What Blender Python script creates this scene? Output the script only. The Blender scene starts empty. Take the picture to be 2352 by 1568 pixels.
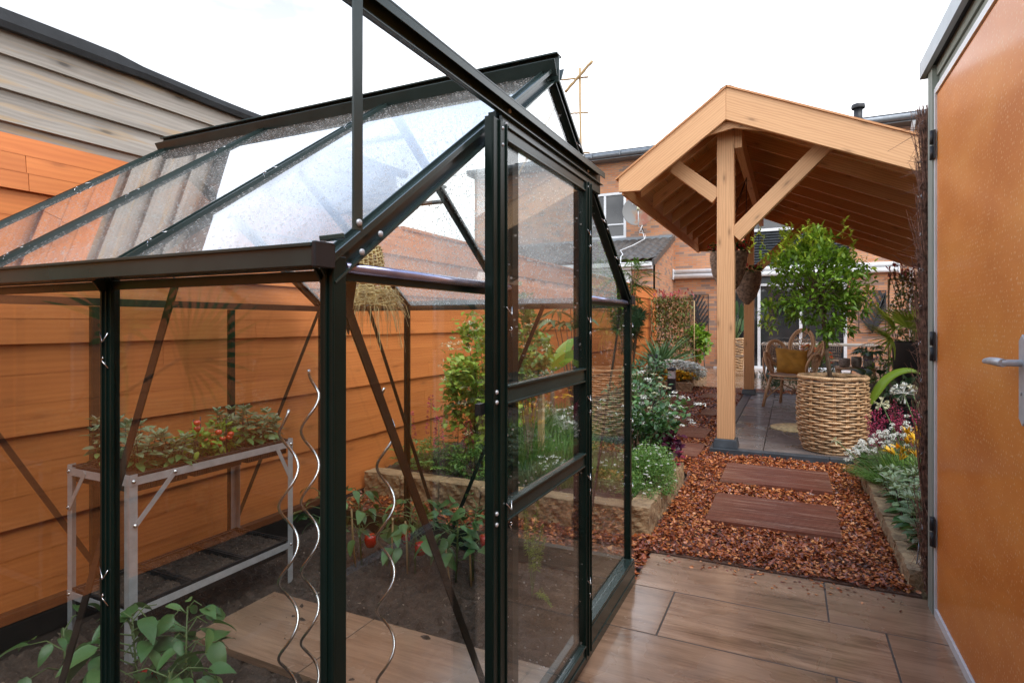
import bpy, math, random
import numpy as np
from mathutils import Vector, Matrix
# ---------------------------------------------------------------- camera, sky, sun, exposure
R = math.radians
SC = bpy.context.scene
COL = SC.collection
HC = 1.2                                   # eye height
YAW = R(25.66)
FW = np.array([-math.sin(YAW), math.cos(YAW), 0.0]); RT = np.array([math.cos(YAW), math.sin(YAW), 0.0])
FPX = 1330.0                               # focal length for a 2352 px wide picture
cam = bpy.data.cameras.new('camera'); camo = bpy.data.objects.new('camera', cam); COL.objects.link(camo)
camo.location = (0, 0, HC); camo.rotation_euler = (R(90), 0, YAW)
cam.sensor_width = 36; cam.lens = 36 * FPX / 2352; cam.shift_y = -42 / 2352; cam.clip_start = 0.03; cam.clip_end = 500
SC.camera = camo
W = bpy.data.worlds.new("World"); SC.world = W; W.use_nodes = True
nt = W.node_tree; nt.nodes.clear()
sky = nt.nodes.new('ShaderNodeTexSky'); sky.sky_type = 'NISHITA'; sky.sun_disc = False
SUN_EL, SUN_AZ = R(58), R(132)             # azimuth clockwise from +Y
sky.sun_elevation = SUN_EL; sky.sun_rotation = SUN_AZ
tc = nt.nodes.new('ShaderNodeTexCoord'); mp = nt.nodes.new('ShaderNodeMapping'); mp.inputs['Scale'].default_value = (1.2, 1.2, 3.5)
nz = nt.nodes.new('ShaderNodeTexNoise'); nz.inputs['Scale'].default_value = 1.6; nz.inputs['Detail'].default_value = 6; nz.inputs['Roughness'].default_value = .55
rp = nt.nodes.new('ShaderNodeValToRGB'); rp.color_ramp.elements[0].position = .36; rp.color_ramp.elements[0].color = (4.4, 4.5, 4.7, 1)
rp.color_ramp.elements[1].position = .52; rp.color_ramp.elements[1].color = (10.6, 10.7, 10.9, 1)
mx = nt.nodes.new('ShaderNodeMix'); mx.data_type = 'RGBA'; mx.inputs['Factor'].default_value = .93
bg = nt.nodes.new('ShaderNodeBackground'); bg.inputs['Strength'].default_value = .112
ow = nt.nodes.new('ShaderNodeOutputWorld')
L = nt.links.new
L(tc.outputs['Generated'], mp.inputs['Vector']); L(mp.outputs[0], nz.inputs['Vector']); L(nz.outputs['Fac'], rp.inputs['Fac'])
sx = nt.nodes.new('ShaderNodeSeparateXYZ'); L(tc.outputs['Generated'], sx.inputs[0])
zr_ = nt.nodes.new('ShaderNodeValToRGB'); zr_.color_ramp.elements[0].position = .36; zr_.color_ramp.elements[0].color = (1, 1, 1, 1); zr_.color_ramp.elements[1].position = .62; zr_.color_ramp.elements[1].color = (.33, .41, .55, 1)
L(sx.outputs['Z'], zr_.inputs['Fac']); ml = nt.nodes.new('ShaderNodeMix'); ml.data_type = 'RGBA'; ml.blend_type = 'MULTIPLY'; ml.inputs['Factor'].default_value = 1
mi = [i for i in ml.inputs if i.type == 'RGBA']; L(rp.outputs['Color'], mi[0]); L(zr_.outputs['Color'], mi[1]); mo = [o for o in ml.outputs if o.type == 'RGBA'][0]; ia = [i for i in mx.inputs if i.type == 'RGBA']
L(sky.outputs[0], ia[0]); L(mo, ia[1]); L([o for o in mx.outputs if o.type == 'RGBA'][0], bg.inputs['Color']); L(bg.outputs[0], ow.inputs['Surface'])
sd = bpy.data.lights.new('sun', 'SUN'); sd.energy = 1.35; sd.angle = R(45); sd.color = (1, .965, .92)
so = bpy.data.objects.new('sun', sd); COL.objects.link(so); so.location = (0, 0, 20)
sdir = Vector((math.sin(SUN_AZ) * math.cos(SUN_EL), math.cos(SUN_AZ) * math.cos(SUN_EL), math.sin(SUN_EL)))
so.rotation_euler = sdir.to_track_quat('Z', 'Y').to_euler()
SC.view_settings.view_transform = 'Standard'; SC.view_settings.look = 'None'; SC.view_settings.gamma = 1
SC.view_settings.exposure = 1.36
SC.cycles.transparent_max_bounces = 40; SC.cycles.max_bounces = 10; SC.cycles.diffuse_bounces = 6
SC.cycles.caustics_reflective = False; SC.cycles.caustics_refractive = False

random.seed(7); RNG = np.random.default_rng(11)
def A(*v): return np.array(v, float)
def at(px, py, X=None, Y=None, Z=None, d=None):
    """a point of the place seen at (px, py), on a known plane"""
    t = (px - 1176) / FPX; u = (742 - py) / FPX
    ray = FW + t * RT + u * A(0, 0, 1)
    if X is not None: k = X / ray[0]
    elif Y is not None: k = Y / ray[1]
    elif Z is not None: k = (Z - HC) / ray[2]
    else: k = d
    return A(0, 0, HC) + k * ray
def nrm(v):
    v = np.asarray(v, float); return v / (np.linalg.norm(v, axis=-1, keepdims=True) + 1e-12)
# ---------------------------------------------------------------- mesh builder
ORG = {}
class MB:
    def __init__(s): s.v = []; s.n = 0; s.f = []; s.uv = []; s.r = []; s.m = []; s.sm = []
    def add(s, V, F, UV=None, rnd=None, mat=0, smooth=False):
        V = np.asarray(V, float).reshape(-1, 3); F = np.asarray(F, int)
        if UV is None: UV = np.zeros((F.shape[0], F.shape[1], 2))
        if rnd is None: rnd = random.random()
        s.v.append(V); s.f.append(F + s.n); s.uv.append(np.asarray(UV, float).reshape(-1, 2))
        s.r.append(np.broadcast_to(np.asarray(rnd, float), (len(V),)).copy())
        s.m.append(np.full(len(F), mat)); s.sm.append(np.full(len(F), smooth)); s.n += len(V); return s
    # oriented box: 8 corners, uv runs along the long (x) axis in metres
    def obox(s, c, ax, ay, az, lx, ly, lz, mat=0, rnd=None, taper=1.0):
        c = A(*c); ax, ay, az = A(*ax), A(*ay), A(*az)
        V = []
        for i in (-.5, .5):
            for j in (-.5, .5):
                for k in (-.5, .5):
                    tp = taper if i > 0 else 1
                    V.append(c + ax * lx * i + ay * ly * j * tp + az * lz * k * tp)
        F = [(0, 1, 3, 2), (4, 6, 7, 5), (0, 4, 5, 1), (2, 3, 7, 6), (0, 2, 6, 4), (1, 5, 7, 3)]
        o = random.uniform(0, 50); q = random.uniform(0, 50); UV = []
        def uvf(idx, kind):
            r = []
            for n in idx:
                i, j, k = (n >> 2) & 1, (n >> 1) & 1, n & 1
                if kind == 'x': r.append((o + j * ly, q + k * lz))
                if kind == 'y': r.append((o + i * lx, q + ly + k * lz))
                if kind == 'z': r.append((o + i * lx, q + j * ly))
            return r
        for f, kd in zip(F, 'xxyyzz'): UV.append(uvf(f, kd))
        return s.add(V, F, UV, rnd, mat)
    def box(s, lo, hi, mat=0, along=None, rnd=None):
        lo, hi = A(*lo), A(*hi); c = (lo + hi) / 2; l = hi - lo
        if along is None: along = int(np.argmax(l))
        e = np.eye(3); o = [i for i in range(3) if i != along]
        return s.obox(c, e[along], e[o[0]], e[o[1]], l[along], l[o[0]], l[o[1]], mat, rnd) if along != 1 else s.obox(c, e[1], e[2], e[0], l[1], l[2], l[0], mat, rnd)
    def beam(s, p, q, w, h, up=(0, 0, 1), mat=0, rnd=None, taper=1.0):
        """w: across, h: along up"""
        p, q = A(*p), A(*q); l = np.linalg.norm(q - p); ax = (q - p) / l
        sd_ = np.cross(A(*up), ax)
        if np.linalg.norm(sd_) < 1e-6: sd_ = np.cross(A(1, 0, .01), ax)
        ay = nrm(sd_); az = np.cross(ax, ay)
        return s.obox((p + q) / 2, ax, ay, az, l, w, h, mat, rnd, taper)
    def prism(s, pts, n, th, mat=0, rnd=None, uax=None):
        """flat polygon pts (convex or not, planar) extruded by th along n (centred)"""
        P = np.asarray(pts, float); n = nrm(n); k = len(P)
        V = np.vstack([P - n * th / 2, P + n * th / 2])
        u = nrm(uax if uax is not None else P[1] - P[0]); v = np.cross(n, u); o = random.uniform(0, 50)
        uv = np.stack([P @ u + o, P @ v + o], 1)
        s.add(V, [list(range(k))[::-1]], [uv[::-1]], rnd, mat)
        n0 = s.n - 2 * k
        s.f.append(np.array([list(range(k, 2 * k))]) + n0); s.uv.append(uv); s.m.append(np.full(1, mat)); s.sm.append(np.full(1, False))
        F = [(i, (i + 1) % k, k + (i + 1) % k, k + i) for i in range(k)]
        UV = [[uv[i], uv[(i + 1) % k], uv[(i + 1) % k] + th, uv[i] + th] for i in range(k)]
        s.f.append(np.array(F) + n0); s.uv.append(np.array(UV).reshape(-1, 2)); s.m.append(np.full(k, mat)); s.sm.append(np.full(k, False))
        return s
    def tube(s, pts, r, seg=8, mat=0, rnd=None, closed=False, cap=True):
        P = np.asarray(pts, float); n = len(P); r = np.broadcast_to(np.asarray(r, float), (n,))
        T = np.gradient(P, axis=0) if not closed else (np.roll(P, -1, 0) - np.roll(P, 1, 0)); T = nrm(T)
        ref = A(0, 0, 1) if abs(T[0, 2]) < .9 else A(1, 0, 0)
        N = np.zeros_like(P); N[0] = nrm(np.cross(T[0], ref))
        for i in range(1, n):
            v = N[i - 1] - T[i] * np.dot(N[i - 1], T[i]); N[i] = nrm(v)
        B = np.cross(T, N); a = np.arange(seg) * 2 * math.pi / seg
        V = P[:, None] + r[:, None, None] * (np.cos(a)[None, :, None] * N[:, None] + np.sin(a)[None, :, None] * B[:, None])
        ln = np.concatenate([[0], np.cumsum(np.linalg.norm(np.diff(P, axis=0), axis=1))])
        F, UV = [], []; o = random.uniform(0, 50); m = n if closed else n - 1
        for i in range(m):
            j = (i + 1) % n
            for k in range(seg):
                k2 = (k + 1) % seg
                F.append((i * seg + k, j * seg + k, j * seg + k2, i * seg + k2))
                u0, u1 = o + ln[i], o + (ln[j] if j else ln[i] + .02); w = 2 * math.pi * r[i] / seg
                UV.append(((u0, o + k * w), (u1, o + k * w), (u1, o + (k + 1) * w), (u0, o + (k + 1) * w)))
        s.add(V.reshape(-1, 3), F, UV, rnd, mat, True)
        if cap and not closed:
            b = s.n - n * seg
            for idx in (list(range(seg)), [(n - 1) * seg + q for q in range(seg)][::-1]):
                s.f.append(np.array([idx]) + b); s.uv.append(np.zeros((seg, 2))); s.m.append(np.full(1, mat)); s.sm.append(np.full(1, False))
        return s
    def sticks(s, P0, P1, r0, r1=None, seg=4, mat=0, rnd=None):
        P0 = np.asarray(P0, float).reshape(-1, 3); P1 = np.asarray(P1, float).reshape(-1, 3); n = len(P0)
        r0 = np.broadcast_to(np.asarray(r0, float), (n,)); r1 = r0 if r1 is None else np.broadcast_to(np.asarray(r1, float), (n,))
        T = nrm(P1 - P0); ref = np.where(np.abs(T[:, 2:3]) < .9, A(0, 0, 1), A(1, 0, 0)); N = nrm(np.cross(T, ref)); B = np.cross(T, N)
        a = np.arange(seg) * 2 * math.pi / seg; c = np.cos(a)[None, :, None]; d = np.sin(a)[None, :, None]
        ring = c * N[:, None] + d * B[:, None]
        V = np.concatenate([P0[:, None] + r0[:, None, None] * ring, P1[:, None] + r1[:, None, None] * ring], 1)
        k = np.arange(seg); k2 = (k + 1) % seg
        f = np.stack([k, k + seg, k2 + seg, k2], 1)
        F = (np.arange(n)[:, None, None] * 2 * seg + f[None]).reshape(-1, 4)
        rr = RNG.random(n) if rnd is None else np.broadcast_to(rnd, (n,))
        return s.add(V.reshape(-1, 3), F, None, np.repeat(rr, 2 * seg), mat, True)
    def leaves(s, P, D, Ln, Wd, U=None, rows=1, fold=.25, droop=.2, shape='ovate', mat=0, rnd=None, wave=0):
        P = np.asarray(P, float).reshape(-1, 3); n = len(P)
        if n == 0: return s
        D = nrm(np.broadcast_to(D, (n, 3))); Ln = np.broadcast_to(Ln, (n,)).astype(float); Wd = np.broadcast_to(Wd, (n,)).astype(float)
        if U is None: U = A(0, 0, 1) + RNG.normal(0, .35, (n, 3))
        U = np.broadcast_to(U, (n, 3)); S = np.cross(D, U); bad = np.linalg.norm(S, axis=1) < .05
        S[bad] = np.cross(D[bad], A(1, .3, .1)); S = nrm(S); Nn = nrm(np.cross(S, D))
        rr = RNG.random(n) if rnd is None else np.broadcast_to(rnd, (n,))
        if rows == 1:
            m = P + D * Ln[:, None] * .5 - Nn * (droop * .3 * Ln)[:, None]
            tip = P + D * Ln[:, None] - Nn * (droop * Ln)[:, None]
            l = m + S * Wd[:, None] * .5 + Nn * (fold * Wd)[:, None]; r_ = m - S * Wd[:, None] * .5 + Nn * (fold * Wd)[:, None]
            V = np.stack([P, l, tip, r_], 1).reshape(-1, 3)
            b = np.arange(n)[:, None] * 4
            F = np.concatenate([b + np.array([[0, 2, 1]]), b + np.array([[0, 3, 2]])], 0)
            return s.add(V, F, None, np.repeat(rr, 4), mat, False)
        ss = np.linspace(0, 1, rows + 1)
        if shape == 'ovate': w = np.sin(np.pi * ss ** .72) ** .8 * (1 - .25 * ss)
        elif shape == 'oblong': w = np.sin(np.pi * ss ** .9) ** .55
        elif shape == 'blade': w = np.minimum(1, (1 - ss) * 2.2) * (.6 + .4 * np.minimum(1, ss * 4))
        elif shape == 'round': w = np.sin(np.pi * np.clip(ss, .02, .98)) ** .5
        elif shape == 'chip': w = np.sin(np.pi * np.clip(ss, .08, .92)) ** .7
        w = w * .5; w[-1] = max(w[-1], .01) if shape != 'chip' else w[-1]
        bend = droop * ss ** 2
        C = P[:, None] + D[:, None] * (Ln[:, None] * (ss - .18 * abs(droop) * ss ** 3))[:, :, None] - Nn[:, None] * (Ln[:, None] * bend[None])[:, :, None]
        wv = (wave * np.sin(ss * 9)[None, :, None] * Wd[:, None, None]) * Nn[:, None]
        off = S[:, None] * (Wd[:, None] * w[None])[:, :, None]; up = Nn[:, None] * (fold * Wd[:, None] * w[None])[:, :, None]
        V = np.stack([C + off + up + wv, C, C - off + up - wv], 2).reshape(n, -1, 3)
        nv = (rows + 1) * 3; f = []
        for i in range(rows):
            f += [(i * 3, i * 3 + 1, i * 3 + 4, i * 3 + 3), (i * 3 + 1, i * 3 + 2, i * 3 + 5, i * 3 + 4)]
        f = np.array(f); F = (np.arange(n)[:, None, None] * nv + f[None]).reshape(-1, 4)
        uv = []
        for i in range(rows):
            uv += [((0, ss[i]), (.5, ss[i]), (.5, ss[i + 1]), (0, ss[i + 1])), ((.5, ss[i]), (1, ss[i]), (1, ss[i + 1]), (.5, ss[i + 1]))]
        UV = np.tile(np.array(uv)[None], (n, 1, 1, 1)).reshape(-1, 4, 2)
        return s.add(V.reshape(-1, 3), F, UV, np.repeat(rr, nv), mat, True)
    def lathe(s, c, prof, seg=24, axis=(0, 0, 1), mat=0, rnd=None, sx=1, sy=1, lobes=0, la=0):
        c = A(*c); az = nrm(axis); ax = nrm(np.cross(az, A(0, 1, .01) if abs(az[1]) < .9 else A(1, 0, 0))); ay = np.cross(az, ax)
        V = []; a = np.arange(seg) * 2 * math.pi / seg
        for r, z in prof:
            rr = r * (1 + la * np.cos(lobes * a))
            V.append(c + (np.cos(a) * rr * sx)[:, None] * ax + (np.sin(a) * rr * sy)[:, None] * ay + z * az)
        n = len(prof); F = []; UV = []
        for i in range(n - 1):
            for k in range(seg):
                k2 = (k + 1) % seg; F.append((i * seg + k, i * seg + k2, (i + 1) * seg + k2, (i + 1) * seg + k))
                UV.append(((k / seg, prof[i][1]), ((k + 1) / seg, prof[i][1]), ((k + 1) / seg, prof[i + 1][1]), (k / seg, prof[i + 1][1])))
        return s.add(np.vstack(V), F, UV, rnd, mat, True)
    def grid(s, fn, nu, nv, mat=0, rnd=None, smooth=True, uvs=1):
        u = np.linspace(0, 1, nu + 1); v = np.linspace(0, 1, nv + 1); U_, V_ = np.meshgrid(u, v, indexing='ij')
        P = fn(U_, V_); P = np.stack(P, -1).reshape(-1, 3)
        i, j = np.meshgrid(np.arange(nu), np.arange(nv), indexing='ij'); a = (i * (nv + 1) + j).ravel()
        F = np.stack([a, a + nv + 1, a + nv + 2, a + 1], 1)
        q = np.stack([U_.ravel(), V_.ravel()], 1) * uvs
        return s.add(P, F, q[F], rnd, mat, smooth)
    def build(s, name, mats, parent=None, loc=None, bevel=0):
        V = np.vstack(s.v)
        if parent is not None: org = ORG[parent.name]
        else: org = A(*(loc if loc is not None else (V.mean(0)[0], V.mean(0)[1], V[:, 2].min())))
        V = V - org
        me = bpy.data.meshes.new(name); me.vertices.add(len(V)); me.vertices.foreach_set('co', V.ravel())
        loops = np.concatenate([f.ravel() for f in s.f]); sizes = np.concatenate([np.full(len(f), f.shape[1]) for f in s.f])
        me.loops.add(len(loops)); me.loops.foreach_set('vertex_index', loops)
        me.polygons.add(len(sizes)); me.polygons.foreach_set('loop_start', np.concatenate([[0], np.cumsum(sizes)[:-1]]))
        me.polygons.foreach_set('material_index', np.concatenate(s.m)); me.polygons.foreach_set('use_smooth', np.concatenate(s.sm))
        uvl = me.uv_layers.new(name='UVMap'); uvl.data.foreach_set('uv', np.concatenate(s.uv).ravel())
        at_ = me.attributes.new('rnd', 'FLOAT', 'POINT'); at_.data.foreach_set('value', np.concatenate(s.r))
        for m in (mats if isinstance(mats, (list, tuple)) else [mats]): me.materials.append(m)
        me.update(calc_edges=True); me.validate()
        o = bpy.data.objects.new(name, me); COL.objects.link(o)
        ORG[o.name] = org
        if parent is not None: o.parent = parent
        else: o.location = org
        if bevel:
            b = o.modifiers.new('bevel', 'BEVEL'); b.width = bevel; b.segments = 2; b.limit_method = 'ANGLE'; b.angle_limit = R(40)
        return o
def thing(name, label, cat, loc=(0, 0, 0), group=None, rotz=0):
    o = bpy.data.objects.new(name, None); COL.objects.link(o); o.location = loc; o.rotation_euler = (0, 0, rotz); o.empty_display_size = .1
    o['label'] = label; o['category'] = cat
    if group: o['group'] = group
    ORG[o.name] = A(*loc) if rotz == 0 else A(0, 0, 0)
    return o
def tag(o, label, cat, group=None):
    o['label'] = label; o['category'] = cat
    if group: o['group'] = group
    return o
def struct(o, kind='structure'): o['kind'] = kind; return o
def kids(o): return [c for c in COL.objects if c.parent == o]
def copy_tree(o, parent=None):
    c = o.copy(); COL.objects.link(c); c.parent = parent; ORG[c.name] = ORG[o.name]
    for ch in kids(o): copy_tree(ch, c)
    return c
# ---------------------------------------------------------------- materials
MT = {}
def newmat(name):
    m = bpy.data.materials.new(name); m.use_nodes = True; n = m.node_tree; b = n.nodes['Principled BSDF']; MT[name] = m; return m, n, b
def nd(n, t, **kw):
    x = n.nodes.new(t)
    for k, v in kw.items():
        if k in x.inputs.keys(): x.inputs[k].default_value = v
        else: setattr(x, k, v)
    return x
def ramp(n, src, stops):
    r = n.nodes.new('ShaderNodeValToRGB'); e = r.color_ramp.elements
    while len(e) < len(stops): e.new(.5)
    for q, (p, c) in zip(e, stops): q.position = p; q.color = (*c, 1) if len(c) == 3 else c
    n.links.new(src, r.inputs['Fac']); return r.outputs['Color']
def mixc(n, f, a, b, mode='MIX'):
    m = n.nodes.new('ShaderNodeMix'); m.data_type = 'RGBA'; m.blend_type = mode
    for s_, v in (('Factor', f), ('A', a), ('B', b)):
        i = m.inputs[s_] if s_ == 'Factor' else [x for x in m.inputs if x.name == s_ and x.type == 'RGBA'][0]
        if s_ == 'Factor': i = m.inputs[0]
        if hasattr(v, 'is_output'): n.links.new(v, i)
        else: i.default_value = v if s_ == 'Factor' else (*v, 1)
    return [x for x in m.outputs if x.type == 'RGBA'][0]
def mth(n, op, a, b=0.0, c=0.0):
    m = n.nodes.new('ShaderNodeMath'); m.operation = op
    for i, v in enumerate((a, b, c)):
        if hasattr(v, 'is_output'): n.links.new(v, m.inputs[i])
        else: m.inputs[i].default_value = v
    return m.outputs[0]
def coords(n, kind='UV', scale=(1, 1, 1)):
    t = n.nodes.new('ShaderNodeTexCoord'); m = n.nodes.new('ShaderNodeMapping'); m.inputs['Scale'].default_value = scale
    n.links.new(t.outputs[kind], m.inputs['Vector']); return m.outputs[0]
def noise(n, vec, scale, detail=4, rough=.55, dist=0):
    x = nd(n, 'ShaderNodeTexNoise', Scale=scale, Detail=detail, Roughness=rough, Distortion=dist); n.links.new(vec, x.inputs['Vector']); return x.outputs['Fac']
def bump(n, b, h, strength=.3, dist=.01):
    x = nd(n, 'ShaderNodeBump', Strength=strength, Distance=dist); n.links.new(h, x.inputs['Height']); n.links.new(x.outputs[0], b.inputs['Normal'])
def rndattr(n):
    a = n.nodes.new('ShaderNodeAttribute'); a.attribute_name = 'rnd'; return a.outputs['Fac']
def plain(name, c, rough=.5, metal=0, coat=0, var=.12, nscale=8, bmp=0, spec=.5):
    m, n, b = newmat(name); v = coords(n, 'Object'); f = noise(n, v, nscale, 5)
    d = tuple(x * (1 - var * 2) for x in c); e = tuple(min(1, x * (1 + var)) for x in c)
    n.links.new(ramp(n, f, [(.3, d), (.7, e)]), b.inputs['Base Color']); b.inputs['Roughness'].default_value = rough; b.inputs['Metallic'].default_value = metal
    b.inputs['Coat Weight'].default_value = coat; b.inputs['Specular IOR Level'].default_value = spec
    if bmp: bump(n, b, noise(n, v, nscale * 8, 4), bmp, .004)
    return m
def wood(name, light, dark, rough=.6, knots=.5, grain=38, bmp=.25, coat=0, streak=None, sv=1.0, wv_=.3):
    m, n, b = newmat(name); v = coords(n, 'UV', (1.3 * sv, grain * sv, 1)); f = noise(n, v, 1, 7, .62, .6)
    v2 = coords(n, 'UV', (.8, 5, 1)); f2 = noise(n, v2, 1, 3, .5, .8)
    wv = nd(n, 'ShaderNodeTexWave', Scale=7.0, Distortion=7.0, Detail=2.0); wv.bands_direction = 'Y'; n.links.new(coords(n, 'UV', (.35, 2.2, 1)), wv.inputs['Vector'])
    wf = mth(n, 'ADD', mth(n, 'MULTIPLY', wv.outputs['Fac'], wv_), (.3 - wv_) * .5)
    t = mth(n, 'ADD', mth(n, 'MULTIPLY', f, .55), mth(n, 'ADD', mth(n, 'MULTIPLY', f2, .30), wf))
    col = ramp(n, t, [(.3, dark), (.5, tuple((a + c) / 2 for a, c in zip(light, dark))), (.72, light)])
    rr = rndattr(n); col = mixc(n, mth(n, 'MULTIPLY', rr, .3), col, tuple(x * .6 for x in light))
    if knots:
        vo = nd(n, 'ShaderNodeTexVoronoi', voronoi_dimensions='2D', Scale=1.0); n.links.new(coords(n, 'UV', (1.7, 5.2, 1)), vo.inputs['Vector'])
        k = ramp(n, mth(n, 'ADD', vo.outputs['Distance'], mth(n, 'MULTIPLY', f, .05)), [(.05, (1, 1, 1)), (.08, (.4, .4, .4)), (.15, (0, 0, 0))])
        col = mixc(n, mth(n, 'MULTIPLY', k, knots), col, tuple(x * .45 for x in dark))
    if streak:
        g = ramp(n, noise(n, coords(n, 'UV', (1.1, 20, 1)), 1, 5, .7, .2), [(.54, (0, 0, 0)), (.62, (1, 1, 1))]); col = mixc(n, mth(n, 'MULTIPLY', g, .65), col, streak)
    n.links.new(col, b.inputs['Base Color']); b.inputs['Roughness'].default_value = rough; b.inputs['Coat Weight'].default_value = coat
    bump(n, b, f, bmp, .004); return m
def leafmat(name, stops, rough=.45, trans=.3, vein=True):
    m, n, b = newmat(name); r = rndattr(n); v = coords(n, 'Object'); f = noise(n, v, 18, 3)
    t = mth(n, 'ADD', mth(n, 'MULTIPLY', r, .8), mth(n, 'MULTIPLY', f, .2))
    col = ramp(n, t, stops)
    n.links.new(col, b.inputs['Base Color']); b.inputs['Roughness'].default_value = rough
    tr = nd(n, 'ShaderNodeBsdfTranslucent'); n.links.new(mixc(n, .5, col, (1, 1, .3), 'MULTIPLY'), tr.inputs['Color'])
    ms = nd(n, 'ShaderNodeMixShader'); ms.inputs[0].default_value = trans
    n.links.new(b.outputs[0], ms.inputs[1]); n.links.new(tr.outputs[0], ms.inputs[2]); n.links.new(ms.outputs[0], n.nodes['Material Output'].inputs['Surface']); return m
def glass(name, veil=.02, veilcol=(.8, .8, .78), drops=0, dscale=95, tint=(.975, .99, .982), dirt=.03, refl=1.0):
    m, n, b = newmat(name); n.nodes.remove(b); out = n.nodes['Material Output']
    g = n.nodes.new('ShaderNodeNewGeometry'); dp = nd(n, 'ShaderNodeVectorMath', operation='DOT_PRODUCT')
    n.links.new(g.outputs['Normal'], dp.inputs[0]); n.links.new(g.outputs['Incoming'], dp.inputs[1])
    c = mth(n, 'ABSOLUTE', dp.outputs['Value']); fr = mth(n, 'ADD', .04, mth(n, 'MULTIPLY', .96, mth(n, 'POWER', mth(n, 'SUBTRACT', 1.0, c), 5.0)))
    fr = mth(n, 'MINIMUM', mth(n, 'MULTIPLY', fr, refl), 1)
    tr = nd(n, 'ShaderNodeBsdfTransparent'); tr.inputs[0].default_value = (*tint, 1)
    gl = nd(n, 'ShaderNodeBsdfGlossy'); gl.inputs['Roughness'].default_value = 0.004; gl.inputs['Color'].default_value = (1, 1, 1, 1)
    tl = nd(n, 'ShaderNodeBsdfTranslucent'); tl.inputs[0].default_value = (*veilcol, 1)
    df = nd(n, 'ShaderNodeBsdfDiffuse'); df.inputs[0].default_value = (*veilcol, 1)
    vm = nd(n, 'ShaderNodeMixShader'); vm.inputs[0].default_value = .35; n.links.new(tl.outputs[0], vm.inputs[1]); n.links.new(df.outputs[0], vm.inputs[2])
    v = coords(n, 'UV'); f = noise(n, v, 3.5, 5, .6, .4)
    m1 = nd(n, 'ShaderNodeMixShader'); n.links.new(mth(n, 'MULTIPLY', ramp(n, f, [(.35, (veil * .6,) * 3), (.7, (veil * 1.3 + dirt,) * 3)]), 1), m1.inputs[0])
    n.links.new(tr.outputs[0], m1.inputs[1]); n.links.new(vm.outputs[0], m1.inputs[2])
    m2 = nd(n, 'ShaderNodeMixShader'); n.links.new(fr, m2.inputs[0]); n.links.new(m1.outputs[0], m2.inputs[1]); n.links.new(gl.outputs[0], m2.inputs[2])
    last = m2
    if drops:
        vo = nd(n, 'ShaderNodeTexVoronoi', voronoi_dimensions='2D', Scale=dscale, Randomness=1.0); n.links.new(coords(n, 'UV', (1, .7, 1)), vo.inputs['Vector'])
        sz = n.nodes.new('ShaderNodeSeparateColor'); n.links.new(vo.outputs['Color'], sz.inputs[0])
        msk = mth(n, 'LESS_THAN', vo.outputs['Distance'], mth(n, 'MULTIPLY', mth(n, 'SUBTRACT', sz.outputs[0], 1 - drops), .55 / max(drops, .01) * .7))
        g2 = nd(n, 'ShaderNodeBsdfGlossy'); g2.inputs['Roughness'].default_value = .25
        a1 = nd(n, 'ShaderNodeMixShader'); a1.inputs[0].default_value = .12; n.links.new(vm.outputs[0], a1.inputs[1]); n.links.new(g2.outputs[0], a1.inputs[2])
        a2 = nd(n, 'ShaderNodeMixShader'); n.links.new(mth(n, 'MULTIPLY', msk, .8), a2.inputs[0]); n.links.new(m2.outputs[0], a2.inputs[1]); n.links.new(a1.outputs[0], a2.inputs[2]); last = a2
    n.links.new(last.outputs[0], out.inputs['Surface']); return m

wood('orange_timber', (.78, .25, .062), (.54, .135, .030), rough=.55, knots=.45, wv_=.12, grain=24, bmp=.2)
wood('grey_timber', (.42, .375, .32), (.14, .12, .10), rough=.8, knots=.8, wv_=.10, grain=26, bmp=.5, streak=(.42, .28, .14))
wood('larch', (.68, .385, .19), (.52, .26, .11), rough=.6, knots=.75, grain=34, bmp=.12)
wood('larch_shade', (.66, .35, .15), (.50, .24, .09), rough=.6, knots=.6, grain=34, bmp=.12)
wood('red_edge', (.56, .27, .11), (.42, .17, .06), rough=.55, knots=.2)
wood('deck_red', (.24, .088, .058), (.085, .028, .020), rough=.3, knots=.15, grain=60, bmp=.5, streak=(.42, .26, .19), sv=.6)
wood('green_grey_timber', (.30, .33, .28), (.17, .19, .16), rough=.75, knots=.3, grain=30)
wood('stake_wood', (.60, .42, .19), (.40, .26, .11), rough=.7, knots=.4)
wood('bamboo', (.50, .34, .16), (.30, .19, .08), rough=.5, knots=0)
wood('rattan', (.60, .37, .20), (.40, .22, .11), rough=.4, knots=0, grain=80)
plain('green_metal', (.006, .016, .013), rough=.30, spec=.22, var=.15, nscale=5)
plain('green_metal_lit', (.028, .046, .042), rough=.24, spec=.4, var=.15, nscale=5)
plain('brown_metal', (.022, .017, .014), rough=.4, var=.15, spec=.25)
plain('black_plastic', (.012, .013, .015), rough=.45)
plain('film_sheen', (.58, .61, 1.0), rough=.25, metal=.75, var=.3, nscale=3)
plain('alu', (.50, .53, .56), rough=.38, metal=.25, var=.08, nscale=30)
plain('steel', (.62, .63, .63), rough=.22, metal=1, var=.15, nscale=12)
plain('dark_metal', (.02, .02, .022), rough=.5)
plain('white_paint', (.72, .73, .74), rough=.4, var=.06)
plain('zinc', (.20, .22, .24), rough=.4, metal=.4)
plain('trim_grey', (.36, .41, .44), rough=.4, metal=.2, var=.06)
plain('roof_black', (.018, .02, .022), rough=.65, var=.3, bmp=.3)
plain('tile_roof', (.085, .078, .072), rough=.45, var=.2, nscale=9, bmp=.2)
plain('kerb_dark', (.055, .065, .075), rough=.4, var=.2, nscale=10, bmp=.2)
plain('cloth_black', (.012, .012, .013), rough=.6)
plain('mustard', (.40, .19, .022), rough=.85, var=.18, nscale=9, bmp=.2)
plain('fur', (.20, .165, .14), rough=.95, var=.4, nscale=30)
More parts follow.
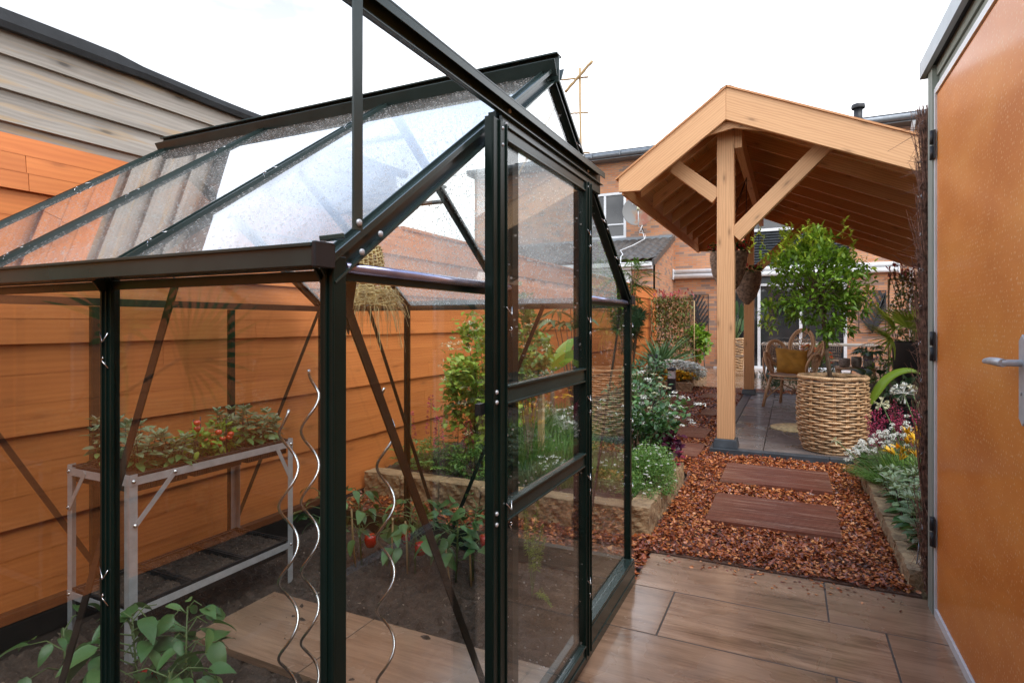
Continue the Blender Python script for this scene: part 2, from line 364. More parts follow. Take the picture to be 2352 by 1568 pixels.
plain('pot_grey', (.30, .27, .24), rough=.7, var=.25, nscale=40)
plain('straw', (.92, .64, .32), rough=.7, var=.3, nscale=25)
plain('wicker', (.62, .39, .20), rough=.42, var=.25, nscale=22, coat=.15)
plain('wicker_dark', (.24, .16, .105), rough=.6, var=.4, nscale=30)
plain('liner', (.03, .028, .03), rough=.5)
plain('stem_green', (.10, .16, .045), rough=.5)
plain('stem_brown', (.17, .115, .07), rough=.75, var=.3, nscale=25)
plain('twig', (.30, .155, .105), rough=.8, var=.45, nscale=40)
plain('red_fruit', (.55, .018, .008), rough=.16, coat=.5, var=.15)
plain('tomato', (.62, .06, .015), rough=.2, coat=.4, var=.2)
plain('white_petal', (.78, .78, .70), rough=.6, var=.08)
plain('cream_petal', (.72, .70, .46), rough=.6, var=.15)
plain('yellow_petal', (.88, .50, .02), rough=.55, var=.2)
plain('orange_petal', (.75, .16, .02), rough=.5, var=.15)
plain('pink_petal', (.50, .045, .12), rough=.6, var=.3)
plain('purple_petal', (.10, .04, .22), rough=.6, var=.3)
plain('red_petal', (.50, .012, .02), rough=.5, var=.2)
leafmat('leaf_bright', [(.1, (.10, .22, .02)), (.5, (.17, .33, .03)), (.9, (.32, .46, .06))])
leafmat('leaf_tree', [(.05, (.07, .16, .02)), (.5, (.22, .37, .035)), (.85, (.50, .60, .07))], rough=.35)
leafmat('leaf_mid', [(.1, (.06, .16, .03)), (.6, (.14, .28, .05)), (.9, (.24, .38, .08))])
leafmat('leaf_dark', [(.1, (.018, .055, .018)), (.6, (.045, .11, .03)), (.9, (.09, .17, .05))], rough=.35)
leafmat('leaf_pepper', [(.1, (.035, .105, .03)), (.6, (.075, .18, .05)), (.9, (.16, .29, .09))], rough=.38, trans=.22)
leafmat('leaf_sage', [(.05, (.14, .21, .12)), (.5, (.21, .31, .15)), (.85, (.30, .37, .24)), (.97, (.27, .23, .25))], rough=.8)
leafmat('leaf_lime', [(.1, (.20, .34, .035)), (.6, (.32, .46, .06)), (.9, (.48, .58, .13))])
leafmat('leaf_red', [(.1, (.08, .13, .03)), (.5, (.16, .22, .045)), (.72, (.24, .13, .045)), (.92, (.36, .05, .05))])
leafmat('leaf_redtop', [(.1, (.22, .05, .04)), (.9, (.45, .05, .07))])
leafmat('leaf_grass', [(.1, (.07, .18, .03)), (.6, (.15, .30, .06)), (.9, (.27, .40, .10))])
leafmat('leaf_blue', [(.1, (.05, .12, .05)), (.6, (.10, .20, .09)), (.9, (.19, .30, .15))])
leafmat('leaf_purple', [(.1, (.03, .008, .02)), (.9, (.13, .02, .06))])
leafmat('leaf_canna', [(.1, (.20, .36, .03)), (.9, (.36, .52, .06))], rough=.3, trans=.4)
leafmat('leaf_conifer', [(.1, (.03, .08, .03)), (.9, (.09, .18, .08))])
glass('glass_side', veil=.001, dirt=.003)
glass('glass_roof', veil=.27, dirt=.05, veilcol=(.80, .79, .76), drops=.35, dscale=120, refl=1.35)
glass('glass_gable', veil=.003, dirt=.006, drops=.02, dscale=160)
def window_mat():
    m, n, b = newmat('window_glass'); v = coords(n, 'Object'); f = noise(n, v, .9, 3)
    n.links.new(ramp(n, f, [(.35, (.012, .013, .015)), (.7, (.06, .06, .06))]), b.inputs['Base Color']); b.inputs['Roughness'].default_value = .03; b.inputs['Specular IOR Level'].default_value = 1
window_mat()
def brick_mat():
    m, n, b = newmat('brick'); v = coords(n, 'UV')
    bt = nd(n, 'ShaderNodeTexBrick', Scale=1.0); bt.inputs['Brick Width'].default_value = .222; bt.inputs['Row Height'].default_value = .0635; bt.inputs['Mortar Size'].default_value = .0055
    bt.inputs['Mortar Smooth'].default_value = .2; bt.inputs['Color1'].default_value = (.0, .0, .0, 1); bt.inputs['Color2'].default_value = (1, 1, 1, 1); bt.inputs['Mortar'].default_value = (.5, .5, .5, 1); bt.offset = .5
    n.links.new(v, bt.inputs['Vector'])
    c = ramp(n, bt.outputs['Color'], [(.0, (.54, .235, .115)), (.3, (.62, .30, .15)), (.55, (.50, .19, .08)), (.72, (.60, .30, .14)), (.86, (.30, .20, .155)), (1, (.24, .165, .13))])
    f = noise(n, coords(n, 'UV', (1, 3, 1)), 30, 5); c = mixc(n, mth(n, 'MULTIPLY', f, .4), c, (.32, .16, .10))
    c = mixc(n, bt.outputs['Fac'], c, (.30, .25, .21)); n.links.new(c, b.inputs['Base Color']); b.inputs['Roughness'].default_value = .85
    bump(n, b, mth(n, 'SUBTRACT', mth(n, 'MULTIPLY', f, .3), bt.outputs['Fac']), .5, .006)
brick_mat()
def soil_mat(name, c0, c1, c2):
    m, n, b = newmat(name); v = coords(n, 'Object'); f = noise(n, v, 26, 9, .7); g = noise(n, v, 160, 3)
    cc_ = ramp(n, mth(n, 'ADD', mth(n, 'MULTIPLY', f, .6), mth(n, 'MULTIPLY', g, .4)), [(.35, c0), (.55, c1), (.72, c2)]); cc_ = mixc(n, mth(n, 'POWER', rndattr(n), 5.0), cc_, (.42, .33, .25)); n.links.new(cc_, b.inputs['Base Color']); b.inputs['Roughness'].default_value = .9; bump(n, b, f, .9, .02)
soil_mat('soil', (.025, .017, .012), (.075, .05, .036), (.17, .12, .09))
soil_mat('bark_base', (.05, .016, .009), (.12, .04, .018), (.22, .075, .032))
def tile_mat(name, l, d, k, rough, grain=10, coat=.6):
    m, n, b = newmat(name); v = coords(n, 'UV', (1.1, grain, 1)); f = noise(n, v, 1.8, 9, .66, .15); f2 = noise(n, coords(n, 'UV', (1.4, 4.2, 1)), 1.8, 5, .62, .25); f3 = noise(n, coords(n, 'UV', (3, 60, 1)), 1.5, 6, .7)
    t = mth(n, 'ADD', mth(n, 'MULTIPLY', f, .36), mth(n, 'ADD', mth(n, 'MULTIPLY', f2, .34), mth(n, 'MULTIPLY', f3, .3)))
    col = ramp(n, t, [(.40, k), (.475, d), (.56, l), (.66, tuple(min(1, x * 1.3) for x in l))]); col = mixc(n, mth(n, 'MULTIPLY', rndattr(n), .6), col, tuple(x * .55 for x in l))
    n.links.new(col, b.inputs['Base Color'])
    wr = noise(n, coords(n, 'Object'), 3.5, 4, .6, .6)
    n.links.new(ramp(n, wr, [(.38, (rough * .35,) * 3), (.62, (rough * 1.6,) * 3)]), b.inputs['Roughness'])
    b.inputs['Coat Weight'].default_value = coat; b.inputs['Coat Roughness'].default_value = .12; bump(n, b, f3, .3, .003)
tile_mat('wood_tile', (.42, .265, .17), (.29, .175, .11), (.145, .085, .055), .24)
tile_mat('slab_tile', (.23, .19, .17), (.155, .125, .112), (.09, .075, .068), .5, grain=3, coat=.15)
plain('grout', (.07, .055, .045), rough=.8)
def chip_mat():
    m, n, b = newmat('bark_chip'); r = rndattr(n); f = noise(n, coords(n, 'Object'), 90, 3)
    c = ramp(n, mth(n, 'ADD', mth(n, 'MULTIPLY', r, .85), mth(n, 'MULTIPLY', f, .15)), [(.05, (.07, .015, .008)), (.4, (.24, .052, .016)), (.72, (.46, .13, .034)), (.93, (.70, .30, .10))])
    n.links.new(c, b.inputs['Base Color']); b.inputs['Roughness'].default_value = .3
chip_mat()
def stone_mat():
    m, n, b = newmat('sandstone'); v = coords(n, 'Object'); f = noise(n, v, 14, 8, .65); g = noise(n, v, 3, 3); 
    c = ramp(n, mth(n, 'ADD', mth(n, 'MULTIPLY', f, .6), mth(n, 'MULTIPLY', g, .4)), [(.36, (.15, .10, .055)), (.5, (.32, .21, .11)), (.64, (.47, .33, .18))])
    vo = ramp(n, noise(n, v, 7, 2), [(.66, (0, 0, 0)), (.72, (1, 1, 1))]); c = mixc(n, mth(n, 'MULTIPLY', vo, .75), c, (.09, .06, .045))
    n.links.new(c, b.inputs['Base Color']); b.inputs['Roughness'].default_value = .75; bump(n, b, f, 1, .02)
stone_mat()
def door_mat():
    m, n, b = newmat('door_orange'); v = coords(n, 'Object', (1, 1, 1)); f = noise(n, coords(n, 'Object', (1, 1, 2.2)), 1.9, 4, .55)  # stretched noise bands: soft reflections put into the door colour
    vo = nd(n, 'ShaderNodeTexVoronoi', voronoi_dimensions='2D', Scale=95.0); n.links.new(coords(n, 'UV', (.75, 1, 1)), vo.inputs['Vector']); sc = n.nodes.new('ShaderNodeSeparateColor'); n.links.new(vo.outputs['Color'], sc.inputs[0])
    msk = mth(n, 'LESS_THAN', vo.outputs['Distance'], mth(n, 'MULTIPLY', mth(n, 'SUBTRACT', sc.outputs[0], .45), .62))
    c = ramp(n, f, [(.35, (.62, .18, .020)), (.5, (.69, .22, .030)), (.68, (.76, .275, .048))]); c = mixc(n, mth(n, 'MULTIPLY', msk, .55), c, (.80, .46, .22))
    n.links.new(c, b.inputs['Base Color']); b.inputs['Roughness'].default_value = .5; b.inputs['Coat Weight'].default_value = .4; b.inputs['Coat Roughness'].default_value = .12; b.inputs['Specular IOR Level'].default_value = .25
    hb = mth(n, 'MULTIPLY', msk, mth(n, 'SUBTRACT', .3, vo.outputs['Distance'])); bump(n, b, hb, .6, .004)
door_mat()
def rust_mat():
    m, n, b = newmat('dish_paint'); v = coords(n, 'Object'); f = noise(n, v, 5, 6, .6, .5)
    s = nd(n, 'ShaderNodeSeparateXYZ'); n.links.new(v, s.inputs[0]); t = mth(n, 'ADD', mth(n, 'MULTIPLY', s.outputs['X'], 1.1), f)
    n.links.new(ramp(n, t, [(.38, (.15, .148, .14)), (.5, (.20, .13, .08)), (.62, (.20, .055, .025)), (.95, (.20, .11, .06))]), b.inputs['Base Color']); b.inputs['Roughness'].default_value = .6
rust_mat()
M = MT
# ================================================================ THE SETTING
g = MB(); g.grid(lambda u, v: ((u - .5) * 160, (v - .5) * 160 + 20, u * 0 - .06), 8, 8, uvs=100); struct(g.build('ground', M['soil'], loc=(0, 0, -.06)))
def soil_patch(name, x0, x1, y0, y1, z, amp, n, mat='soil'):
    m = MB(); k = int(max(4, (x1 - x0) * n)); l = int(max(4, (y1 - y0) * n)); hz = RNG.normal(0, 1, (k + 1, l + 1))
    for _ in range(1): hz = (hz + np.roll(hz, 1, 0) + np.roll(hz, 1, 1) + np.roll(hz, -1, 0)) / 2
    m.grid(lambda u, v: (x0 + u * (x1 - x0), y0 + v * (y1 - y0), z + hz * amp), k, l, smooth=False, rnd=0)
    cnt = int((x1 - x0) * (y1 - y0) * 700)
    P = np.stack([RNG.uniform(x0, x1, cnt), RNG.uniform(y0, y1, cnt), np.full(cnt, z + amp)], 1)
    m.leaves(P, RNG.normal(0, 1, (cnt, 3)) * A(1, 1, .4), RNG.uniform(.006, .024, cnt) * (.4 + RNG.random(cnt)), RNG.uniform(.004, .012, cnt), rows=1, fold=.3, rnd=RNG.random(cnt) * .97)
    return m
struct(soil_patch('s', -2.56, -.69, .70, 2.66, -.005, .011, 60).build('greenhouse_soil', M['soil'], loc=(-1.6, 1.7, 0)))
# wood-look paving, 80 x 40 cm, laid in half bond
def paving(name, rows, x0, x1, off, z, th=.03, L_=.80, gap=.007, mat='wood_tile'):
    m = MB()
    for (ya, yb), o in zip(rows, off):
        x = o - 10 * .8
        while x < x1:
            a, b = max(x, x0), min(x + L_, x1)
            if b - a > .02: m.box((a + gap / 2, ya + gap / 2, z - th), (b - gap / 2, yb - gap / 2, z), along=0, rnd=random.random())
            x += .8
    return m
rows = []; off = []; y = 3.05; i = 0
while y > -2.4: rows.append((y - .4, y)); off.append(.141 if i % 2 == 0 else .335); y -= .4; i += 1
pv = paving('p', rows, -.66, .56, off, 0); struct(pv.build('terrace_paving', M['wood_tile'], loc=(0, 1, 0), bevel=.0012))
m = MB(); m.box((-.66, -2.4, -.05), (.56, 3.047, -.0012), along=1); struct(m.build('paving_grout', M['grout'], loc=(0, 1, 0)))
m = MB(); m.box((-.64, 3.0505, -.04), (.45, 3.056, -.002)); struct(m.build('paving_edge', M['soil'], loc=(0, 3, 0)))
m = MB()
for a, b in ((-2.05, -1.505), (-1.5, -.705)): m.box((a, 1.452, -.01), (b, 1.848, .018), along=0)
struct(m.build('greenhouse_path', M['wood_tile'], loc=(-1.4, 1.65, 0), bevel=.0012))
# patio before the house
rows = []; off = []; y = 15.98; i = 0
while y > 11.3: rows.append((y - .4, y)); off.append(.1 if i % 2 else .5); y -= .4; i += 1
struct(paving('p', rows, -5, 4.6, off, .03, gap=.008).build('patio_paving', M['wood_tile'], loc=(0, 13, 0)))
m = MB(); m.box((-5, 11.2, -.05), (4.6, 15.99, .02)); struct(m.build('patio_grout', M['grout'], loc=(0, 13, 0)))
# slab under the pergola with a dark kerb
m = MB(); xs = [-.56, -.22, .55, 1.32, 2.09, 2.5]; ys = [5.68, 6.2, 7.17, 8.14, 9.11, 10.08, 10.3]
for a, b in zip(xs[:-1], xs[1:]):
    for c, d in zip(ys[:-1], ys[1:]):
        if c == 5.68: continue
        m.box((a + .003, (5.68 if c == 6.2 else c) + .003, 0), (b - .003, d - .003, .052), along=0)
struct(m.build('pergola_floor', M['slab_tile'], loc=(.9, 7.9, 0), bevel=.002))
m = MB()
for a, b in ((-.67, .30), (.303, 1.3), (1.303, 2.6)): m.box((a, 5.58, -.03), (b, 5.677, .056), along=0)
for a, b in ((5.68, 6.68), (6.683, 7.68), (7.683, 8.68), (8.683, 9.68), (9.683, 10.38)): m.box((-.67, a, -.03), (-.563, b, .056), along=1)
m.box((-.56, 10.303, -.03), (2.6, 10.38, .056)); m.box((-.56, 5.68, -.03), (2.5, 10.3, -.001))
struct(m.build('kerb', M['kerb_dark'], loc=(0, 5.6, 0), bevel=.004))
# bark mulch: base sheet and chips
def inreg(x, y):
    r = ((y > 3.07) & (y < 5.57) & (x > -.70) & (x < .50)) | ((y > 2.70) & (y < 3.2) & (x > -2.72) & (x < -.66)) | ((y > 3.07) & (y < 3.25) & (x > -.75) & (x < .5))
    r |= (y > 4.8) & (y < 11.2) & (x > -1.86) & (x < -.675) | ((y > 10.38) & (y < 11.25) & (x > -1.75) & (x < 3)) | ((y > 8.3) & (y < 10.4) & (x > -2.1) & (x < -.675))
    return r
m = MB()
for lo, hi in (((-.73, 3.06), (.52, 5.6)), ((-2.75, 2.68), (-.735, 3.25)), ((-1.9, 5.605), (-.66, 11.2)), ((-.655, 10.39), (3, 11.2))):
    m.box((lo[0], lo[1], -.05), (hi[0], hi[1], .004))
struct(m.build('mulch_base', M['bark_base'], loc=(0, 4, 0)))
TILES = [(-.455, .255, 3.60, 4.20), (-.47, .265, 4.55, 5.15), (-1.40, -.735, 5.27, 5.85), (-1.46, -.785, 6.17, 6.75), (-1.75, -1.10, 7.02, 7.6), (-1.06, -.70, 7.75, 8.3), (-1.85, -1.15, 8.6, 9.15), (-1.30, -.70, 9.55, 10.1), (-1.05, -.20, 10.48, 10.98)]
def chips(x0, x1, y0, y1, dens, size, zt):
    n = int((x1 - x0) * (y1 - y0) * dens); x = RNG.uniform(x0, x1, n); y = RNG.uniform(y0, y1, n); k = inreg(x, y); x, y = x[k], y[k]; n = len(x)
    hmp = .010 * (np.sin(x * 21 + 1) * np.cos(y * 17) + np.sin(x * 9 - y * 13))
    P = np.stack([x, y, zt * (.12 + .95 * RNG.random(n) ** .8) + hmp * .5], 1)
    D = RNG.normal(0, 1, (n, 3)) * A(1, 1, .35); U = A(0, 0, 1) + RNG.normal(0, .42, (n, 3))
    s = size * RNG.uniform(.6, 1.25, n); r = RNG.random(n) ** 1.15
    ok = np.ones(n, bool)
    for a, b, c, d in TILES: ok &= ~((P[:, 0] > a) & (P[:, 0] < b) & (P[:, 1] > c) & (P[:, 1] < d)) | (RNG.random(n) < .01)
    return P[ok], D[ok], s[ok], U[ok], r[ok]
m = MB()
for args, rws in (((-.75, .50, 3.05, 4.4, 11500, .0205, .026), 3), ((-.75, .5, 4.4, 5.58, 8600, .022, .026), 3), ((-2.75, -.66, 2.68, 3.25, 4200, .026, .022), 3), ((-1.86, -.66, 4.8, 7.5, 3600, .03, .024), 2)):
    P, D, s_, U, r = chips(*args); m.leaves(P, D, s_, s_ * RNG.uniform(.55, .8, len(P)), U=U, rows=rws, fold=-.35, droop=.12, shape='chip', rnd=r)
for args in ((-2.1, -.66, 7.5, 11.2, 1300, .045, .024), (-.66, 3, 10.38, 11.2, 1200, .045, .02)):
    P, D, s_, U, r = chips(*args); m.leaves(P, D, s_, s_ * .7, U=U, rows=1, fold=-.2, droop=.05, rnd=r)
n = 90; x = RNG.uniform(-.6, .45, n); y = 3.05 - np.abs(RNG.normal(0, .07, n)); m.leaves(np.stack([x, y, np.full(n, .004)], 1), RNG.normal(0, 1, (n, 3)) * A(1, 1, .05), RNG.uniform(.008, .024, n), .012, rows=2, fold=-.2, droop=.05, shape='chip')
struct(m.build('bark_mulch', M['bark_chip'], loc=(0, 4, 0)), 'stuff')
for nm, a in (('bed_soil', (-2.74, -.84, 3.38, 4.9, .12, .01, 26)), ('bed_soil', (-2.74, -1.45, 4.9, 6.6, .06, .015, 12)), ('bed_soil', (-2.74, -1.9, 6.6, 10.3, .05, .012, 12)), ('bed_soil', (.62, 3.2, 3.1, 5.57, .07, .008, 30)), ('bed_soil', (-3.2, -1.8, 10.6, 13.8, .12, .012, 12))):
    struct(soil_patch(nm, *a).build(nm, M['soil'], loc=(a[0], a[2], a[4])))
# stepping planks let into the mulch (each one lifts out)
def plank_tile(x0, x1, y0, y1, z, label, rz=0):
    m = MB(); n = 4; h = (y1 - y0) / n
    for i in range(n): m.box((x0, y0 + i * h + .004, z - .035), (x1, y0 + (i + 1) * h - .004, z), along=0)
    for i in range(n):
        k = 7
        for j in range(k): m.box((x0 + .002, y0 + i * h + .008 + j * h / k, z), (x1 - .002, y0 + i * h + .008 + (j + .55) * h / k, z + .0025), along=0)
    o = m.build('deck_tile', M['deck_red'], loc=((x0 + x1) / 2, (y0 + y1) / 2, 0)); o.rotation_euler.z = R(rz)
    tag(o, label, 'deck tile', 'grooved red decking tiles laid as stepping stones')
plank_tile(-.455, .255, 3.60, 4.20, .036, 'large grooved red-brown deck tile nearest the wood-look paving')
plank_tile(-.47, .265, 4.55, 5.15, .036, 'grooved red-brown deck tile just before the dark kerb of the pergola floor')
plank_tile(-1.40, -.735, 5.27, 5.85, .032, 'deck tile beside the near pergola post, behind the sandstone block corner')
plank_tile(-1.46, -.785, 6.17, 6.75, .030, 'second deck tile left of the near pergola post, partly under the white blossom')
plank_tile(-1.75, -1.10, 7.02, 7.6, .028, 'deck tile at the bend of the path, under the tips of the white flowering branches')
plank_tile(-1.06, -.70, 7.75, 8.3, .028, 'short deck tile seen directly behind the near pergola post')
plank_tile(-1.85, -1.15, 8.6, 9.15, .028, 'deck tile in front of the solar lanterns')
plank_tile(-1.30, -.70, 9.55, 10.1, .028, 'deck tile left of the far pergola post')
plank_tile(-1.05, -.20, 10.48, 10.98, .028, 'last deck tile against the edge of the far patio')
# sandstone blocks
def block(x0, x1, y0, y1, z0, z1, name_label, group, rz=0):
    nx, ny, nz_ = max(2, int((x1 - x0) / .02)), max(2, int((y1 - y0) / .02)), max(2, int((z1 - z0) / .02))
    c = A((x0 + x1) / 2, (y0 + y1) / 2, (z0 + z1) / 2); h = A(x1 - x0, y1 - y0, z1 - z0) / 2
    m = MB(); ph = RNG.uniform(0, 9, 6)
    def dsp(P):
        q = P / .03; top = (P[:, 2] > z1 - 1e-5)
        nz3 = np.stack([np.sin(q[:, 1] * 1.7 + q[:, 2] * 2.9 + ph[0]) * np.cos(q[:, 2] * 1.3 + q[:, 1] * .8 + ph[1]), np.sin(q[:, 0] * 1.9 + q[:, 2] * 2.3 + ph[2]) * np.cos(q[:, 0] * .8 + ph[3]), np.sin(q[:, 0] + ph[4]) * np.sin(q[:, 1] * 1.1 + ph[5])], 1)
        am = np.where(top[:, None], A(.0012, .0012, .0012), A(.006, .006, .002)); P = P + nz3 * am
        return P
    import itertools
    dims = (nx, ny, nz_)
    for ax in range(3):
        o = [i for i in range(3) if i != ax]
        for sg in (-1, 1):
            if ax == 2 and sg < 0: continue
            nu, nv = dims[o[0]], dims[o[1]]
            def fn(u, v, ax=ax, sg=sg, o=o):
                P = np.zeros(u.shape + (3,)); P[..., ax] = sg; P[..., o[0]] = u * 2 - 1; P[..., o[1]] = v * 2 - 1
                k = 1 - .012 * (np.abs(P) > .999).sum(-1, keepdims=True) * 1.0 + .012
                P = c + P * h * k; S = P.shape; P = dsp(P.reshape(-1, 3)).reshape(S); return P[..., 0], P[..., 1], P[..., 2]
            m.grid(fn, nu, nv, smooth=False)
    o = m.build('edging_block', M['sandstone'], loc=((x0 + x1) / 2, (y0 + y1) / 2, z0)); o.rotation_euler.z = R(rz); tag(o, name_label, 'stone block', group)
ordn = ['nearest the shed post, set a step aside', 'second from the shed post', 'third from the shed post', 'fourth from the shed post', 'fifth from the shed post, under the white flowers', 'farthest, touching the dark kerb']
y = 3.10
for i in range(6):
    dx = -.012 if i == 0 else random.uniform(-.004, .004)
    block(.478 + dx + (.012 if i == 0 else 0), .61 + dx, y, y + .395, -.05, .10 + random.uniform(-.004, .004), 'sandstone block of the right bed, ' + ordn[i], 'sandstone blocks edging the right bed', random.uniform(-.5, .5)); y += .41
y = 3.25; ordn = ['at the near corner', 'second from the near corner', 'third from the near corner', 'farthest, by the purple leaves']
for i in range(4):
    l = (.36, .27, .27, .29)[i]; block(-.835, -.712, y, y + l - .008, -.05, .165 + random.uniform(-.003, .003), 'sandstone block of the left bed beside the path, ' + ordn[i], 'sandstone blocks edging the left bed', random.uniform(-.6, .6)); y += l
x = -2.70; ordn = ['touching the orange fence', 'second from the orange fence', 'third from the orange fence', 'fourth from the orange fence', 'right behind the glass door', 'next to the near corner block']
for i in range(6):
    block(x, x + .30, 3.22, 3.36, -.05, .16 + random.uniform(-.004, .004), 'sandstone block of the bed wall behind the greenhouse, ' + ordn[i], 'sandstone blocks behind the greenhouse', random.uniform(-.5, .5)); x += .31
y = 10.5; ordn = ['at the near corner by the yellow pansies', 'second from the near corner', 'third from the near corner', 'nearest the house']
for i in range(4): block(-1.77, -1.62, y, y + .42, -.03, .17, 'small sandstone block edging the far left bed, ' + ordn[i], 'sandstone blocks of the far left bed'); y += .85 if i else .43
for i in range(3): block(-2.25 + i * .24, -2.02 + i * .24 + .0, 10.33, 10.46, -.03, .165, 'sandstone block at the front of the far left bed, ' + ['leftmost', 'middle', 'rightmost'][i] + ' of three', 'sandstone blocks of the far left bed')

# ================================================================ FENCE AND NEIGHBOUR SHED (left)
FX = -2.76
def lap_wall(m, X, y0, y1, levels, deep, mat=0, side=1, board=.12):
    """overlapped boards on plane X facing +x(side=1); levels = bottoms"""
    for i, z in enumerate(levels[:-1]):
        z1 = levels[i + 1]; big = deep(i)
        t0 = .030 if big else .022; t1 = .010 if big else .016
        j = i % 3; t0, t1 = .034 - .006 * j, .034 - .006 * (j + 1) - .0015
        if not deep(0) and not deep(1): t0, t1 = .030, .010
        P = [(X, y0, z), (X + side * t0, y0, z), (X + side * t1, y0, z1 + .004), (X, y0, z1 + .004)]
        cuts = [y0]; yc = y0 + random.uniform(.6, 3.4)
        while yc < y1 - .5: cuts.append(yc); yc += 3.6
        cuts.append(y1)
        for ya_, yb_ in zip(cuts[:-1], cuts[1:]): lap_seg(m, P, ya_ + (.0012 if ya_ > y0 else 0), yb_ - (.0012 if yb_ < y1 else 0), z1 - z, mat)
def lap_seg(m, P, y0, y1, h, mat):
        o = random.uniform(0, 60); L_ = y1 - y0
        V = [(p[0], yy, p[2]) for yy in (y0, y1) for p in P]
        F = [(0, 1, 2, 3), (7, 6, 5, 4), (1, 5, 6, 2), (0, 4, 5, 1), (2, 6, 7, 3)]
        UV = [[(o, o)] * 4, [(o, o)] * 4, [(o, o), (o + L_, o), (o + L_, o + h), (o, o + h)], [(o, o - .03), (o + L_, o - .03), (o + L_, o), (o, o)], [(o, o)] * 4]
        m.add(V, F, UV, random.random(), mat)
f = thing('timber_fence', 'orange stained fence of wide overlapping boards running behind the greenhouse', 'fence', (FX, 5, 0))
m = MB(); GB = [.035, .40, .757, 1.118, 1.42, 1.724, 1.935]; lv = [a + (b - a) * q / 3 for a, b in zip(GB[:-1], GB[1:]) for q in range(3)] + [1.935]
lap_wall(m, FX, -4.4, 13.3, lv, lambda i: i % 3 == 1); m.build('boards', M['orange_timber'], f)
m = MB()
m.box((FX - .03, -4.4, 0), (FX - .001, 13.3, 1.90)); m.build('backing', M['orange_timber'], f)
m = MB(); m.box((FX - .04, 3.72, 1.937), (FX + .03, 13.3, 1.96)); m.build('coping', M['orange_timber'], f)
m = MB(); m.box((FX - .02, -4.4, -.05), (FX + .045, 13.3, .028)); m.build('gravel_board', M['cloth_black'], f)
s = thing('garden_shed', 'weathered grey board shed with a black felt roof edge behind the orange fence', 'shed', (-4.3, 1, 0))
SX = FX - .045
m = MB(); lap_wall(m, SX, -4.4, 3.7, [1.80, 1.993, 2.12, 2.255, 2.385], lambda i: False); m.build('boards', M['grey_timber'], s)
m = MB(); m.box((-5.6, -4.4, 0), (SX - .001, 3.7, 2.37), along=1); m.build('wall', M['grey_timber'], s)
m = MB()
ny = 60
def edge(u, v):
    yy = -4.5 + u * 8.3; sag = .004 * np.sin(yy * 5) + .006 * np.sin(yy * 1.7)
    prof = np.array([(0.0, 2.36), (.052, 2.352), (.062, 2.375), (.060, 2.40), (.03, 2.416), (-.25, 2.44), (-2.9, 2.58)])
    k = (v * 6).round().astype(int)
    lapj = np.where((yy > .9) & (yy < 1.7), .012, 0)
    return SX + prof[k, 0] + np.where(k < 4, lapj * .6, 0), yy, prof[k, 1] + sag + np.where(k > 2, lapj, -lapj * .8)
m.grid(edge, ny, 6, smooth=False); m.build('roof_felt', M['roof_black'], s)


# ================================================================ SHED WITH ORANGE DOOR (right)
DX = .54
s = thing('storage_shed', 'garden shed with pale weathered boards and an orange panelled doorway', 'shed', (1.5, 1.2, 0))
m = MB()
for z0, z1, x in ((2.165, 2.215, DX + .012), (2.217, 2.262, DX + .004)): m.box((x, -1.5, z0), (x + .03, 2.93, z1), along=1)
m.build('top_boards', M['green_grey_timber'], s)
m = MB(); m.box((DX - .012, 2.905, -.02), (DX + .05, 2.985, 2.262), along=2); m.build('corner_post', M['green_grey_timber'], s)
m = MB(); m.box((DX - .034, -1.6, 2.255), (DX - .014, 3.02, 2.325), along=1); m.box((DX - .034, 3.0215, 2.255), (3.2, 3.035, 2.325), along=0); m.build('roof_trim', M['trim_grey'], s)
m = MB(); m.box((DX - .013, -1.6, 2.265), (3.2, 3.02, 2.318)); m.build('roof', M['roof_black'], s)
m = MB(); m.box((DX + .06, 2.94, 0), (3.2, 2.97, 2.25), along=0); m.box((3.15, -1.5, 0), (3.2, 2.93, 2.25), along=1); m.build('wall', M['green_grey_timber'], s)
m = MB(); m.box((DX + .02, -1.5, 0), (DX + .05, 1.78, 2.163), along=1); m.build('side_panel', M['door_orange'], s)
fr = MB(); fr.box((DX - .006, 2.885, 0), (DX + .02, 2.904, 2.16), along=2); fr.box((DX - .006, -1.5, 2.137), (DX + .02, 2.884, 2.163), along=1); fr.box((DX - .006, -1.5, 0), (DX + .018, 2.884, .032), along=1); fr.box((DX - .004, 1.80, .033), (DX + .018, 1.835, 2.136), along=2)
fr = fr.build('door_frame', M['white_paint'], s)
dr = MB(); dr.box((DX, 1.838, .036), (DX + .036, 2.880, 2.132), along=2); dr = dr.build('door', M['door_orange'], s, bevel=.003)
h = MB(); h.prism([(DX - .004, 1.868, .955), (DX - .004, 1.888, .938), (DX - .004, 1.912, .955), (DX - .004, 1.912, 1.155), (DX - .004, 1.888, 1.172), (DX - .004, 1.868, 1.155)], (1, 0, 0), .010)
h.tube([(DX - .006, 1.892, 1.098), (DX - .05, 1.892, 1.098)], .009, 12); h.tube([(DX - .047, 1.886, 1.098), (DX - .052, 1.92, 1.099), (DX - .052, 1.98, 1.098), (DX - .048, 2.035, 1.094)], [.011, .0115, .010, .0075], 12)
h.tube([(DX - .0095, 1.892, 1.02), (DX - .0115, 1.892, 1.02)], .005, 10); h.build('handle', M['alu'], dr, bevel=.002)
for z in (1.93, 1.105, .345):
    h = MB(); h.tube([(DX - .014, 2.893, z - .06), (DX - .014, 2.893, z - .004)], .009, 10); h.tube([(DX - .014, 2.893, z + .004), (DX - .014, 2.893, z + .06)], .009, 10); h.box((DX - .011, 2.868, z - .058), (DX - .0065, 2.915, z + .058)); h.build('hinge', M['dark_metal'], s)
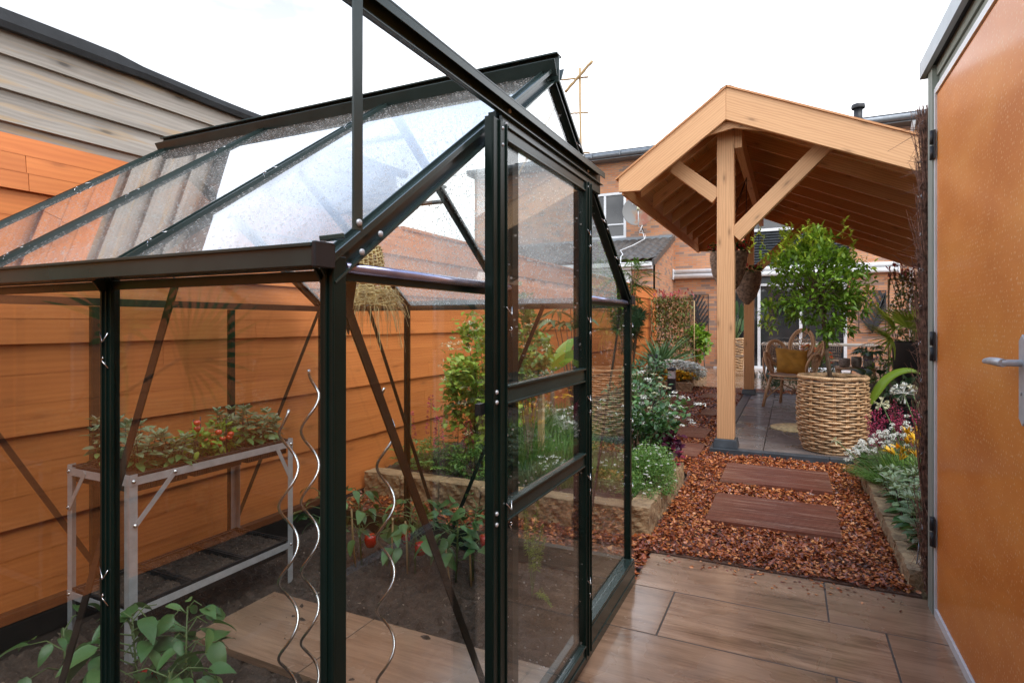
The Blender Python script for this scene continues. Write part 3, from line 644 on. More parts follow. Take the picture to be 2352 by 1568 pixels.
# brushwood screen hung behind the shed corner
m = MB(); n = 2600
x = .526 + RNG.gamma(1.2, .05, n); y = RNG.uniform(3.045, 3.10, n); z0 = RNG.uniform(0, 1.95, n); ln = RNG.uniform(.1, .5, n); k = x < .75; x, y, z0, ln = x[k], y[k], z0[k], ln[k]; n = len(x)
P0 = np.stack([x, y, z0], 1); P1 = np.stack([x + RNG.normal(0, .022, n), y + RNG.normal(0, .016, n), np.minimum(z0 + ln, 2.15)], 1)
m.sticks(P0, P1, RNG.uniform(.0008, .0024, n), RNG.uniform(.0005, .0015, n), 4)
n = 700; z = RNG.uniform(.05, 2.1, n); P0 = np.stack([RNG.uniform(.522, .55, n), RNG.uniform(3.04, 3.09, n), z], 1)
a = RNG.normal(0, 1, (n, 3)) * A(.035, .035, .06) + A(-.014, 0, .02); m.sticks(P0, P0 + a, .0014, .0006, 3)
n = 26; P0 = np.stack([RNG.uniform(.52, .55, n), RNG.uniform(3.04, 3.09, n), np.where(RNG.random(n) < .6, RNG.normal(1.45, .08, n), 2.05)], 1); m.sticks(P0, P0 + RNG.normal(0, 1, (n, 3)) * A(.06, .06, .07) + A(-.05, 0, .04), .0016, .0007, 3)
n = 260; P0 = np.stack([RNG.uniform(.75, 2.6, n), RNG.uniform(3.045, 3.09, n), RNG.uniform(0, .3, n)], 1); m.sticks(P0, P0 + A(0, 0, 1.8) + RNG.normal(0, .02, (n, 3)), .006, .004, 4)
b = m.build('brushwood_screen', M['twig'], loc=(.6, 3.07, 0)); tag(b, 'brown brushwood screen of wired twigs hanging at the corner post of the orange door', 'screen')
for z in np.arange(.15, 2.1, .16):
    m = MB(); pts = [(.515 + .008 * math.sin(i * 2.1 + z * 9), 3.036 + i * .007, z + .012 * math.sin(i * 1.7 + z * 30)) for i in range(10)]; m.tube(pts, .0008, 4); m.build('tie_wire', M['steel'], b)
pts = [at(2090, 1290, Y=3.2), at(2108, 1235, Y=3.2), at(2104, 1295, Y=3.18), at(2094, 1352, Y=3.17), at(2090, 1372, Y=3.16), at(2112, 1374, Y=3.16)]
o = MB().tube([at(2112, 1240, Y=3.2), at(2106, 1290, Y=3.19), at(2098, 1335, Y=3.18), at(2087, 1352, Y=3.17), at(2092, 1359, Y=3.165), at(2112, 1361, Y=3.16)], .003, 6).build('wire_hook', M['zinc']); tag(o, 'bent grey wire hook sticking out of the brushwood by the sandstone blocks', 'hook')
# ================================================================ GREENHOUSE
X0, X1, Y0, Y1, YR, ZE, ZR, ZB = -.682, -2.555, .736, 2.664, 1.70, 1.30, 1.985, .10
GH = thing('greenhouse', 'small glass greenhouse with dark green metal frame, wet roof panes and sliding door', 'greenhouse', (-1.6, 1.7, 0))
def part(m, name, mat='green_metal', parent=None, bevel=0): return m.build(name, M[mat], parent or GH, bevel=bevel)
def zr(y): return ZE + (ZR - ZE) * ((y - Y0) / (YR - Y0) if y <= YR else (Y1 - y) / (Y1 - YR))
# base frame
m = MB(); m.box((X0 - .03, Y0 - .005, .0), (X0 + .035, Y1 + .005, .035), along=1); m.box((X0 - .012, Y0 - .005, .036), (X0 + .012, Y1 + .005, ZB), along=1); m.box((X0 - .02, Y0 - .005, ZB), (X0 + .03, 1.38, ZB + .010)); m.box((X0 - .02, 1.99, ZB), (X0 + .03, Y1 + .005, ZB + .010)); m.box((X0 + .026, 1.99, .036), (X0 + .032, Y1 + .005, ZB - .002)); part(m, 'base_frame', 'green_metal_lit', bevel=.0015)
m = MB(); m.box((X1 - .02, Y0 - .02, .0), (X1 + .02, Y1 + .02, .15), along=1); part(m, 'base_frame', 'brown_metal')
for y in (Y0 - .01, Y1 + .01):
    m = MB(); m.box((X1 + .021, y - .02, .0), (X0 - .031, y + .02, ZB), along=0); part(m, 'base_frame', 'green_metal')
# corner posts: L profile with ribs
def corner(x, y, sx, sy, top):
    m = MB(); b = .030
    m.box((x - b / 2, y - b / 2, .02), (x + b / 2, y + b / 2, top), along=2)
    m.box((x + sx * b / 2 - .002, y - b / 2 - .003, .02), (x + sx * b / 2 + .002, y - b / 2 + .0, top - .001), along=2)
    m.box((x - .004, y - sy * (-b / 2) - .001, .02), (x + .003, y + sy * b / 2 + .004 * sy + .001, top - .002), along=2) if sy > 0 else m.box((x - .003, y - b / 2 - .004, .02), (x + .003, y - b / 2 + .001, top - .002), along=2)
    return part(m, 'corner_post', bevel=.0015)
for x, y, sx, sy in ((X0, Y0, 1, -1), (X0, Y1, 1, 1), (X1, Y0, -1, -1), (X1, Y1, -1, 1)): corner(x, y, sx, sy, ZE + .01)
BX = [-1.31, -1.93]
for y, s_ in ((Y0, -1), (Y1, 1)):
    for x in BX:
        m = MB(); m.box((x - .019, y - .002, ZB), (x + .019, y + .005, ZE), along=2); m.box((x - .003, y + .005 if s_ < 0 else y - .026, ZB), (x + .003, y + .026 if s_ < 0 else y - .003, ZE), along=2); m.box((x - .009, y - .006 if s_ < 0 else y + .0055, ZB), (x - .006, y - .0025 if s_ < 0 else y + .009, ZE), along=2); m.box((x + .006, y - .006 if s_ < 0 else y + .0055, ZB), (x + .009, y - .0025 if s_ < 0 else y + .009, ZE), along=2)
        part(m, 'wall_bar')
# gutters
for y, s_ in ((Y0 - .02, -1), (Y1 + .02, 1)):
    m = MB(); ya, yb = (y - .035, y + .022) if s_ < 0 else (y - .022, y + .035)
    m.box((X1 - .03, ya, ZE - .010), (X0 + .012, yb, ZE - .005), along=0); m.box((X1 - .03, ya - .003 if s_ < 0 else yb, ZE - .010), (X0 + .012, ya if s_ < 0 else yb + .003, ZE + .024), along=0)
    m.box((X1 - .03, ya - .007 if s_ < 0 else yb + .003, ZE + .020), (X0 + .012, ya - .003 if s_ < 0 else yb + .007, ZE + .026), along=0)
    m.box((X1 - .03, y + .0225 if s_ < 0 else ya - .003, ZE - .03), (X0 + .012, y + .026 if s_ < 0 else ya, ZE - .011), along=0)
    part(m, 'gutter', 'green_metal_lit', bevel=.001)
# ridge
m = MB(); m.box((X1 - .03, YR - .004, ZR - .03), (X0 + .03, YR + .004, ZR + .052), along=0); m.box((X1 - .03, YR - .02, ZR + .0525), (X0 + .03, YR + .02, ZR + .058), along=0); m.beam((X1 - .03, YR - .030, ZR + .005), (X0 + .03, YR - .030, ZR + .005), .004, .05, up=(0, -.5, .86)); m.beam((X1 - .03, YR + .030, ZR + .005), (X0 + .03, YR + .030, ZR + .005), .004, .05, up=(0, .5, .86)); part(m, 'ridge', 'green_metal_lit', bevel=.001)
# rafters
def rafter(x, near, gable=False):
    y = Y0 - .03 if near else Y1 + .03; s_ = 1 if near else -1
    sl = (ZR - ZE) / (YR - Y0)
    p = A(x, y, ZE - .02 + .004 + .01); p = A(x, y, zr(Y0) + (-.03) * sl + .012); q = A(x, YR - s_ * .012, ZR - .012 * sl + .012); up = nrm(A(0, -s_ * sl, 1))
    m = MB(); w = .028 if not gable else .034
    m.beam(p, q, w, .004, up); m.beam(p - up * .017, q - up * .017, .004, .028, up)
    for dx in (-1, 1): m.beam(p + A(dx * (w / 2 - .002), 0, 0) + up * .005, q + A(dx * (w / 2 - .002), 0, 0) + up * .005, .003, .008, up)
    if gable: m.beam(p - up * .015 + A(-w / 2 + .003, 0, 0), q - up * .015 + A(-w / 2 + .003, 0, 0), .004, .024, up); m.beam(p - up * .030, q - up * .030, w, .004, up)
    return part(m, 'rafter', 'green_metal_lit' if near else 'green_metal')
for x in BX:
    for nr in (True, False): rafter(x, nr)
for x in (X0, X1):
    for nr in (True, False): rafter(x, nr, True)
# eave-level bars of the gables; the sky's highlight on their film is painted lavender
for x, a, b in ((X0 - .004, Y0 + .02, 1.39), (X0 - .004, 1.992, Y1 - .02)):
    m = MB(); m.box((x - .010, a, ZE - .028), (x + .008, b, ZE - .004), along=1); c_ = part(m, 'cross_bar', 'green_metal'); m = MB(); m.tube([(x + .008, a + .001, ZE - .006), (x + .008, b - .001, ZE - .006)], .0095, 10); m.build('film_highlight', M['film_sheen'], c_)
m = MB(); m.box((X1 - .012, Y0 + .02, ZE - .03), (X1 + .012, Y1 - .02, ZE + .002), along=1); part(m, 'cross_bar', 'brown_metal')
for y in (1.39, 2.03):
    m = MB(); m.box((X1 - .012, y - .014, .15), (X1 + .012, y + .014, ZE - .032), along=2); part(m, 'wall_bar', 'green_metal')
# door posts and high bar of the front gable
for y in (1.417, 1.972):
    m = MB(); m.box((X0 - .014, y - .019, ZB), (X0 + .012, y + .019, 1.69), along=2); part(m, 'door_post', bevel=.001)
m = MB(); m.box((X0 - .010, 1.30, 1.691), (X0 + .014, 2.16, 1.735), along=1); part(m, 'cross_bar', bevel=.001)
# diagonal braces
def brace(p, q, mat='brown_metal', n=(0, 1, 0)):
    m = MB(); m.beam(p, q, .004, .020, up=np.cross(nrm(A(*q) - A(*p)), A(*n))); part(m, 'brace', mat)
brace((-1.13, Y0 + .034, 1.29), (-1.66, Y0 + .034, .10)); brace((X0 - .022, Y0 + .035, 1.27), (X0 - .022, 1.385, .12), n=(1, 0, 0)); brace((X0 - .022, Y1 - .035, 1.27), (X0 - .022, 2.0, .12), n=(1, 0, 0), mat='green_metal')
brace((-1.09, Y1 - .034, 1.29), (-1.62, Y1 - .034, .10), 'green_metal'); brace((-2.17, Y1 - .034, 1.28), (-1.70, Y1 - .034, .10), 'green_metal')
brace((X1 + .02, 2.62, 1.28), (X1 + .02, 2.02, .15), 'green_metal', n=(1, 0, 0)); brace((X1 + .02, .80, 1.28), (X1 + .02, 1.42, .15), 'brown_metal', n=(1, 0, 0))
m = MB(); m.prism([(X0 - .024, .752, 1.29), (X0 - .024, .80, 1.18), (X0 - .024, .84, 1.37), (X0 - .024, .79, 1.35)], (1, 0, 0), .003); part(m, 'gusset_plate', 'brown_metal')
m = MB(); m.prism([(X0 - .024, Y1 - .016, 1.29), (X0 - .024, Y1 - .06, 1.18), (X0 - .024, Y1 - .104, 1.37)], (1, 0, 0), .003); part(m, 'gusset_plate', 'brown_metal')
# near corner: gutter stop, bracket
m = MB(); m.box((X0 + .013, Y0 - .062, ZE - .013), (X0 + .022, Y0 - .018, ZE + .028)); m.box((X0 - .022, Y0 - .05, ZE - .004), (X0 + .011, Y0 - .018, ZE + .018)); part(m, 'gutter_end_cap', 'black_plastic', bevel=.002)
m = MB(); m.box((X0 + .013, Y1 + .0, ZE - .012), (X0 + .022, Y1 + .062, ZE + .028)); part(m, 'gutter_end_cap', 'black_plastic', bevel=.002)
m = MB(); m.beam((X0 + .005, Y0 - .035, ZE + .034), (X0 + .035, Y0 - .012, ZE + .040), .022, .008); part(m, 'bracket', 'green_metal_lit', bevel=.001)
m = MB(); m.tube([(X0 - .002, Y0 - .030, ZE + .028), (X0 - .002, Y0 - .030, ZE - .012)], .0016, 6); part(m, 'wire_tie', 'steel')
# sliding track and strut
TX = X0 + .030
m = MB(); m.box((TX - .003, .722, 1.722), (TX + .001, 2.13, 1.768), along=1); m.box((TX + .0012, .722, 1.7635), (TX + .020, 2.13, 1.768), along=1); m.box((TX + .0172, .722, 1.746), (TX + .020, 2.13, 1.7633), along=1); m.box((TX + .0012, .722, 1.722), (TX + .011, 2.13, 1.7255), along=1); m.box((TX - .013, .722, 1.7682), (TX + .003, 2.13, 1.771), along=1); part(m, 'door_track', 'green_metal_lit', bevel=.0006)
m = MB(); m.box((TX - .008, 1.30, 1.688), (TX + .001, 2.13, 1.7218), along=1); part(m, 'header_plate', 'green_metal_lit', bevel=.0006)
m = MB(); m.box((TX + .0202, .724, ZE + .050), (TX + .0245, .745, 1.80), along=2); part(m, 'strut', 'green_metal_lit')
# sliding door
DRX = X0 + .046
dd = MB()
# door as its own part holding stiles, rails and panes
dm = MB(); dm.box((DRX - .003, 1.2795, .06), (DRX + .001, 1.2815, 1.685)); DOOR = part(dm, 'door', 'green_metal')
def dpart(m, name, mat='green_metal', bevel=.0012): return m.build(name, M[mat], DOOR, bevel=bevel)
for y0_, y1_ in ((1.200, 1.279), (1.885, 1.950)):
    m = MB(); m.box((DRX - .012, y0_, .055), (DRX + .008, y1_, 1.687), along=2); m.box((DRX + .0082, y0_, .055), (DRX + .012, y0_ + .004, 1.687), along=2); m.box((DRX + .0082, y1_ - .008, .055), (DRX + .012, y1_ - .004, 1.687), along=2); m.box((DRX + .0082, (y0_ + y1_) / 2 - .006, .055), (DRX + .013, (y0_ + y1_) / 2 + .001, 1.687), along=2); dpart(m, 'stile')
for z0_, z1_ in ((1.000, 1.047), (.712, .758), (.060, .105), (1.648, 1.686)):
    m = MB(); m.box((DRX - .010, 1.282, z0_), (DRX + .006, 1.884, z1_), along=1); m.box((DRX + .0062, 1.282, z1_ - .006), (DRX + .012, 1.884, z1_), along=1); m.box((DRX + .0062, 1.282, z0_), (DRX + .010, 1.884, z0_ + .005), along=1); dpart(m, 'rail', 'green_metal_lit')
for z0_, z1_ in ((.106, .711), (.759, .999), (1.048, 1.647)):
    m = MB(); m.prism([(DRX - .004, 1.282, z0_), (DRX - .004, 1.884, z0_), (DRX - .004, 1.884, z1_), (DRX - .004, 1.282, z1_)], (1, 0, 0), .003); dpart(m, 'pane', 'glass_gable', 0)
for z_ in (1.012, 1.036, .722, .748):
    dpart(MB().lathe((DRX + .008, 1.222, z_), [(.0055, 0), (.005, .003), (.0025, .0045), (0, .005)], 10, (1, 0, 0)), 'bolt', 'alu', 0)
m = MB(); m.box((DRX - .028, 1.18, .985), (DRX - .0125, 1.205, 1.012)); dpart(m, 'latch', 'black_plastic')
# bolts on track and posts
for p in ((TX + .001, 1.34, 1.745), (TX + .001, 1.98, 1.742), (TX + .001, 1.32, 1.705)):
    part(MB().lathe(p, [(.006, 0), (.0055, .003), (.003, .004), (0, .0045)], 10, (1, 0, 0)), 'bolt', 'alu')
for y_, z_ in ((1.255, 1.672), (1.255, 1.632), (1.915, 1.67)):
    part(MB().lathe((DRX + .0085, y_, z_), [(.0045, 0), (.004, .002), (0, .003)], 10, (1, 0, 0)), 'bolt', 'alu')
for p in ((TX + .0245, .735, ZE + .062), (X0 + .018, .785, ZE + .022), (X0 + .018, .835, ZE + .060)):
    part(MB().lathe(p, [(.006, 0), (.0055, .003), (.003, .004), (0, .0045)], 10, (1, 0, 0)), 'bolt', 'alu')
# panes
def pane(pts, n, mat): return part(MB().prism(pts, n, .003, uax=None), 'pane', mat)
cols = [(X0 - .012, BX[0] + .005), (BX[0] - .005, BX[1] + .005), (BX[1] - .005, X1 + .012)]
for a, b in cols:
    pane([(b, Y0 + .008, ZB), (a, Y0 + .008, ZB), (a, Y0 + .008, ZE - .001), (b, Y0 + .008, ZE - .001)], (0, 1, 0), 'glass_side')
    pane([(a, Y1 - .008, ZB), (b, Y1 - .008, ZB), (b, Y1 - .008, ZE - .001), (a, Y1 - .008, ZE - .001)], (0, 1, 0), 'glass_side')
    sl = (ZR - ZE) / (YR - Y0); nn = nrm(A(0, -sl, 1)); n2 = nrm(A(0, sl, 1))
    e = .008
    pane([(b, Y0 - .012, zr(Y0) - .012 * sl + e), (a, Y0 - .012, zr(Y0) - .012 * sl + e), (a, YR - .012, zr(YR - .012) + e), (b, YR - .012, zr(YR - .012) + e)], nn, 'glass_roof')
    pane([(a, Y1 + .012, zr(Y1) - .012 * sl + e), (b, Y1 + .012, zr(Y1) - .012 * sl + e), (b, YR + .012, zr(YR + .012) + e), (a, YR + .012, zr(YR + .012) + e)], n2, 'glass_roof')
gx = X0 + .001
pane([(gx, Y0 + .019, ZB + .011), (gx, 1.395, ZB + .011), (gx, 1.395, zr(1.395) - .03), (gx, Y0 + .019, ZE - .0)], (1, 0, 0), 'glass_side')
pane([(gx, 1.995, ZB + .011), (gx, Y1 - .019, ZB + .011), (gx, Y1 - .019, ZE), (gx, 1.995, zr(1.995) - .03)], (1, 0, 0), 'glass_gable')
pane([(gx, 1.42, 1.737), (gx, 1.98, 1.737), (gx, YR + .03, ZR - .045), (gx, YR, ZR - .028), (gx, YR - .03, ZR - .045)], (1, 0, 0), 'glass_gable')
for a, b in ((Y0 + .02, 1.375), (1.405, 2.015), (2.045, Y1 - .02)):
    pane([(X1, a, .15), (X1, b, .15), (X1, b, ZE - .033), (X1, a, ZE - .033)], (1, 0, 0), 'glass_side')
pane([(X1, Y0 + .03, ZE + .003), (X1, Y1 - .03, ZE + .003), (X1, YR, ZR - .04)], (1, 0, 0), 'glass_side')
# roof vent in the far slope
a, b = cols[1]; y_a, y_b = 2.10, 1.82
for y_ in (y_a, y_b): 
    m = MB(); m.beam((a - .01, y_, zr(y_) + .018), (b + .01, y_, zr(y_) + .018), .02, .014); part(m, 'vent_frame', 'brown_metal')
m = MB(); m.beam((a - .02, y_a + .02, zr(y_a) + .085), (b + .02, y_a + .02, zr(y_a) + .085), .018, .01); part(m, 'vent_frame', 'brown_metal')
# glazing clips: bent spring wires
def clip(base, e1, e2, n):
    """e1: along the bar, e2: across, n: outwards"""
    base, e1, e2, n = A(*base), A(*e1), A(*e2), A(*n); q = []
    for u, v, w in ((.020, -.017, .001), (.004, -.001, .005), (.000, .002, .007), (.004, .005, .005), (.020, .013, .001)): q.append(base + e1 * u + e2 * v + n * w)
    m = MB(); m.tube(q, .0015, 5); part(m, 'glazing_clip', 'steel')
    q = [base + e1 * u + e2 * v + n * w for u, v, w in ((-.030, .001, .004), (-.034, .005, .007), (-.038, -.001, .006), (-.035, -.005, .004), (-.041, .000, .005), (-.055, .014, .001))]
    m = MB(); m.tube(q, .0015, 5); part(m, 'band_clip', 'steel')
for x in BX:
    for z in (1.16, .66, .33): clip((x, Y0 - .003, z), (0, 0, 1), (1, 0, 0), (0, -1, 0))
    for yy in (.86, 1.18, 1.50): 
        clip((x, yy, zr(yy) + .016), nrm(A(0, 1, sl)), (1, 0, 0), nn)
for yy in (.95, 1.35): clip((X1 + .01, yy, zr(yy) + .016), nrm(A(0, 1, sl)), (1, 0, 0), nn)
for yy, zz in ((1.915, 1.50), (1.915, 1.20), (1.915, .93), (1.915, .66), (1.915, .30), (1.285, .74), (1.287, 1.22)): clip((DRX + .010, yy, zz), (0, 0, 1), (0, 1, 0), (1, 0, 0))
for yy, zz in ((Y1 - .004, 1.18), (Y1 - .004, .74), (Y1 - .004, .44)): clip((X0 + .019, yy, zz), (0, 0, 1), (0, 1, 0), (1, 0, 0))
for yy in (1.92, 2.22, 2.40): clip((X0 + .019, yy, zr(yy) - .02), nrm(A(0, -1, sl)), (0, 1, 0), (1, 0, 0))

# ================================================================ STAGING SHELF
T = thing('staging_table', 'two-tier aluminium staging shelf standing against the back of the greenhouse', 'shelf', (-2.28, 1.62, 0))
sx0, sx1, sy0, sy1 = -2.47, -2.09, 1.25, 1.99
for x, y, a, b in ((sx0, sy0, 1, 1), (sx1, sy0, -1, 1), (sx0, sy1, 1, -1), (sx1, sy1, -1, -1)):
    m = MB(); m.box((min(x, x + a * .028), y - .001, 0), (max(x, x + a * .028), y + .001, .665), along=2); m.box((x - .001, min(y + b * .0012, y + b * .028), 0), (x + .001, max(y + b * .0012, y + b * .028), .665), along=2); m.build('leg', M['alu'], T)
for z, h in ((.655, .028), (.19, .028)):
    for y, s_ in ((sy0, -1), (sy1, 1)):
        m = MB(); m.box((sx0 + .002, y + s_ * .0015, z - h), (sx1 - .002, y + s_ * .0035, z), along=0); m.build('rail', M['alu'], T)
    for x, s_ in ((sx0, -1), (sx1, 1)):
        m = MB(); m.box((x + min(s_ * .0015, s_ * .0035), sy0 + .002, z - h), (x + max(s_ * .0015, s_ * .0035), sy1 - .002, z), along=1); m.box((min(x - s_ * .018, x), sy0 + .002, z - h), (max(x - s_ * .018, x), sy1 - .002, z - h + .0018), along=1); m.build('rail', M['alu'], T)
for (x, ya, yb) in ((sx1 + .004, sy0 + .015, sy0 + .17), (sx1 + .004, sy1 - .015, sy1 - .10)):
    m = MB(); m.beam((x, ya, .48), (x, yb, .648), .002, .018, up=(0, -1, .9)); m.build('brace', M['alu'], T)
m = MB(); m.beam((sx0 + .015, sy0 - .005, .50), (sx0 + .12, sy0 - .005, .648), .018, .002, up=(0, 1, 0)); m.build('brace', M['alu'], T)
for p, ax in (((sx1 + .004, sy0 + .013, .641), (1, 0, 0)), ((sx1 + .006, sy0 + .017, .485), (1, 0, 0)), ((sx1 + .006, sy0 + .165, .643), (1, 0, 0)), ((sx1 + .004, sy1 - .013, .641), (1, 0, 0)), ((sx1 + .004, sy1 - .013, .177), (1, 0, 0)), ((sx0 + .013, sy0 - .004, .641), (0, -1, 0)), ((sx0 + .013, sy0 - .006, .505), (0, -1, 0)), ((sx0 + .013, sy0 - .004, .177), (0, -1, 0))):
    MB().lathe(p, [(.0075, 0), (.007, .002), (.0035, .003), (.003, .0055), (0, .006)], 10, ax).build('bolt', M['steel'], T)
def tray(y0, y1, z, label, group):
    m = MB(); x0, x1 = sx0 + .012, sx1 - .012; d = .055
    m.box((x0, y0, z + .002), (x1, y0 + .008, z + .007)); m.box((x0, y1 - .008, z + .002), (x1, y1, z + .007)); m.box((x0, y0 + .008, z + .002), (x0 + .008, y1 - .008, z + .007)); m.box((x1 - .008, y0 + .008, z + .002), (x1, y1 - .008, z + .007))
    for i in range(26):
        w = (x1 - x0 - .02) / 26; m.box((x0 + .01 + i * w, y0 + .009, z - d), (x0 + .01 + (i + .7) * w, y0 + .012, z + .002)); m.box((x0 + .01 + i * w, y1 - .012, z - d), (x0 + .01 + (i + .7) * w, y1 - .009, z + .002))
    m.box((x0 + .009, y0 + .013, z - d - .003), (x1 - .009, y1 - .013, z - d)); m.box((x0 + .01, y0 + .0125, z - d), (x0 + .014, y1 - .0125, z + .002)); m.box((x1 - .014, y0 + .0125, z - d), (x1 - .010, y1 - .0125, z + .002))
    for i in range(22):
        w = (y1 - y0 - .03) / 22; m.box((x1 - .0098, y0 + .014 + i * w, z - d), (x1 - .006, y0 + .014 + (i + .6) * w, z + .002))
    t = thing('seed_tray', label, 'tray', ((x0 + x1) / 2, (y0 + y1) / 2, z - d), group); m.build('tub', M['cloth_black'], t)
    s = MB(); hz = RNG.normal(0, .004, (25, 19)); s.grid(lambda u, v: (x0 + .015 + u * (x1 - x0 - .03), y0 + .014 + v * (y1 - y0 - .028), z - .008 + hz), 24, 18, smooth=False, rnd=0)
    n = 260; P = np.stack([RNG.uniform(x0 + .02, x1 - .02, n), RNG.uniform(y0 + .02, y1 - .02, n), np.full(n, z - .004)], 1); s.leaves(P, RNG.normal(0, 1, (n, 3)), RNG.uniform(.004, .014, n), .006, rows=1, rnd=RNG.random(n) * .9); s.build('potting_soil', M['soil'], t)
    return t
for k, (a, b) in enumerate(((1.256, 1.495), (1.50, 1.74), (1.745, 1.984))):
    w = ['near', 'middle', 'far'][k]
    tray(a, b, .655, f'black tray on the top tier, {w} one, ' + ['planted with the nearer sage', 'holding the tomato plants', 'holding the farther sage'][k], 'seed trays on the top tier'); tray(a, b, .19, f'black tray of bare soil on the lower tier of the staging, {w} one', 'soil-filled trays on the lower tier')
# ---------------------------------------------------------------- spiral stakes
def spiral(px, ytop, X, Y, dz, label, ph, tilt=0):
    zt = (at(px, ytop, Y=Y))[2]; L_ = zt + .03; n = 90; t = np.linspace(0, 1, n); z = -.03 + L_ * t
    amp = .026 * np.minimum(1, (1 - t) * 12 + .2); a = ph + z / .215 * 2 * math.pi
    P = np.stack([X + amp * np.cos(a) + tilt * t, Y + amp * np.sin(a), z], 1)
    o = MB().tube(P, .0042, 10).build('spiral_stake', M['steel'], loc=(X, Y, 0)); tag(o, label, 'plant stake', 'wavy metal plant stakes')
spiral(665, 940, -1.287, 1.21, 0, 'wavy metal plant stake in front of the staging shelf, lowest of the three', 2.9)
spiral(722, 850, -1.325, 1.33, 0, 'wavy metal plant stake half hidden by the thick corner post', 3.6)
spiral(893, 890, -1.10, 1.41, 0, 'wavy metal plant stake to the right of the thick corner post', .2)
# ---------------------------------------------------------------- woven straw nest hanging inside
c = at(850, 700, Y=1.80); c[2] = 0
sk = thing('straw_skep', 'woven straw bell hanging under the greenhouse roof with frayed straw fringe', 'straw basket', (c[0], c[1], 1.25))
m = MB(); zz = 1.27
for ring in range(34):
    t = ring / 29; z = zz + .25 * t; r = .092 * (1 - t) ** .55 + .012 if t > .25 else .105 - .03 * t / .25
    r = np.interp(t, [0, .15, .3, .6, .72, .9, 1], [.100, .090, .072, .050, .046, .036, .008])
    n = 60; a = np.arange(n) * 2 * math.pi / n; wob = .006 * np.sin(a * 9 + ring * math.pi) + RNG.normal(0, .0016, n)
    m.tube(np.stack([c[0] + (r + wob) * np.cos(a), c[1] + (r + wob) * np.sin(a), z + .003 * np.sin(a * 5 + ring)], 1), .0036, 5, closed=True, rnd=random.random())
for k in range(18):
    a = k * 2 * math.pi / 18; m.tube([(c[0] + r_ * math.cos(a + .15 * math.sin(i * 3)), c[1] + r_ * math.sin(a + .15 * math.sin(i * 3)), zz + .25 * t_) for i, (t_, r_) in enumerate([(0, .102), (.15, .094), (.3, .076), (.6, .054), (.9, .04), (1, .01)])], .003, 4, rnd=random.random())
m.build('woven_shell', M['straw'], sk)
m = MB()
for k in range(620):
    a = random.uniform(0, 6.28); r = random.uniform(.075, .108); z = 1.27 + random.uniform(0, .06); l = random.choice([.03, .045, .06, .10, .17]) * random.uniform(.6, 1.2); o = random.uniform(.0, .07)
    if random.random() < .65:
        da = random.uniform(.3, .9) * random.choice((-1, 1)); P = [(c[0] + (r + .008 * i * random.random()) * math.cos(a + da * i / 3), c[1] + (r + .008 * i * random.random()) * math.sin(a + da * i / 3), z + random.uniform(-.008, .008) * i) for i in range(4)]
    else: P = [(c[0] + (r + o * s_) * math.cos(a), c[1] + (r + o * s_) * math.sin(a), z - l * s_ * s_ ) for s_ in (0, .33, .66, 1)]; P = [(p[0] + random.uniform(-.006, .006), p[1] + random.uniform(-.006, .006), p[2]) for p in P]
    m.tube(P, random.uniform(.0005, .0011), 3, cap=False, rnd=random.random())
m.build('straw_fringe', M['straw'], sk)
m = MB(); m.tube([(c[0], c[1], 1.52), (c[0], YR + .004, ZR - .035)], .0012, 5); m.build('string', M['straw'], sk)
# ================================================================ HOUSE
HY = 16.0
H = thing('brick_house', 'orange brick terraced house closing the far end of the garden', 'house', (0, HY, 0))
def wallrect(m, x0, x1, z0, z1, y0, y1):
    m.prism([(x0, y0, z0), (x1, y0, z0), (x1, y0, z1), (x0, y0, z1)], (0, -1, 0), .0001) if False else None
    V = [(x0, y0, z0), (x1, y0, z0), (x1, y0, z1), (x0, y0, z1), (x0, y1, z0), (x1, y1, z0), (x1, y1, z1), (x0, y1, z1)]
    F = [(0, 1, 2, 3), (5, 4, 7, 6), (4, 0, 3, 7), (1, 5, 6, 2), (3, 2, 6, 7), (4, 5, 1, 0)]
    uv = lambda f: [((V[i][0] + V[i][1]), V[i][2]) for i in f]
    m.add(V, F, [uv(f) for f in F])
holes = [(-5.25, -4.14, 3.58, 4.88), (-1.72, 1.23, .05, 2.2), (-.925, 1.28, 2.42, 4.55)]
xs = sorted(set([-9, 7] + [h[0] for h in holes] + [h[1] for h in holes])); zs = sorted(set([0, 5.75] + [h[2] for h in holes] + [h[3] for h in holes]))
m = MB()
for a, b in zip(xs[:-1], xs[1:]):
    # merge vertically where no hole
    z0 = None
    for c, d in zip(zs[:-1], zs[1:]):
        hole = any(h[0] <= a and b <= h[1] and h[2] <= c and d <= h[3] for h in holes)
        if not hole: z0 = c if z0 is None else z0
        if (hole or d == zs[-1]) and z0 is not None:
            wallrect(m, a, b, z0, c if hole else d, HY, HY + .3); z0 = None
m.build('wall', M['brick'], H)
m = MB(); m.box((-9, HY + .31, 0), (7, 26, 5.7)); m.build('rear_body', M['brick'], H)
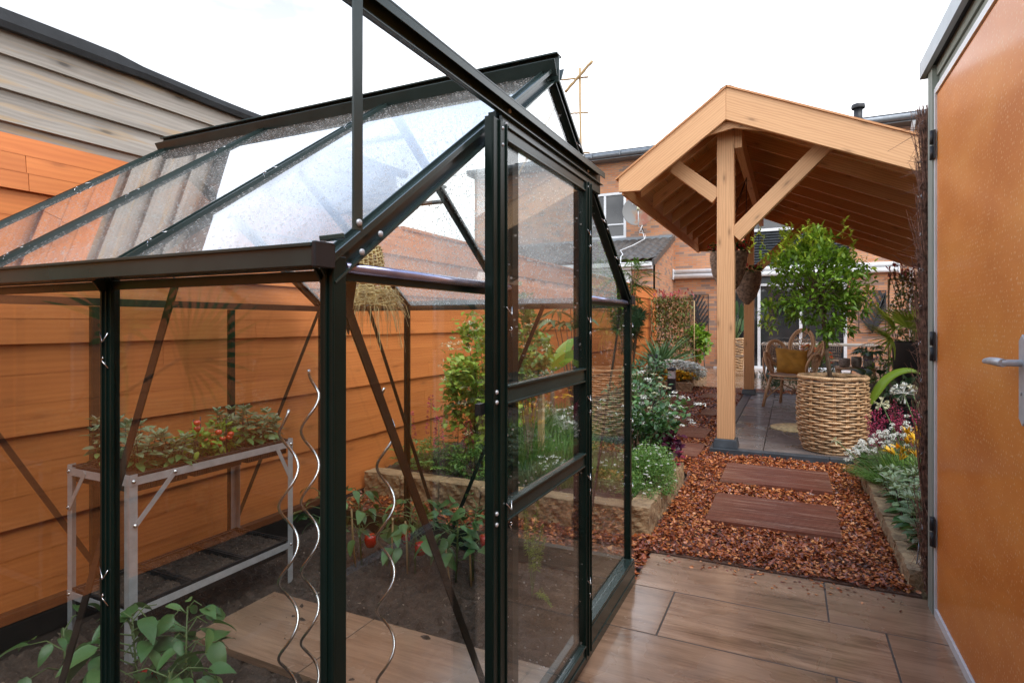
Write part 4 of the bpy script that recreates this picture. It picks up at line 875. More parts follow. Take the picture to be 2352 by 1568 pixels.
# roof strip, gutter, ridge, vent
m = MB()
def wavy(x0, x1, nx, rows, p0, p1, amp=.025, step=.03):
    """pantile surface from eave p0=(y,z) to top p1"""
    def fn(u, v):
        x = x0 + u * (x1 - x0); r = v * rows; fr = r - np.floor(r - 1e-9); fr = np.where(v == 0, 0, fr)
        zz = p0[1] + v * (p1[1] - p0[1]) + amp * np.abs(np.sin(x * math.pi / .21)) ** .7 + step * (1 - fr)
        return x, p0[0] + v * (p1[0] - p0[0]), zz
    return fn
m.grid(wavy(-9, 7, 640, 6, (15.62, 5.86), (17.5, 6.40)), 640, 24, smooth=False); m.build('roof', M['tile_roof'], H)
m = MB(); m.box((-9, 17.45, 6.38), (7, 17.7, 6.52)); m.build('ridge_cap', M['roof_black'], H)
m = MB(); m.tube([(-9, 15.55, 5.84), (7, 15.55, 5.84)], .075, 12); m.box((-9, 15.6, 5.74), (7, HY - .001, 5.84)); m.build('gutter', M['zinc'], H)
for x in (-5.0, -4.2, -3.4, 2.6): 
    m = MB(); m.box((x, 15.465, 5.78), (x + .03, 15.48, 5.92)); m.build('gutter_bracket', M['zinc'], H)
m = MB(); m.tube([(1.55, 17.0, 6.1), (1.55, 17.0, 6.62)], .10, 16); m.lathe((1.55, 17.0, 6.62), [(.15, 0), (.16, .03), (.15, .10), (.10, .12), (0, .12)], 16); m.build('roof_vent', M['dark_metal'], H)
m = MB(); m.tube([(2.5, 15.93, 0), (2.5, 15.93, 5.45), (2.5, 15.75, 5.6), (2.5, 15.6, 5.75)], .04, 12); m.build('drain_pipe', M['white_paint'], H)
def window(x0, x1, z0, z1, muls, mat='window_glass', parent=H, y=HY, fr=.07, hz=()):
    m = MB(); m.box((x0, y - .02, z0), (x0 + fr, y + .06, z1)); m.box((x1 - fr, y - .02, z0), (x1, y + .06, z1)); m.box((x0 + fr, y - .02, z0), (x1 - fr, y + .06, z0 + fr)); m.box((x0 + fr, y - .02, z1 - fr), (x1 - fr, y + .06, z1))
    for q in muls: m.box((q - fr * .45, y - .015, z0 + fr), (q + fr * .45, y + .05, z1 - fr))
    for q in hz: m.box((x0 + fr, y - .012, q - .02), (x1 - fr, y + .02, q + .02))
    f = m.build('window_frame', M['white_paint'], parent, bevel=.004)
    MB().box((x0 + fr, y + .03, z0 + fr), (x1 - fr, y + .04, z1 - fr)).build('pane', M[mat], f); return f
w = window(-5.25, -4.14, 3.58, 4.88, (-4.75,), hz=(3.98,))
m = MB(); 
for k in range(14): m.box((-4.68, HY + .062, 4.02 + k * .055), (-4.22, HY + .066, 4.06 + k * .055))
m.build('blind', M['white_paint'], w)
window(-.925, 1.28, 3.52, 4.55, (.1,))
m = MB(); n = 1.07 / 16
m.grid(lambda u, v: (-.925 + u * 2.205, HY - .01 - .028 * np.cos(v * 16 * 2 * math.pi), 2.43 + v * 1.08), 2, 192, uvs=1); m.box((-.925, HY + .03, 2.42), (1.28, HY + .05, 3.51)); m.build('corrugated_panel', M['kerb_dark'], H)
m = MB(); m.box((-1.74, HY - .02, 2.201), (1.25, HY + .05, 2.40)); m.build('lintel', M['kerb_dark'], H)
dw = MB()
for x in (-1.72, -.75, .20, 1.16): dw.box((x, HY - .02, .05), (x + .07, HY + .06, 2.2))
for a, b in ((-1.65, -.75), (-.68, .20), (.27, 1.16)): dw.box((a, HY - .015, .05), (b, HY + .055, .11)); dw.box((a, HY - .015, 2.14), (b, HY + .055, 2.2))
dw = dw.build('sliding_door', M['white_paint'], H, bevel=.003)
for a, b in ((-1.65, -.75), (-.68, .20), (.27, 1.16)): MB().box((a, HY + .02, .11), (b, HY + .03, 2.14)).build('pane', M['window_glass'], dw)
m = MB(); m.box((-1.8, HY - .16, .031), (1.3, HY - .001, .07)); m.build('door_sill', M['white_paint'], H)
aw = thing('awning', 'closed white awning cassette fixed across the brick wall above the sliding door', 'awning', (-.3, 15.85, 2.38))
m = MB(); m.tube([(-2.8, 15.84, 2.44), (2.23, 15.84, 2.44)], .065, 14); m.build('roller', M['white_paint'], aw)
m = MB(); m.tube([(-2.8, 15.86, 2.57), (2.23, 15.86, 2.57)], .055, 14); m.box((-2.8, 15.90, 2.40), (2.23, 15.995, 2.62)); m.build('cassette', M['white_paint'], aw)
m = MB(); 
for x in (-2.83, 2.232): m.box((x, 15.76, 2.36), (x + .03, 15.94, 2.64))
m.build('end_cap', M['white_paint'], aw, bevel=.01)
# brick annex with lean-to roof
N = thing('brick_annex', 'low brick annex with a dark pantiled lean-to roof at the left of the house', 'annex', (-5, 14.7, 0))
AX, AY = -2.84, 13.42
m = MB(); V = [(-8, AY, 0), (-3.34, AY, 0), (-3.34, AY, 2.62), (-8, AY, 2.62)]
wallrect(m, -8, -5.1, 0, 2.6, AY, AY + .2); m.build('wall', M['brick'], N); m = MB(); wallrect(m, -3.42, AX - .001, 0, 2.6, AY, AY + .2); m.build('wall', M['brick'], N); m = MB()
# side wall with sloped top
P = [(AX - .001, AY + .001, 0), (AX - .001, HY - .001, 0), (AX - .001, HY - .001, 3.45), (AX - .001, AY + .001, 2.58)]
V = P + [(p[0] - .2, p[1], p[2]) for p in P]; F = [(0, 1, 2, 3), (7, 6, 5, 4), (3, 2, 6, 7), (0, 3, 7, 4)]; m.add(V, F, [[(V[i][1], V[i][2]) for i in f] for f in F]); m.build('wall', M['brick'], N)
m = MB(); m.grid(wavy(-8, AX + .02, 340, 8, (AY - .14, 2.60), (HY - .01, 3.50), amp=.045, step=.05), 340, 32, smooth=False); m.build('roof', M['tile_roof'], N)
m = MB()
for i in range(9):
    y0 = AY - .16 + i * .29; z0 = 2.62 + (y0 - AY + .14) * .348; m.beam((AX + .035, y0, z0 - .03), (AX + .035, y0 + .30, z0 + .30 * .348 - .05), .055, .14)
m.build('verge_tile', M['tile_roof'], N, bevel=.008)
m = MB(); m.box((-8, HY - .22, 3.475), (AX, HY - .002, 3.56)); m.build('lead_flashing', M['zinc'], N)
m = MB(); m.box((-8, AY - .24, 2.50), (AX + .01, AY - .13, 2.60)); m.box((-8, AY - .129, 2.44), (AX + .0, AY - .002, 2.585)); m.build('gutter', M['white_paint'], N, bevel=.01)
m = MB(); m.box((-5.1, AY - .05, 2.10), (-3.42, AY + .1, 2.43)); m.lathe((-3.42, AY + .03, 2.10), [(.08, 0), (.08, .33)], 16); m.box((-5.1, AY, .0), (-3.46, AY + .1, 2.09)); m.build('white_panel', M['white_paint'], N, bevel=.01)
# satellite dish
c = at(1466, 485, Y=15.35); dn = nrm(A(.28, -1, .22)); S = thing('satellite_dish', 'rusty round satellite dish with faded lettering mounted on the brick wall above the annex roof', 'satellite dish', tuple(c))
rr_ = .41; MB().lathe(c - dn * .06, [(0, 0), (.1, .003), (.2, .014), (.3, .033), (.38, .053), (rr_, .066), (rr_ + .008, .064), (rr_ + .004, .055)], 48, dn).build('dish', M['dish_paint'], S)
bx = nrm(np.cross(A(0, 0, 1), dn)); bz = np.cross(dn, bx)
m = MB(); m.tube([c - bz * .40, c - bz * .33 + dn * .12, c - bz * .12 + dn * .42 - bx * .02], .014, 8); m.build('feed_arm', M['dark_metal'], S)
m = MB(); q = c - bz * .10 + dn * .43 - bx * .02; m.tube([q - dn * .04 - bz * .03, q + dn * .04 + bz * .02], .032, 12); m.lathe(q - dn * .05, [(0, 0), (.035, 0), (.036, .02), (.02, .05)], 12, -dn); m.build('receiver', M['cream_petal'], S)
m = MB(); m.tube([c - dn * .05, c - dn * .05 + A(0, .6, -.05)], .02, 8); m.tube([c - dn * .05 - bz * .1, A(c[0], 15.99, c[2] - .5)], .012, 8); m.build('wall_mount', M['dark_metal'], S)
m = MB()
m.tube([q, c - bz * .46 + dn * .1, A(c[0] + .05, 15.55, 3.72), A(c[0] + .18, 15.3, 3.42), A(c[0] + .05, 14.6, 3.18), A(c[0] - .15, 14.1, 3.0), A(c[0] + .02, 13.7, 2.85), A(c[0] + .08, 13.3, 2.75), A(c[0] + .1, 13.16, 2.45)], .011, 6)
m.tube([c - bz * .42 + dn * .05 + bx * .1, c - bz * .6 + bx * .02, A(c[0] + .12, 15.6, 3.6), A(c[0] + .2, 15.35, 3.45)], .009, 6); m.build('cable', M['white_paint'], S)
def text_obj(name, s_, size, org, ux, uz, mat, parent, ext=.002, shear=0):
    cu = bpy.data.curves.new(name, 'FONT'); cu.body = s_; cu.size = size; cu.extrude = ext; cu.align_x = 'CENTER'; cu.shear = shear
    o = bpy.data.objects.new(name, cu); COL.objects.link(o); bpy.context.view_layer.update()
    me = bpy.data.meshes.new_from_object(o.evaluated_get(bpy.context.evaluated_depsgraph_get())); COL.objects.unlink(o); bpy.data.objects.remove(o)
    me.materials.clear(); me.materials.append(mat); o = bpy.data.objects.new(name, me); COL.objects.link(o)
    ux, uz = nrm(A(*ux)), nrm(A(*uz)); un = np.cross(ux, uz); Mx = Matrix(((ux[0], uz[0], un[0], 0), (ux[1], uz[1], un[1], 0), (ux[2], uz[2], un[2], 0), (0, 0, 0, 1)))
    p = A(*org) - ORG[parent.name]; Mx.translation = Vector(p); o.parent = parent; o.matrix_local = Mx; ORG[o.name] = A(*org); return o
text_obj('lettering', 'MUTENY', .10, c + bz * .19 + dn * .001 - bx * .04 * -1, bx, bz, M['white_petal'], S, shear=.25)
text_obj('lettering', 'satellite antennes', .026, c + bz * .15 + dn * -.006 + bx * .03, bx, bz, M['white_petal'], S)
# metal palm leaf wall art
def wall_art(x0, x1, z0, z1, label, flip):
    t = thing('wall_art', label, 'wall decoration', ((x0 + x1) / 2, HY - .03, z0), 'metal palm leaf panels on the brick wall'); y = HY - .04; e = .018
    m = MB(); m.box((x0, y - .01, z0), (x0 + e, y + .01, z1)); m.box((x1 - e, y - .01, z0), (x1, y + .01, z1)); m.box((x0 + e, y - .01, z0), (x1 - e, y + .01, z0 + e)); m.box((x0 + e, y - .01, z1 - e), (x1 - e, y + .01, z1)); m.build('frame', M['dark_metal'], t)
    m = MB(); w, h = x1 - x0 - 2 * e, z1 - z0 - 2 * e; S_ = lambda a, b: (x0 + e + (1 - a if flip else a) * w, y, z0 + e + b * h)
    rib = [(.62, .0), (.55, .3), (.42, .6), (.2, .95)] if not flip else [(.5, .0), (.46, .2), (.3, .5), (.05, .9)]
    m.tube([S_(*p) for p in rib], .012, 5)
    for i in range(8):
        s_ = (i + .5) / 8; k = s_ * (len(rib) - 1); j = int(k); f_ = k - j; a = rib[j][0] * (1 - f_) + rib[j + 1][0] * f_; b = rib[j][1] * (1 - f_) + rib[j + 1][1] * f_
        for sg in (1, -1):
            ang = math.radians(38 + 22 * s_) ; L_ = .62
            a2 = a + sg * L_ * math.cos(ang); b2 = b + L_ * math.sin(ang) * (w / h) * 1.3 + .05
            tcl = 1.0
            for lim, v, v2 in ((1.0, a, a2),):
                if a2 > 1: tcl = min(tcl, (1 - a) / (a2 - a))
                if a2 < 0: tcl = min(tcl, a / (a - a2))
            if b2 > 1: tcl = min(tcl, (1 - b) / (b2 - b))
            if tcl < .08: continue
            m.beam(S_(a, b), S_(a + (a2 - a) * tcl, b + (b2 - b) * tcl), .008, .055, up=np.cross(nrm(A(*S_(a2, b2)) - A(*S_(a, b))), A(0, 1, 0)), taper=.5 if tcl == 1 else 1)
    m.build('palm_leaf', M['dark_metal'], t)
wall_art(-2.42, -1.93, .95, 1.96, 'black metal palm leaf panel on the brick wall left of the sliding door', False)
wall_art(1.46, 2.02, .96, 1.97, 'black metal palm leaf panel on the brick wall right of the sliding door', True)
l = thing('wall_lamp', 'small dark wall lamp on the brick beside the right end of the awning', 'lamp', (2.32, HY - .1, 2.3)); MB().box((2.29, HY - .06, 2.28), (2.35, HY - .001, 2.36)).build('bracket', M['dark_metal'], l); MB().lathe((2.32, HY - .12, 2.16), [(.05, 0), (.055, .1), (.02, .16), (0, .17)], 12).build('lamp_shade', M['dark_metal'], l)

# ================================================================ PERGOLA
P_ = thing('pergola', 'open larch timber pergola with a pitched roof on square posts', 'pergola', (-.3, 8, 0))
PX, ZP = -.51, 3.275; YF, YB = 5.42, 10.5; SLL, SLR = .72, .445; XL, XR = -1.47, 2.45
def zt(x): return ZP - SLL * (PX - x) if x < PX else ZP - SLR * (x - PX)
for i, (y, x) in enumerate(((5.72, -.537), (10.12, -.60))):
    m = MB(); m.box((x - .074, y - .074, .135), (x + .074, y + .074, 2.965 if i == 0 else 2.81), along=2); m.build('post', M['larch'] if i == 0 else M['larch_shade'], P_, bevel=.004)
    m = MB(); m.obox((x, y + .0, .095), (0, 0, 1), (1, 0, 0), (0, 1, 0), .08, .22, .20, taper=.86); m.build('footing', M['kerb_dark'], P_, bevel=.006)
for y in (5.72, 10.12):
    m = MB(); m.box((2.1, y - .074, .06), (2.248, y + .074, zt(2.25) - .2), along=2); m.build('post', M['larch_shade'], P_, bevel=.004)
m = MB(); m.box((2.10, 5.5, zt(2.25) - .199), (2.17, 10.4, zt(2.25) - .06), along=1); m.build('beam', M['larch_shade'], P_)
m = MB(); m.box((-.462, 5.66, 2.80), (-.395, 10.42, 2.99), along=1); m.build('ridge_beam', M['larch'], P_, bevel=.003)
def slope(m, y0, y1, xa, xb, dt, db, mat=0):
    """board following the roof from xa to xb, top dt and bottom db below the roof plane"""
    ym = (y0 + y1) / 2; m.prism([(xa, ym, zt(xa) - dt), (xb, ym, zt(xb) - dt), (xb, ym, zt(xb) - db), (xa, ym, zt(xa) - db)], (0, 1, 0), y1 - y0, mat=mat, uax=nrm(A(xb - xa, 0, zt(xb) - zt(xa))))
# barge boards
m = MB(); m.prism([(PX, YF, ZP - .002), (XL, YF, zt(XL)), (XL, YF, zt(XL) - .14), (-1.27, YF, zt(XL) - .145), (PX, YF, ZP - .285)], (0, 1, 0), .04, uax=nrm(A(1, 0, SLL))); m.build('barge_board', M['larch'], P_, bevel=.003)
m = MB(); m.prism([(XR, YF, zt(XR)), (PX + .001, YF, ZP - .002), (PX + .001, YF, ZP - .285), (XR, YF, zt(XR) - .265)], (0, 1, 0), .04, uax=nrm(A(1, 0, -SLR))); m.build('barge_board', M['larch'], P_, bevel=.003)
m = MB()
m.beam((PX + .006, YF + .05, ZP + .004), (XL - .03, YF + .05, zt(XL) - .018), .17, .015, up=nrm(A(-SLL, 0, 1))); m.beam((PX - .0, YF + .05, ZP + .008), (XR, YF + .05, zt(XR) + .008), .17, .015, up=nrm(A(SLR, 0, 1))); m.build('verge_trim', M['red_edge'], P_)
m = MB(); m.prism([(PX - .25, YF + .06, zt(PX - .25) - .29), (PX, YF + .06, ZP - .18), (PX + .42, YF + .06, zt(PX + .42) - .26), (PX + .38, YF + .06, ZP - .46), (PX + .02, YF + .06, ZP - .375), (PX - .2, YF + .06, zt(PX - .25) - .24)][:0] or [(PX - .26, YF + .055, ZP - .405), (PX + .06, YF + .055, ZP - .35), (PX + .50, YF + .055, ZP - .46), (PX + .2, YF + .055, ZP - .26), (PX, YF + .055, ZP - .18), (PX - .12, YF + .055, ZP - .26)][::-1], (0, 1, 0), .03); m.build('collar_board', M['larch'], P_)
# rafters
ys = np.linspace(YF + .45, YB - .05, 9)
for y in ys:
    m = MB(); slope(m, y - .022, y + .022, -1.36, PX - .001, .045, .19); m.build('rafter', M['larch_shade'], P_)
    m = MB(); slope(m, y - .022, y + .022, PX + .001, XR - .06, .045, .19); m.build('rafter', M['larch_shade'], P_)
# board deck under the tiles
m = MB(); nb = 7
for i in range(nb):
    a = XL + (PX - XL) * i / nb; b = XL + (PX - XL) * (i + 1) / nb - .004; V = [(a, YF + .021, zt(a) - .044), (b, YF + .021, zt(b) - .044), (b, YB, zt(b) - .044), (a, YB, zt(a) - .044)]
    m.prism(V, nrm(A(-SLL, 0, 1)), .02, uax=(0, 1, 0))
nb = 17
for i in range(nb):
    a = PX + .012 + (XR - PX) * i / nb; b = PX + (XR - PX) * (i + 1) / nb + .008; V = [(a, YF + .021, zt(a) - .044), (b, YF + .021, zt(b) - .044), (b, YB, zt(b) - .044), (a, YB, zt(a) - .044)]
    m.prism(V, nrm(A(SLR, 0, 1)), .02, uax=(0, 1, 0))
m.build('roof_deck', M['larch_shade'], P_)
m = MB(); m.box((XL + .02, YF + .022, zt(XL) - .16), (XL + .045, YB, zt(XL) - .06), along=1); m.build('eaves_board', M['larch_shade'], P_)
def ptile(x0, x1, sg, sl):
    def fn(u, v):
        y = YF + .05 + u * (YB - YF - .05); x = x0 + v * (x1 - x0); r = v * 5; fr = r - np.floor(r - 1e-9)
        return x, y, ZP - sl * abs(x - PX) + .012 + .02 * np.abs(np.sin(y * math.pi / .2)) + .01 * (1 - fr)
    return fn
m = MB(); m.grid(lambda u, v: ptile(PX, XL - .03, -1, SLL)(u, v), 210, 10, smooth=False) if False else None
def pt(u, v, x1, sl):
    y = YF + .15 + u * (YB - YF - .15); x = PX + v * (x1 - PX)
    return x, y, ZP - sl * np.abs(x - PX) + .0 + .018 * np.abs(np.sin(y * math.pi / .2))
m.grid(lambda u, v: pt(u, v, XL - .04, SLL), 200, 8, smooth=False); m.grid(lambda u, v: pt(u, v, XR + .04, SLR), 200, 8, smooth=False)
# scalloped drip edge along the left eave
for i in range(25):
    y = YF + .25 + i * .2; m.box((XL - .045, y, zt(XL - .04) - .03), (XL - .035, y + .12, zt(XL - .04) + .015))
m.build('roof_sheet', M['tile_roof'], P_)
m = MB(); n = 18; 
for i in range(n): 
    y = YF + .10 + i * .28; m.tube([(PX, y, ZP - .035), (PX, y + .27, ZP - .035)], .095 if i % 1 == 0 else .08, 14)
m.build('ridge_tile', M['tile_roof'], P_)
m = MB(); m.prism([(PX, YB, ZP - .002), (XL, YB, zt(XL)), (XL, YB, zt(XL) - .14), (-1.27, YB, zt(XL) - .145), (PX, YB, ZP - .285)], (0, 1, 0), .04); m.prism([(XR, YB, zt(XR)), (PX + .001, YB, ZP - .002), (PX + .001, YB, ZP - .285), (XR, YB, zt(XR) - .265)], (0, 1, 0), .04); m.build('barge_board', M['larch_shade'], P_)
# braces
def pbrace(p, q, w=.095, h=.13, mat='larch'):
    m = MB(); m.beam(p, q, w, h, up=np.cross(nrm(A(*q) - A(*p)), A(0, 1, 0))); m.build('brace', M[mat], P_, bevel=.003)
pbrace((-.611, 5.70, 2.37), (-1.00, 5.70, 2.70)); pbrace((-.463, 5.70, 2.00), (.31, 5.70, 2.77))
pbrace((-.674, 10.1, 2.42), (-1.12, 10.1, 2.75), mat='larch_shade'); pbrace((-.526, 10.1, 2.02), (.27, 10.1, 2.80), mat='larch_shade')
pbrace((2.12, 5.70, 1.35), (1.75, 5.70, zt(1.75) - .22), mat='larch_shade')
MB().tube([(-.46, 9.2, 2.80), (-.46, 9.2, 2.74)], .055, 14).build('ceiling_spot', M['white_paint'], P_)
# hanging baskets
def hang(x, y, zt_, label, flower):
    t = thing('hanging_basket', label, 'hanging basket', (x, y, zt_ - .46), 'cone-shaped hanging baskets under the pergola'); m = MB()
    for k in range(34):
        s_ = k / 33; z = zt_ - .46 * s_; r = np.interp(s_, [0, .15, .5, .8, 1], [.185, .19, .165, .105, .02]); n = 40; a = np.arange(n) * 2 * math.pi / n
        m.tube(np.stack([x + (r + .003 * np.sin(a * 8 + k * math.pi)) * np.cos(a), y + (r + .003 * np.sin(a * 8 + k * math.pi)) * np.sin(a), np.full(n, z)], 1), .0085, 5, closed=True, rnd=random.random())
    m.build('basket', M['wicker_dark'], t); MB().lathe((x, y, zt_ - .05), [(.02, -.36), (.10, -.3), (.17, -.1), (.175, .03), (0, .035)], 20).build('liner', M['liner'], t)
    m = MB(); [m.tube([(x + .18 * math.cos(a), y + .18 * math.sin(a), zt_), (-.43 if abs(x + .43) < .6 else x, y, 2.80)], .004, 4) for a in (.3, 2.4, 4.5)]; m.build('hanger', M['dark_metal'], t)
    m = MB(); n = 260; a = RNG.uniform(0, 6.28, n); r = .19 * np.sqrt(RNG.random(n)); P = np.stack([x + r * np.cos(a), y + r * np.sin(a), zt_ + RNG.uniform(0, .10, n)], 1); m.leaves(P, np.stack([np.cos(a), np.sin(a), RNG.normal(.2, .4, n)], 1), .06, .035, rows=2); m.build('foliage', M['leaf_dark'], t)
    m = MB(); n = 46 if flower else 12
    for k in range(n):
        a = random.uniform(0, 6.28); r = .21 * random.random() ** .5; p = A(x + r * math.cos(a), y + r * math.sin(a), zt_ + random.uniform(.0, .12)); D = RNG.normal(0, 1, (7, 3)); m.leaves(np.repeat(p[None], 7, 0), D, .032, .026, rows=1)
    m.build('flowers', M['red_petal'], t)
hang(-.62, 6.85, 1.98, 'nearer of two cone-shaped woven hanging baskets, partly behind the near pergola post, with red flowers', True)
hang(-.57, 9.2, 1.94, 'farther cone-shaped woven hanging basket, dangling just left of the far pergola post', False)
# ================================================================ BASKETS AND FURNITURE
def woven(x, y, z0, h, prof, label, rows, tr, stakes, mat='wicker', square=False, seg=96, amp=1.0, name='wicker_planter'):
    t = thing(name, label, 'planter', (x, y, z0)); m = MB(); zs_, rs_ = zip(*prof)
    def ring(z, r, ph, tr_, am):
        a = np.arange(seg) * 2 * math.pi / seg; w = am * np.sin(a * stakes / 2 + ph); rr = r + w
        if square: k = 1 / np.maximum(np.abs(np.cos(a)), np.abs(np.sin(a))); rr = (r * np.minimum(k, 1.3) + w)
        return np.stack([x + rr * np.cos(a), y + rr * np.sin(a), np.full(seg, z) + .0025 * np.sin(a * 5 + ph * 3) + RNG.normal(0, .0006, seg)], 1)
    for k in range(rows):
        s_ = (k + .5) / rows; r = np.interp(s_, zs_, rs_); m.tube(ring(z0 + h * s_, r, k * math.pi, tr, tr * 1.05 * amp), tr * random.uniform(.9, 1.1), 6, closed=True, rnd=random.random())
    m.build('weave', M[mat], t)
    m = MB()
    for k in range(stakes):
        for da in (-.03, .03):
            a = 2 * math.pi * (k + .5) / stakes + da * .8; P = []
            for s_ in np.linspace(0, 1, 12):
                r = np.interp(s_, zs_, rs_) - .002
                if square: r *= min(1 / max(abs(math.cos(a)), abs(math.sin(a))), 1.3)
                P.append((x + r * math.cos(a), y + r * math.sin(a), z0 + h * s_))
            m.tube(P, tr * .75, 5, rnd=random.random())
    m.build('stakes', M[mat], t)
    m = MB()
    for k in range(4):
        a = np.arange(seg) * 2 * math.pi / seg; r = rs_[-1] + .004; P = ring(z0 + h, r, 0, tr, 0); P[:, 2] += tr * .9 * np.sin(a * 22 + k * 1.57); P[:, :2] += (P[:, :2] - A(x, y)) / r * (tr * .9 * np.cos(a * 22 + k * 1.57))[:, None]; m.tube(P, tr * .95, 6, closed=True, rnd=random.random())
    m.build('rim', M[mat], t); P = ring(z0 + tr, rs_[0] + .006, 0, tr, 0); m = MB(); m.tube(P, tr * 1.2, 6, closed=True); m.build('base_ring', M[mat], t)
    MB().lathe((x, y, z0), [(rs_[0] * .9, .01), (np.interp(.5, zs_, rs_) - .03, h * .5), (rs_[-1] - .03, h * .97), (rs_[-1] - .038, h * .97), (rs_[-1] - .045, h * .88), (0, h * .88)], 40 if not square else 4).build('liner', M['liner'], t)
    return t
BXc, BYc = .345, 5.98
bk = woven(BXc, BYc, .054, .66, [(0, .225), (.12, .255), (.35, .282), (.6, .288), (.85, .277), (1, .270)], 'large round wicker planter on the slab holding the clipped leafy tree', 27, .0105, 18, amp=.75)
woven(-1.25, 15.35, .03, .78, [(0, .19), (1, .22)], 'tall square wicker planter with a bird of paradise plant beside the sliding door', 24, .013, 12, square=True)
# rattan armchair with petal backrest
ch = thing('rattan_chair', 'brown rattan armchair with a petal-shaped back standing on the slab behind the big planter', 'armchair', (.02, 8.85, .052), rotz=R(-22))
# local: front is -y
def loop(c, ux, uz, a, b, n=40, p0=0, p1=2 * math.pi): 
    t = np.linspace(p0, p1, n, endpoint=p1 - p0 < 6.2); return A(*c) + np.cos(t)[:, None] * A(*ux) * a + np.sin(t)[:, None] * A(*uz) * b
seatz = .43
m = MB(); m.tube(loop((0, 0, seatz), (1, 0, 0), (0, 1, 0), .27, .26), .014, 8, closed=True); m.tube(loop((0, 0, seatz - .04), (1, 0, 0), (0, 1, 0), .26, .25), .009, 6, closed=True); m.lathe((0, 0, seatz), [(.26, .0), (.15, .006), (0, .008)], 32); m.build('seat', M['rattan'], ch)
for sx_, sy_ in ((-1, -1), (1, -1), (-1, 1), (1, 1)): 
    MB().tube([(sx_ * .20, sy_ * .19, seatz - .02), (sx_ * .24, sy_ * .24, .22), (sx_ * .27, sy_ * .28, .0)], .021, 8).build('leg', M['rattan'], ch)
m = MB()
for sx_ in (-1, 1): m.tube([(sx_ * .25, -.25, .12), (sx_ * .12, 0, .30), (sx_ * -.1, .24, .14)], .010, 6); m.tube([(sx_ * .38, -.05, .66), (sx_ * .34, -.10, .45), (sx_ * .2, -.18, .2)], .011, 6)
m.build('stretcher', M['rattan'], ch)
pet = [(-100, .30, .60, .13, .145), (-55, .34, .72, .155, .19), (0, .33, .84, .165, .235), (55, .34, .72, .155, .19), (100, .30, .60, .13, .145)]
for ang, rad, zc, a_, b_ in pet:
    th = R(90 - ang); c = A(rad * math.cos(th), rad * math.sin(th), zc); ux = A(-math.sin(th), math.cos(th), 0); out = A(math.cos(th), math.sin(th), 0); uz = nrm(A(0, 0, 1) + out * .35); m = MB()
    m.tube(loop(c, ux, uz, a_, b_), .019, 7, closed=True); m.tube(loop(c, ux, uz, a_ * .82, b_ * .86), .010, 6, closed=True); bot = c - uz * b_
    m.tube([bot, c + uz * b_ * .8], .006, 5)
    for k in range(9):
        s_ = -.75 + k * .18
        for sg in (-1, 1):
            q0 = c + uz * b_ * s_; e = min(.80, s_ + .45); w_ = math.sqrt(max(0, 1 - (e / .88) ** 2)) * a_ * .84; m.tube([q0, c + uz * b_ * e + ux * sg * w_], .0045, 4)
    m.build('back_petal', M['rattan'], ch)
m = MB(); t = np.linspace(-1.9, 1.9, 24); m.tube(np.stack([.30 * np.sin(t), .30 * np.cos(t), seatz + .01 + 0 * t], 1), .012, 7); m.build('back_rail', M['rattan'], ch)
cu = MB()
def cush(u, v):
    a = (u * 2 - 1); b = (v * 2 - 1); k = 1 - .07 * (1 - np.abs(a)) * np.abs(b) ** 3 ; k2 = 1 - .07 * (1 - np.abs(b)) * np.abs(a) ** 3
    return a * .205 * k2 + 0, b * .195 * k, a * 0
cc = A(.0, .0, seatz + .19); cx = nrm(A(1, .25, -.10)); cz = nrm(A(-.28, .55, 1)); cn = np.cross(cx, cz)
for sg in (1, -1):
    def fn(u, v, sg=sg):
        X, Y, Z = cush(u, v); a = (u * 2 - 1); b = (v * 2 - 1); th = sg * .075 * (np.clip(1 - a ** 4, 0, 1) * np.clip(1 - b ** 4, 0, 1)) ** .6 + .006 * np.sin(a * 9 + b * 5) * (1 - a * a) * (1 - b * b)
        P = cc[:, None, None] + cx[:, None, None] * X + cz[:, None, None] * Y + cn[:, None, None] * th; return P[0], P[1], P[2]
    cu.grid(fn, 24, 24)
# the cushion rests on the chair: its own thing, same turn as the chair
cob = cu.build('cushion', M['mustard'], loc=(0, 0, 0)); cob.location = ch.location; cob.rotation_euler = ch.rotation_euler; tag(cob, 'mustard yellow velvet cushion leaning in the rattan armchair', 'cushion')
# round jute rug under the basket
n = MB(); n.lathe((.10, 7.05, .054), [(.30, 0), (.30, .008), (0, .010)], 48); tag(n.build('rug', M['straw'], loc=(.1, 7.05, .054)), 'small round jute rug peeking out left of the large wicker planter', 'rug')
# stool with pots
st = thing('rattan_stool', 'low square rattan stool carrying small pots behind the large wicker planter', 'stool', (.86, 9.9, .052))
m = MB(); [m.tube([(.62, 9.68 + i * .055, .535), (1.10, 9.68 + i * .055, .535)], .018, 6) for i in range(9)]; m.tube([(.62, 9.66, .535), (1.1, 9.66, .535), (1.1, 10.14, .535), (.62, 10.14, .535)], .022, 8, closed=True); m.build('seat', M['rattan'], st)
for x, y in ((.64, 9.68), (1.08, 9.68), (.64, 10.12), (1.08, 10.12)): MB().tube([(x, y, .53), (x, y, .052)], .02, 8).build('leg', M['rattan'], st)
def pot(x, y, z, r, h, label, mat='pot_grey', prof=None):
    o = MB().lathe((x, y, z), prof or [(0, 0), (r * .8, 0), (r, h * .3), (r, h * .8), (r * .92, h), (r * .8, h), (r * .8, h * .8), (0, h * .8)], 24).build('pot', M[mat], loc=(x, y, z)); tag(o, label, 'pot', 'small pots on the rattan stool'); return o
pot(.72, 9.78, .556, .075, .13, 'beige striped pot at the left of the stool'); pot(.88, 9.9, .556, .07, .15, 'grey-brown banded pot in the middle of the stool'); 
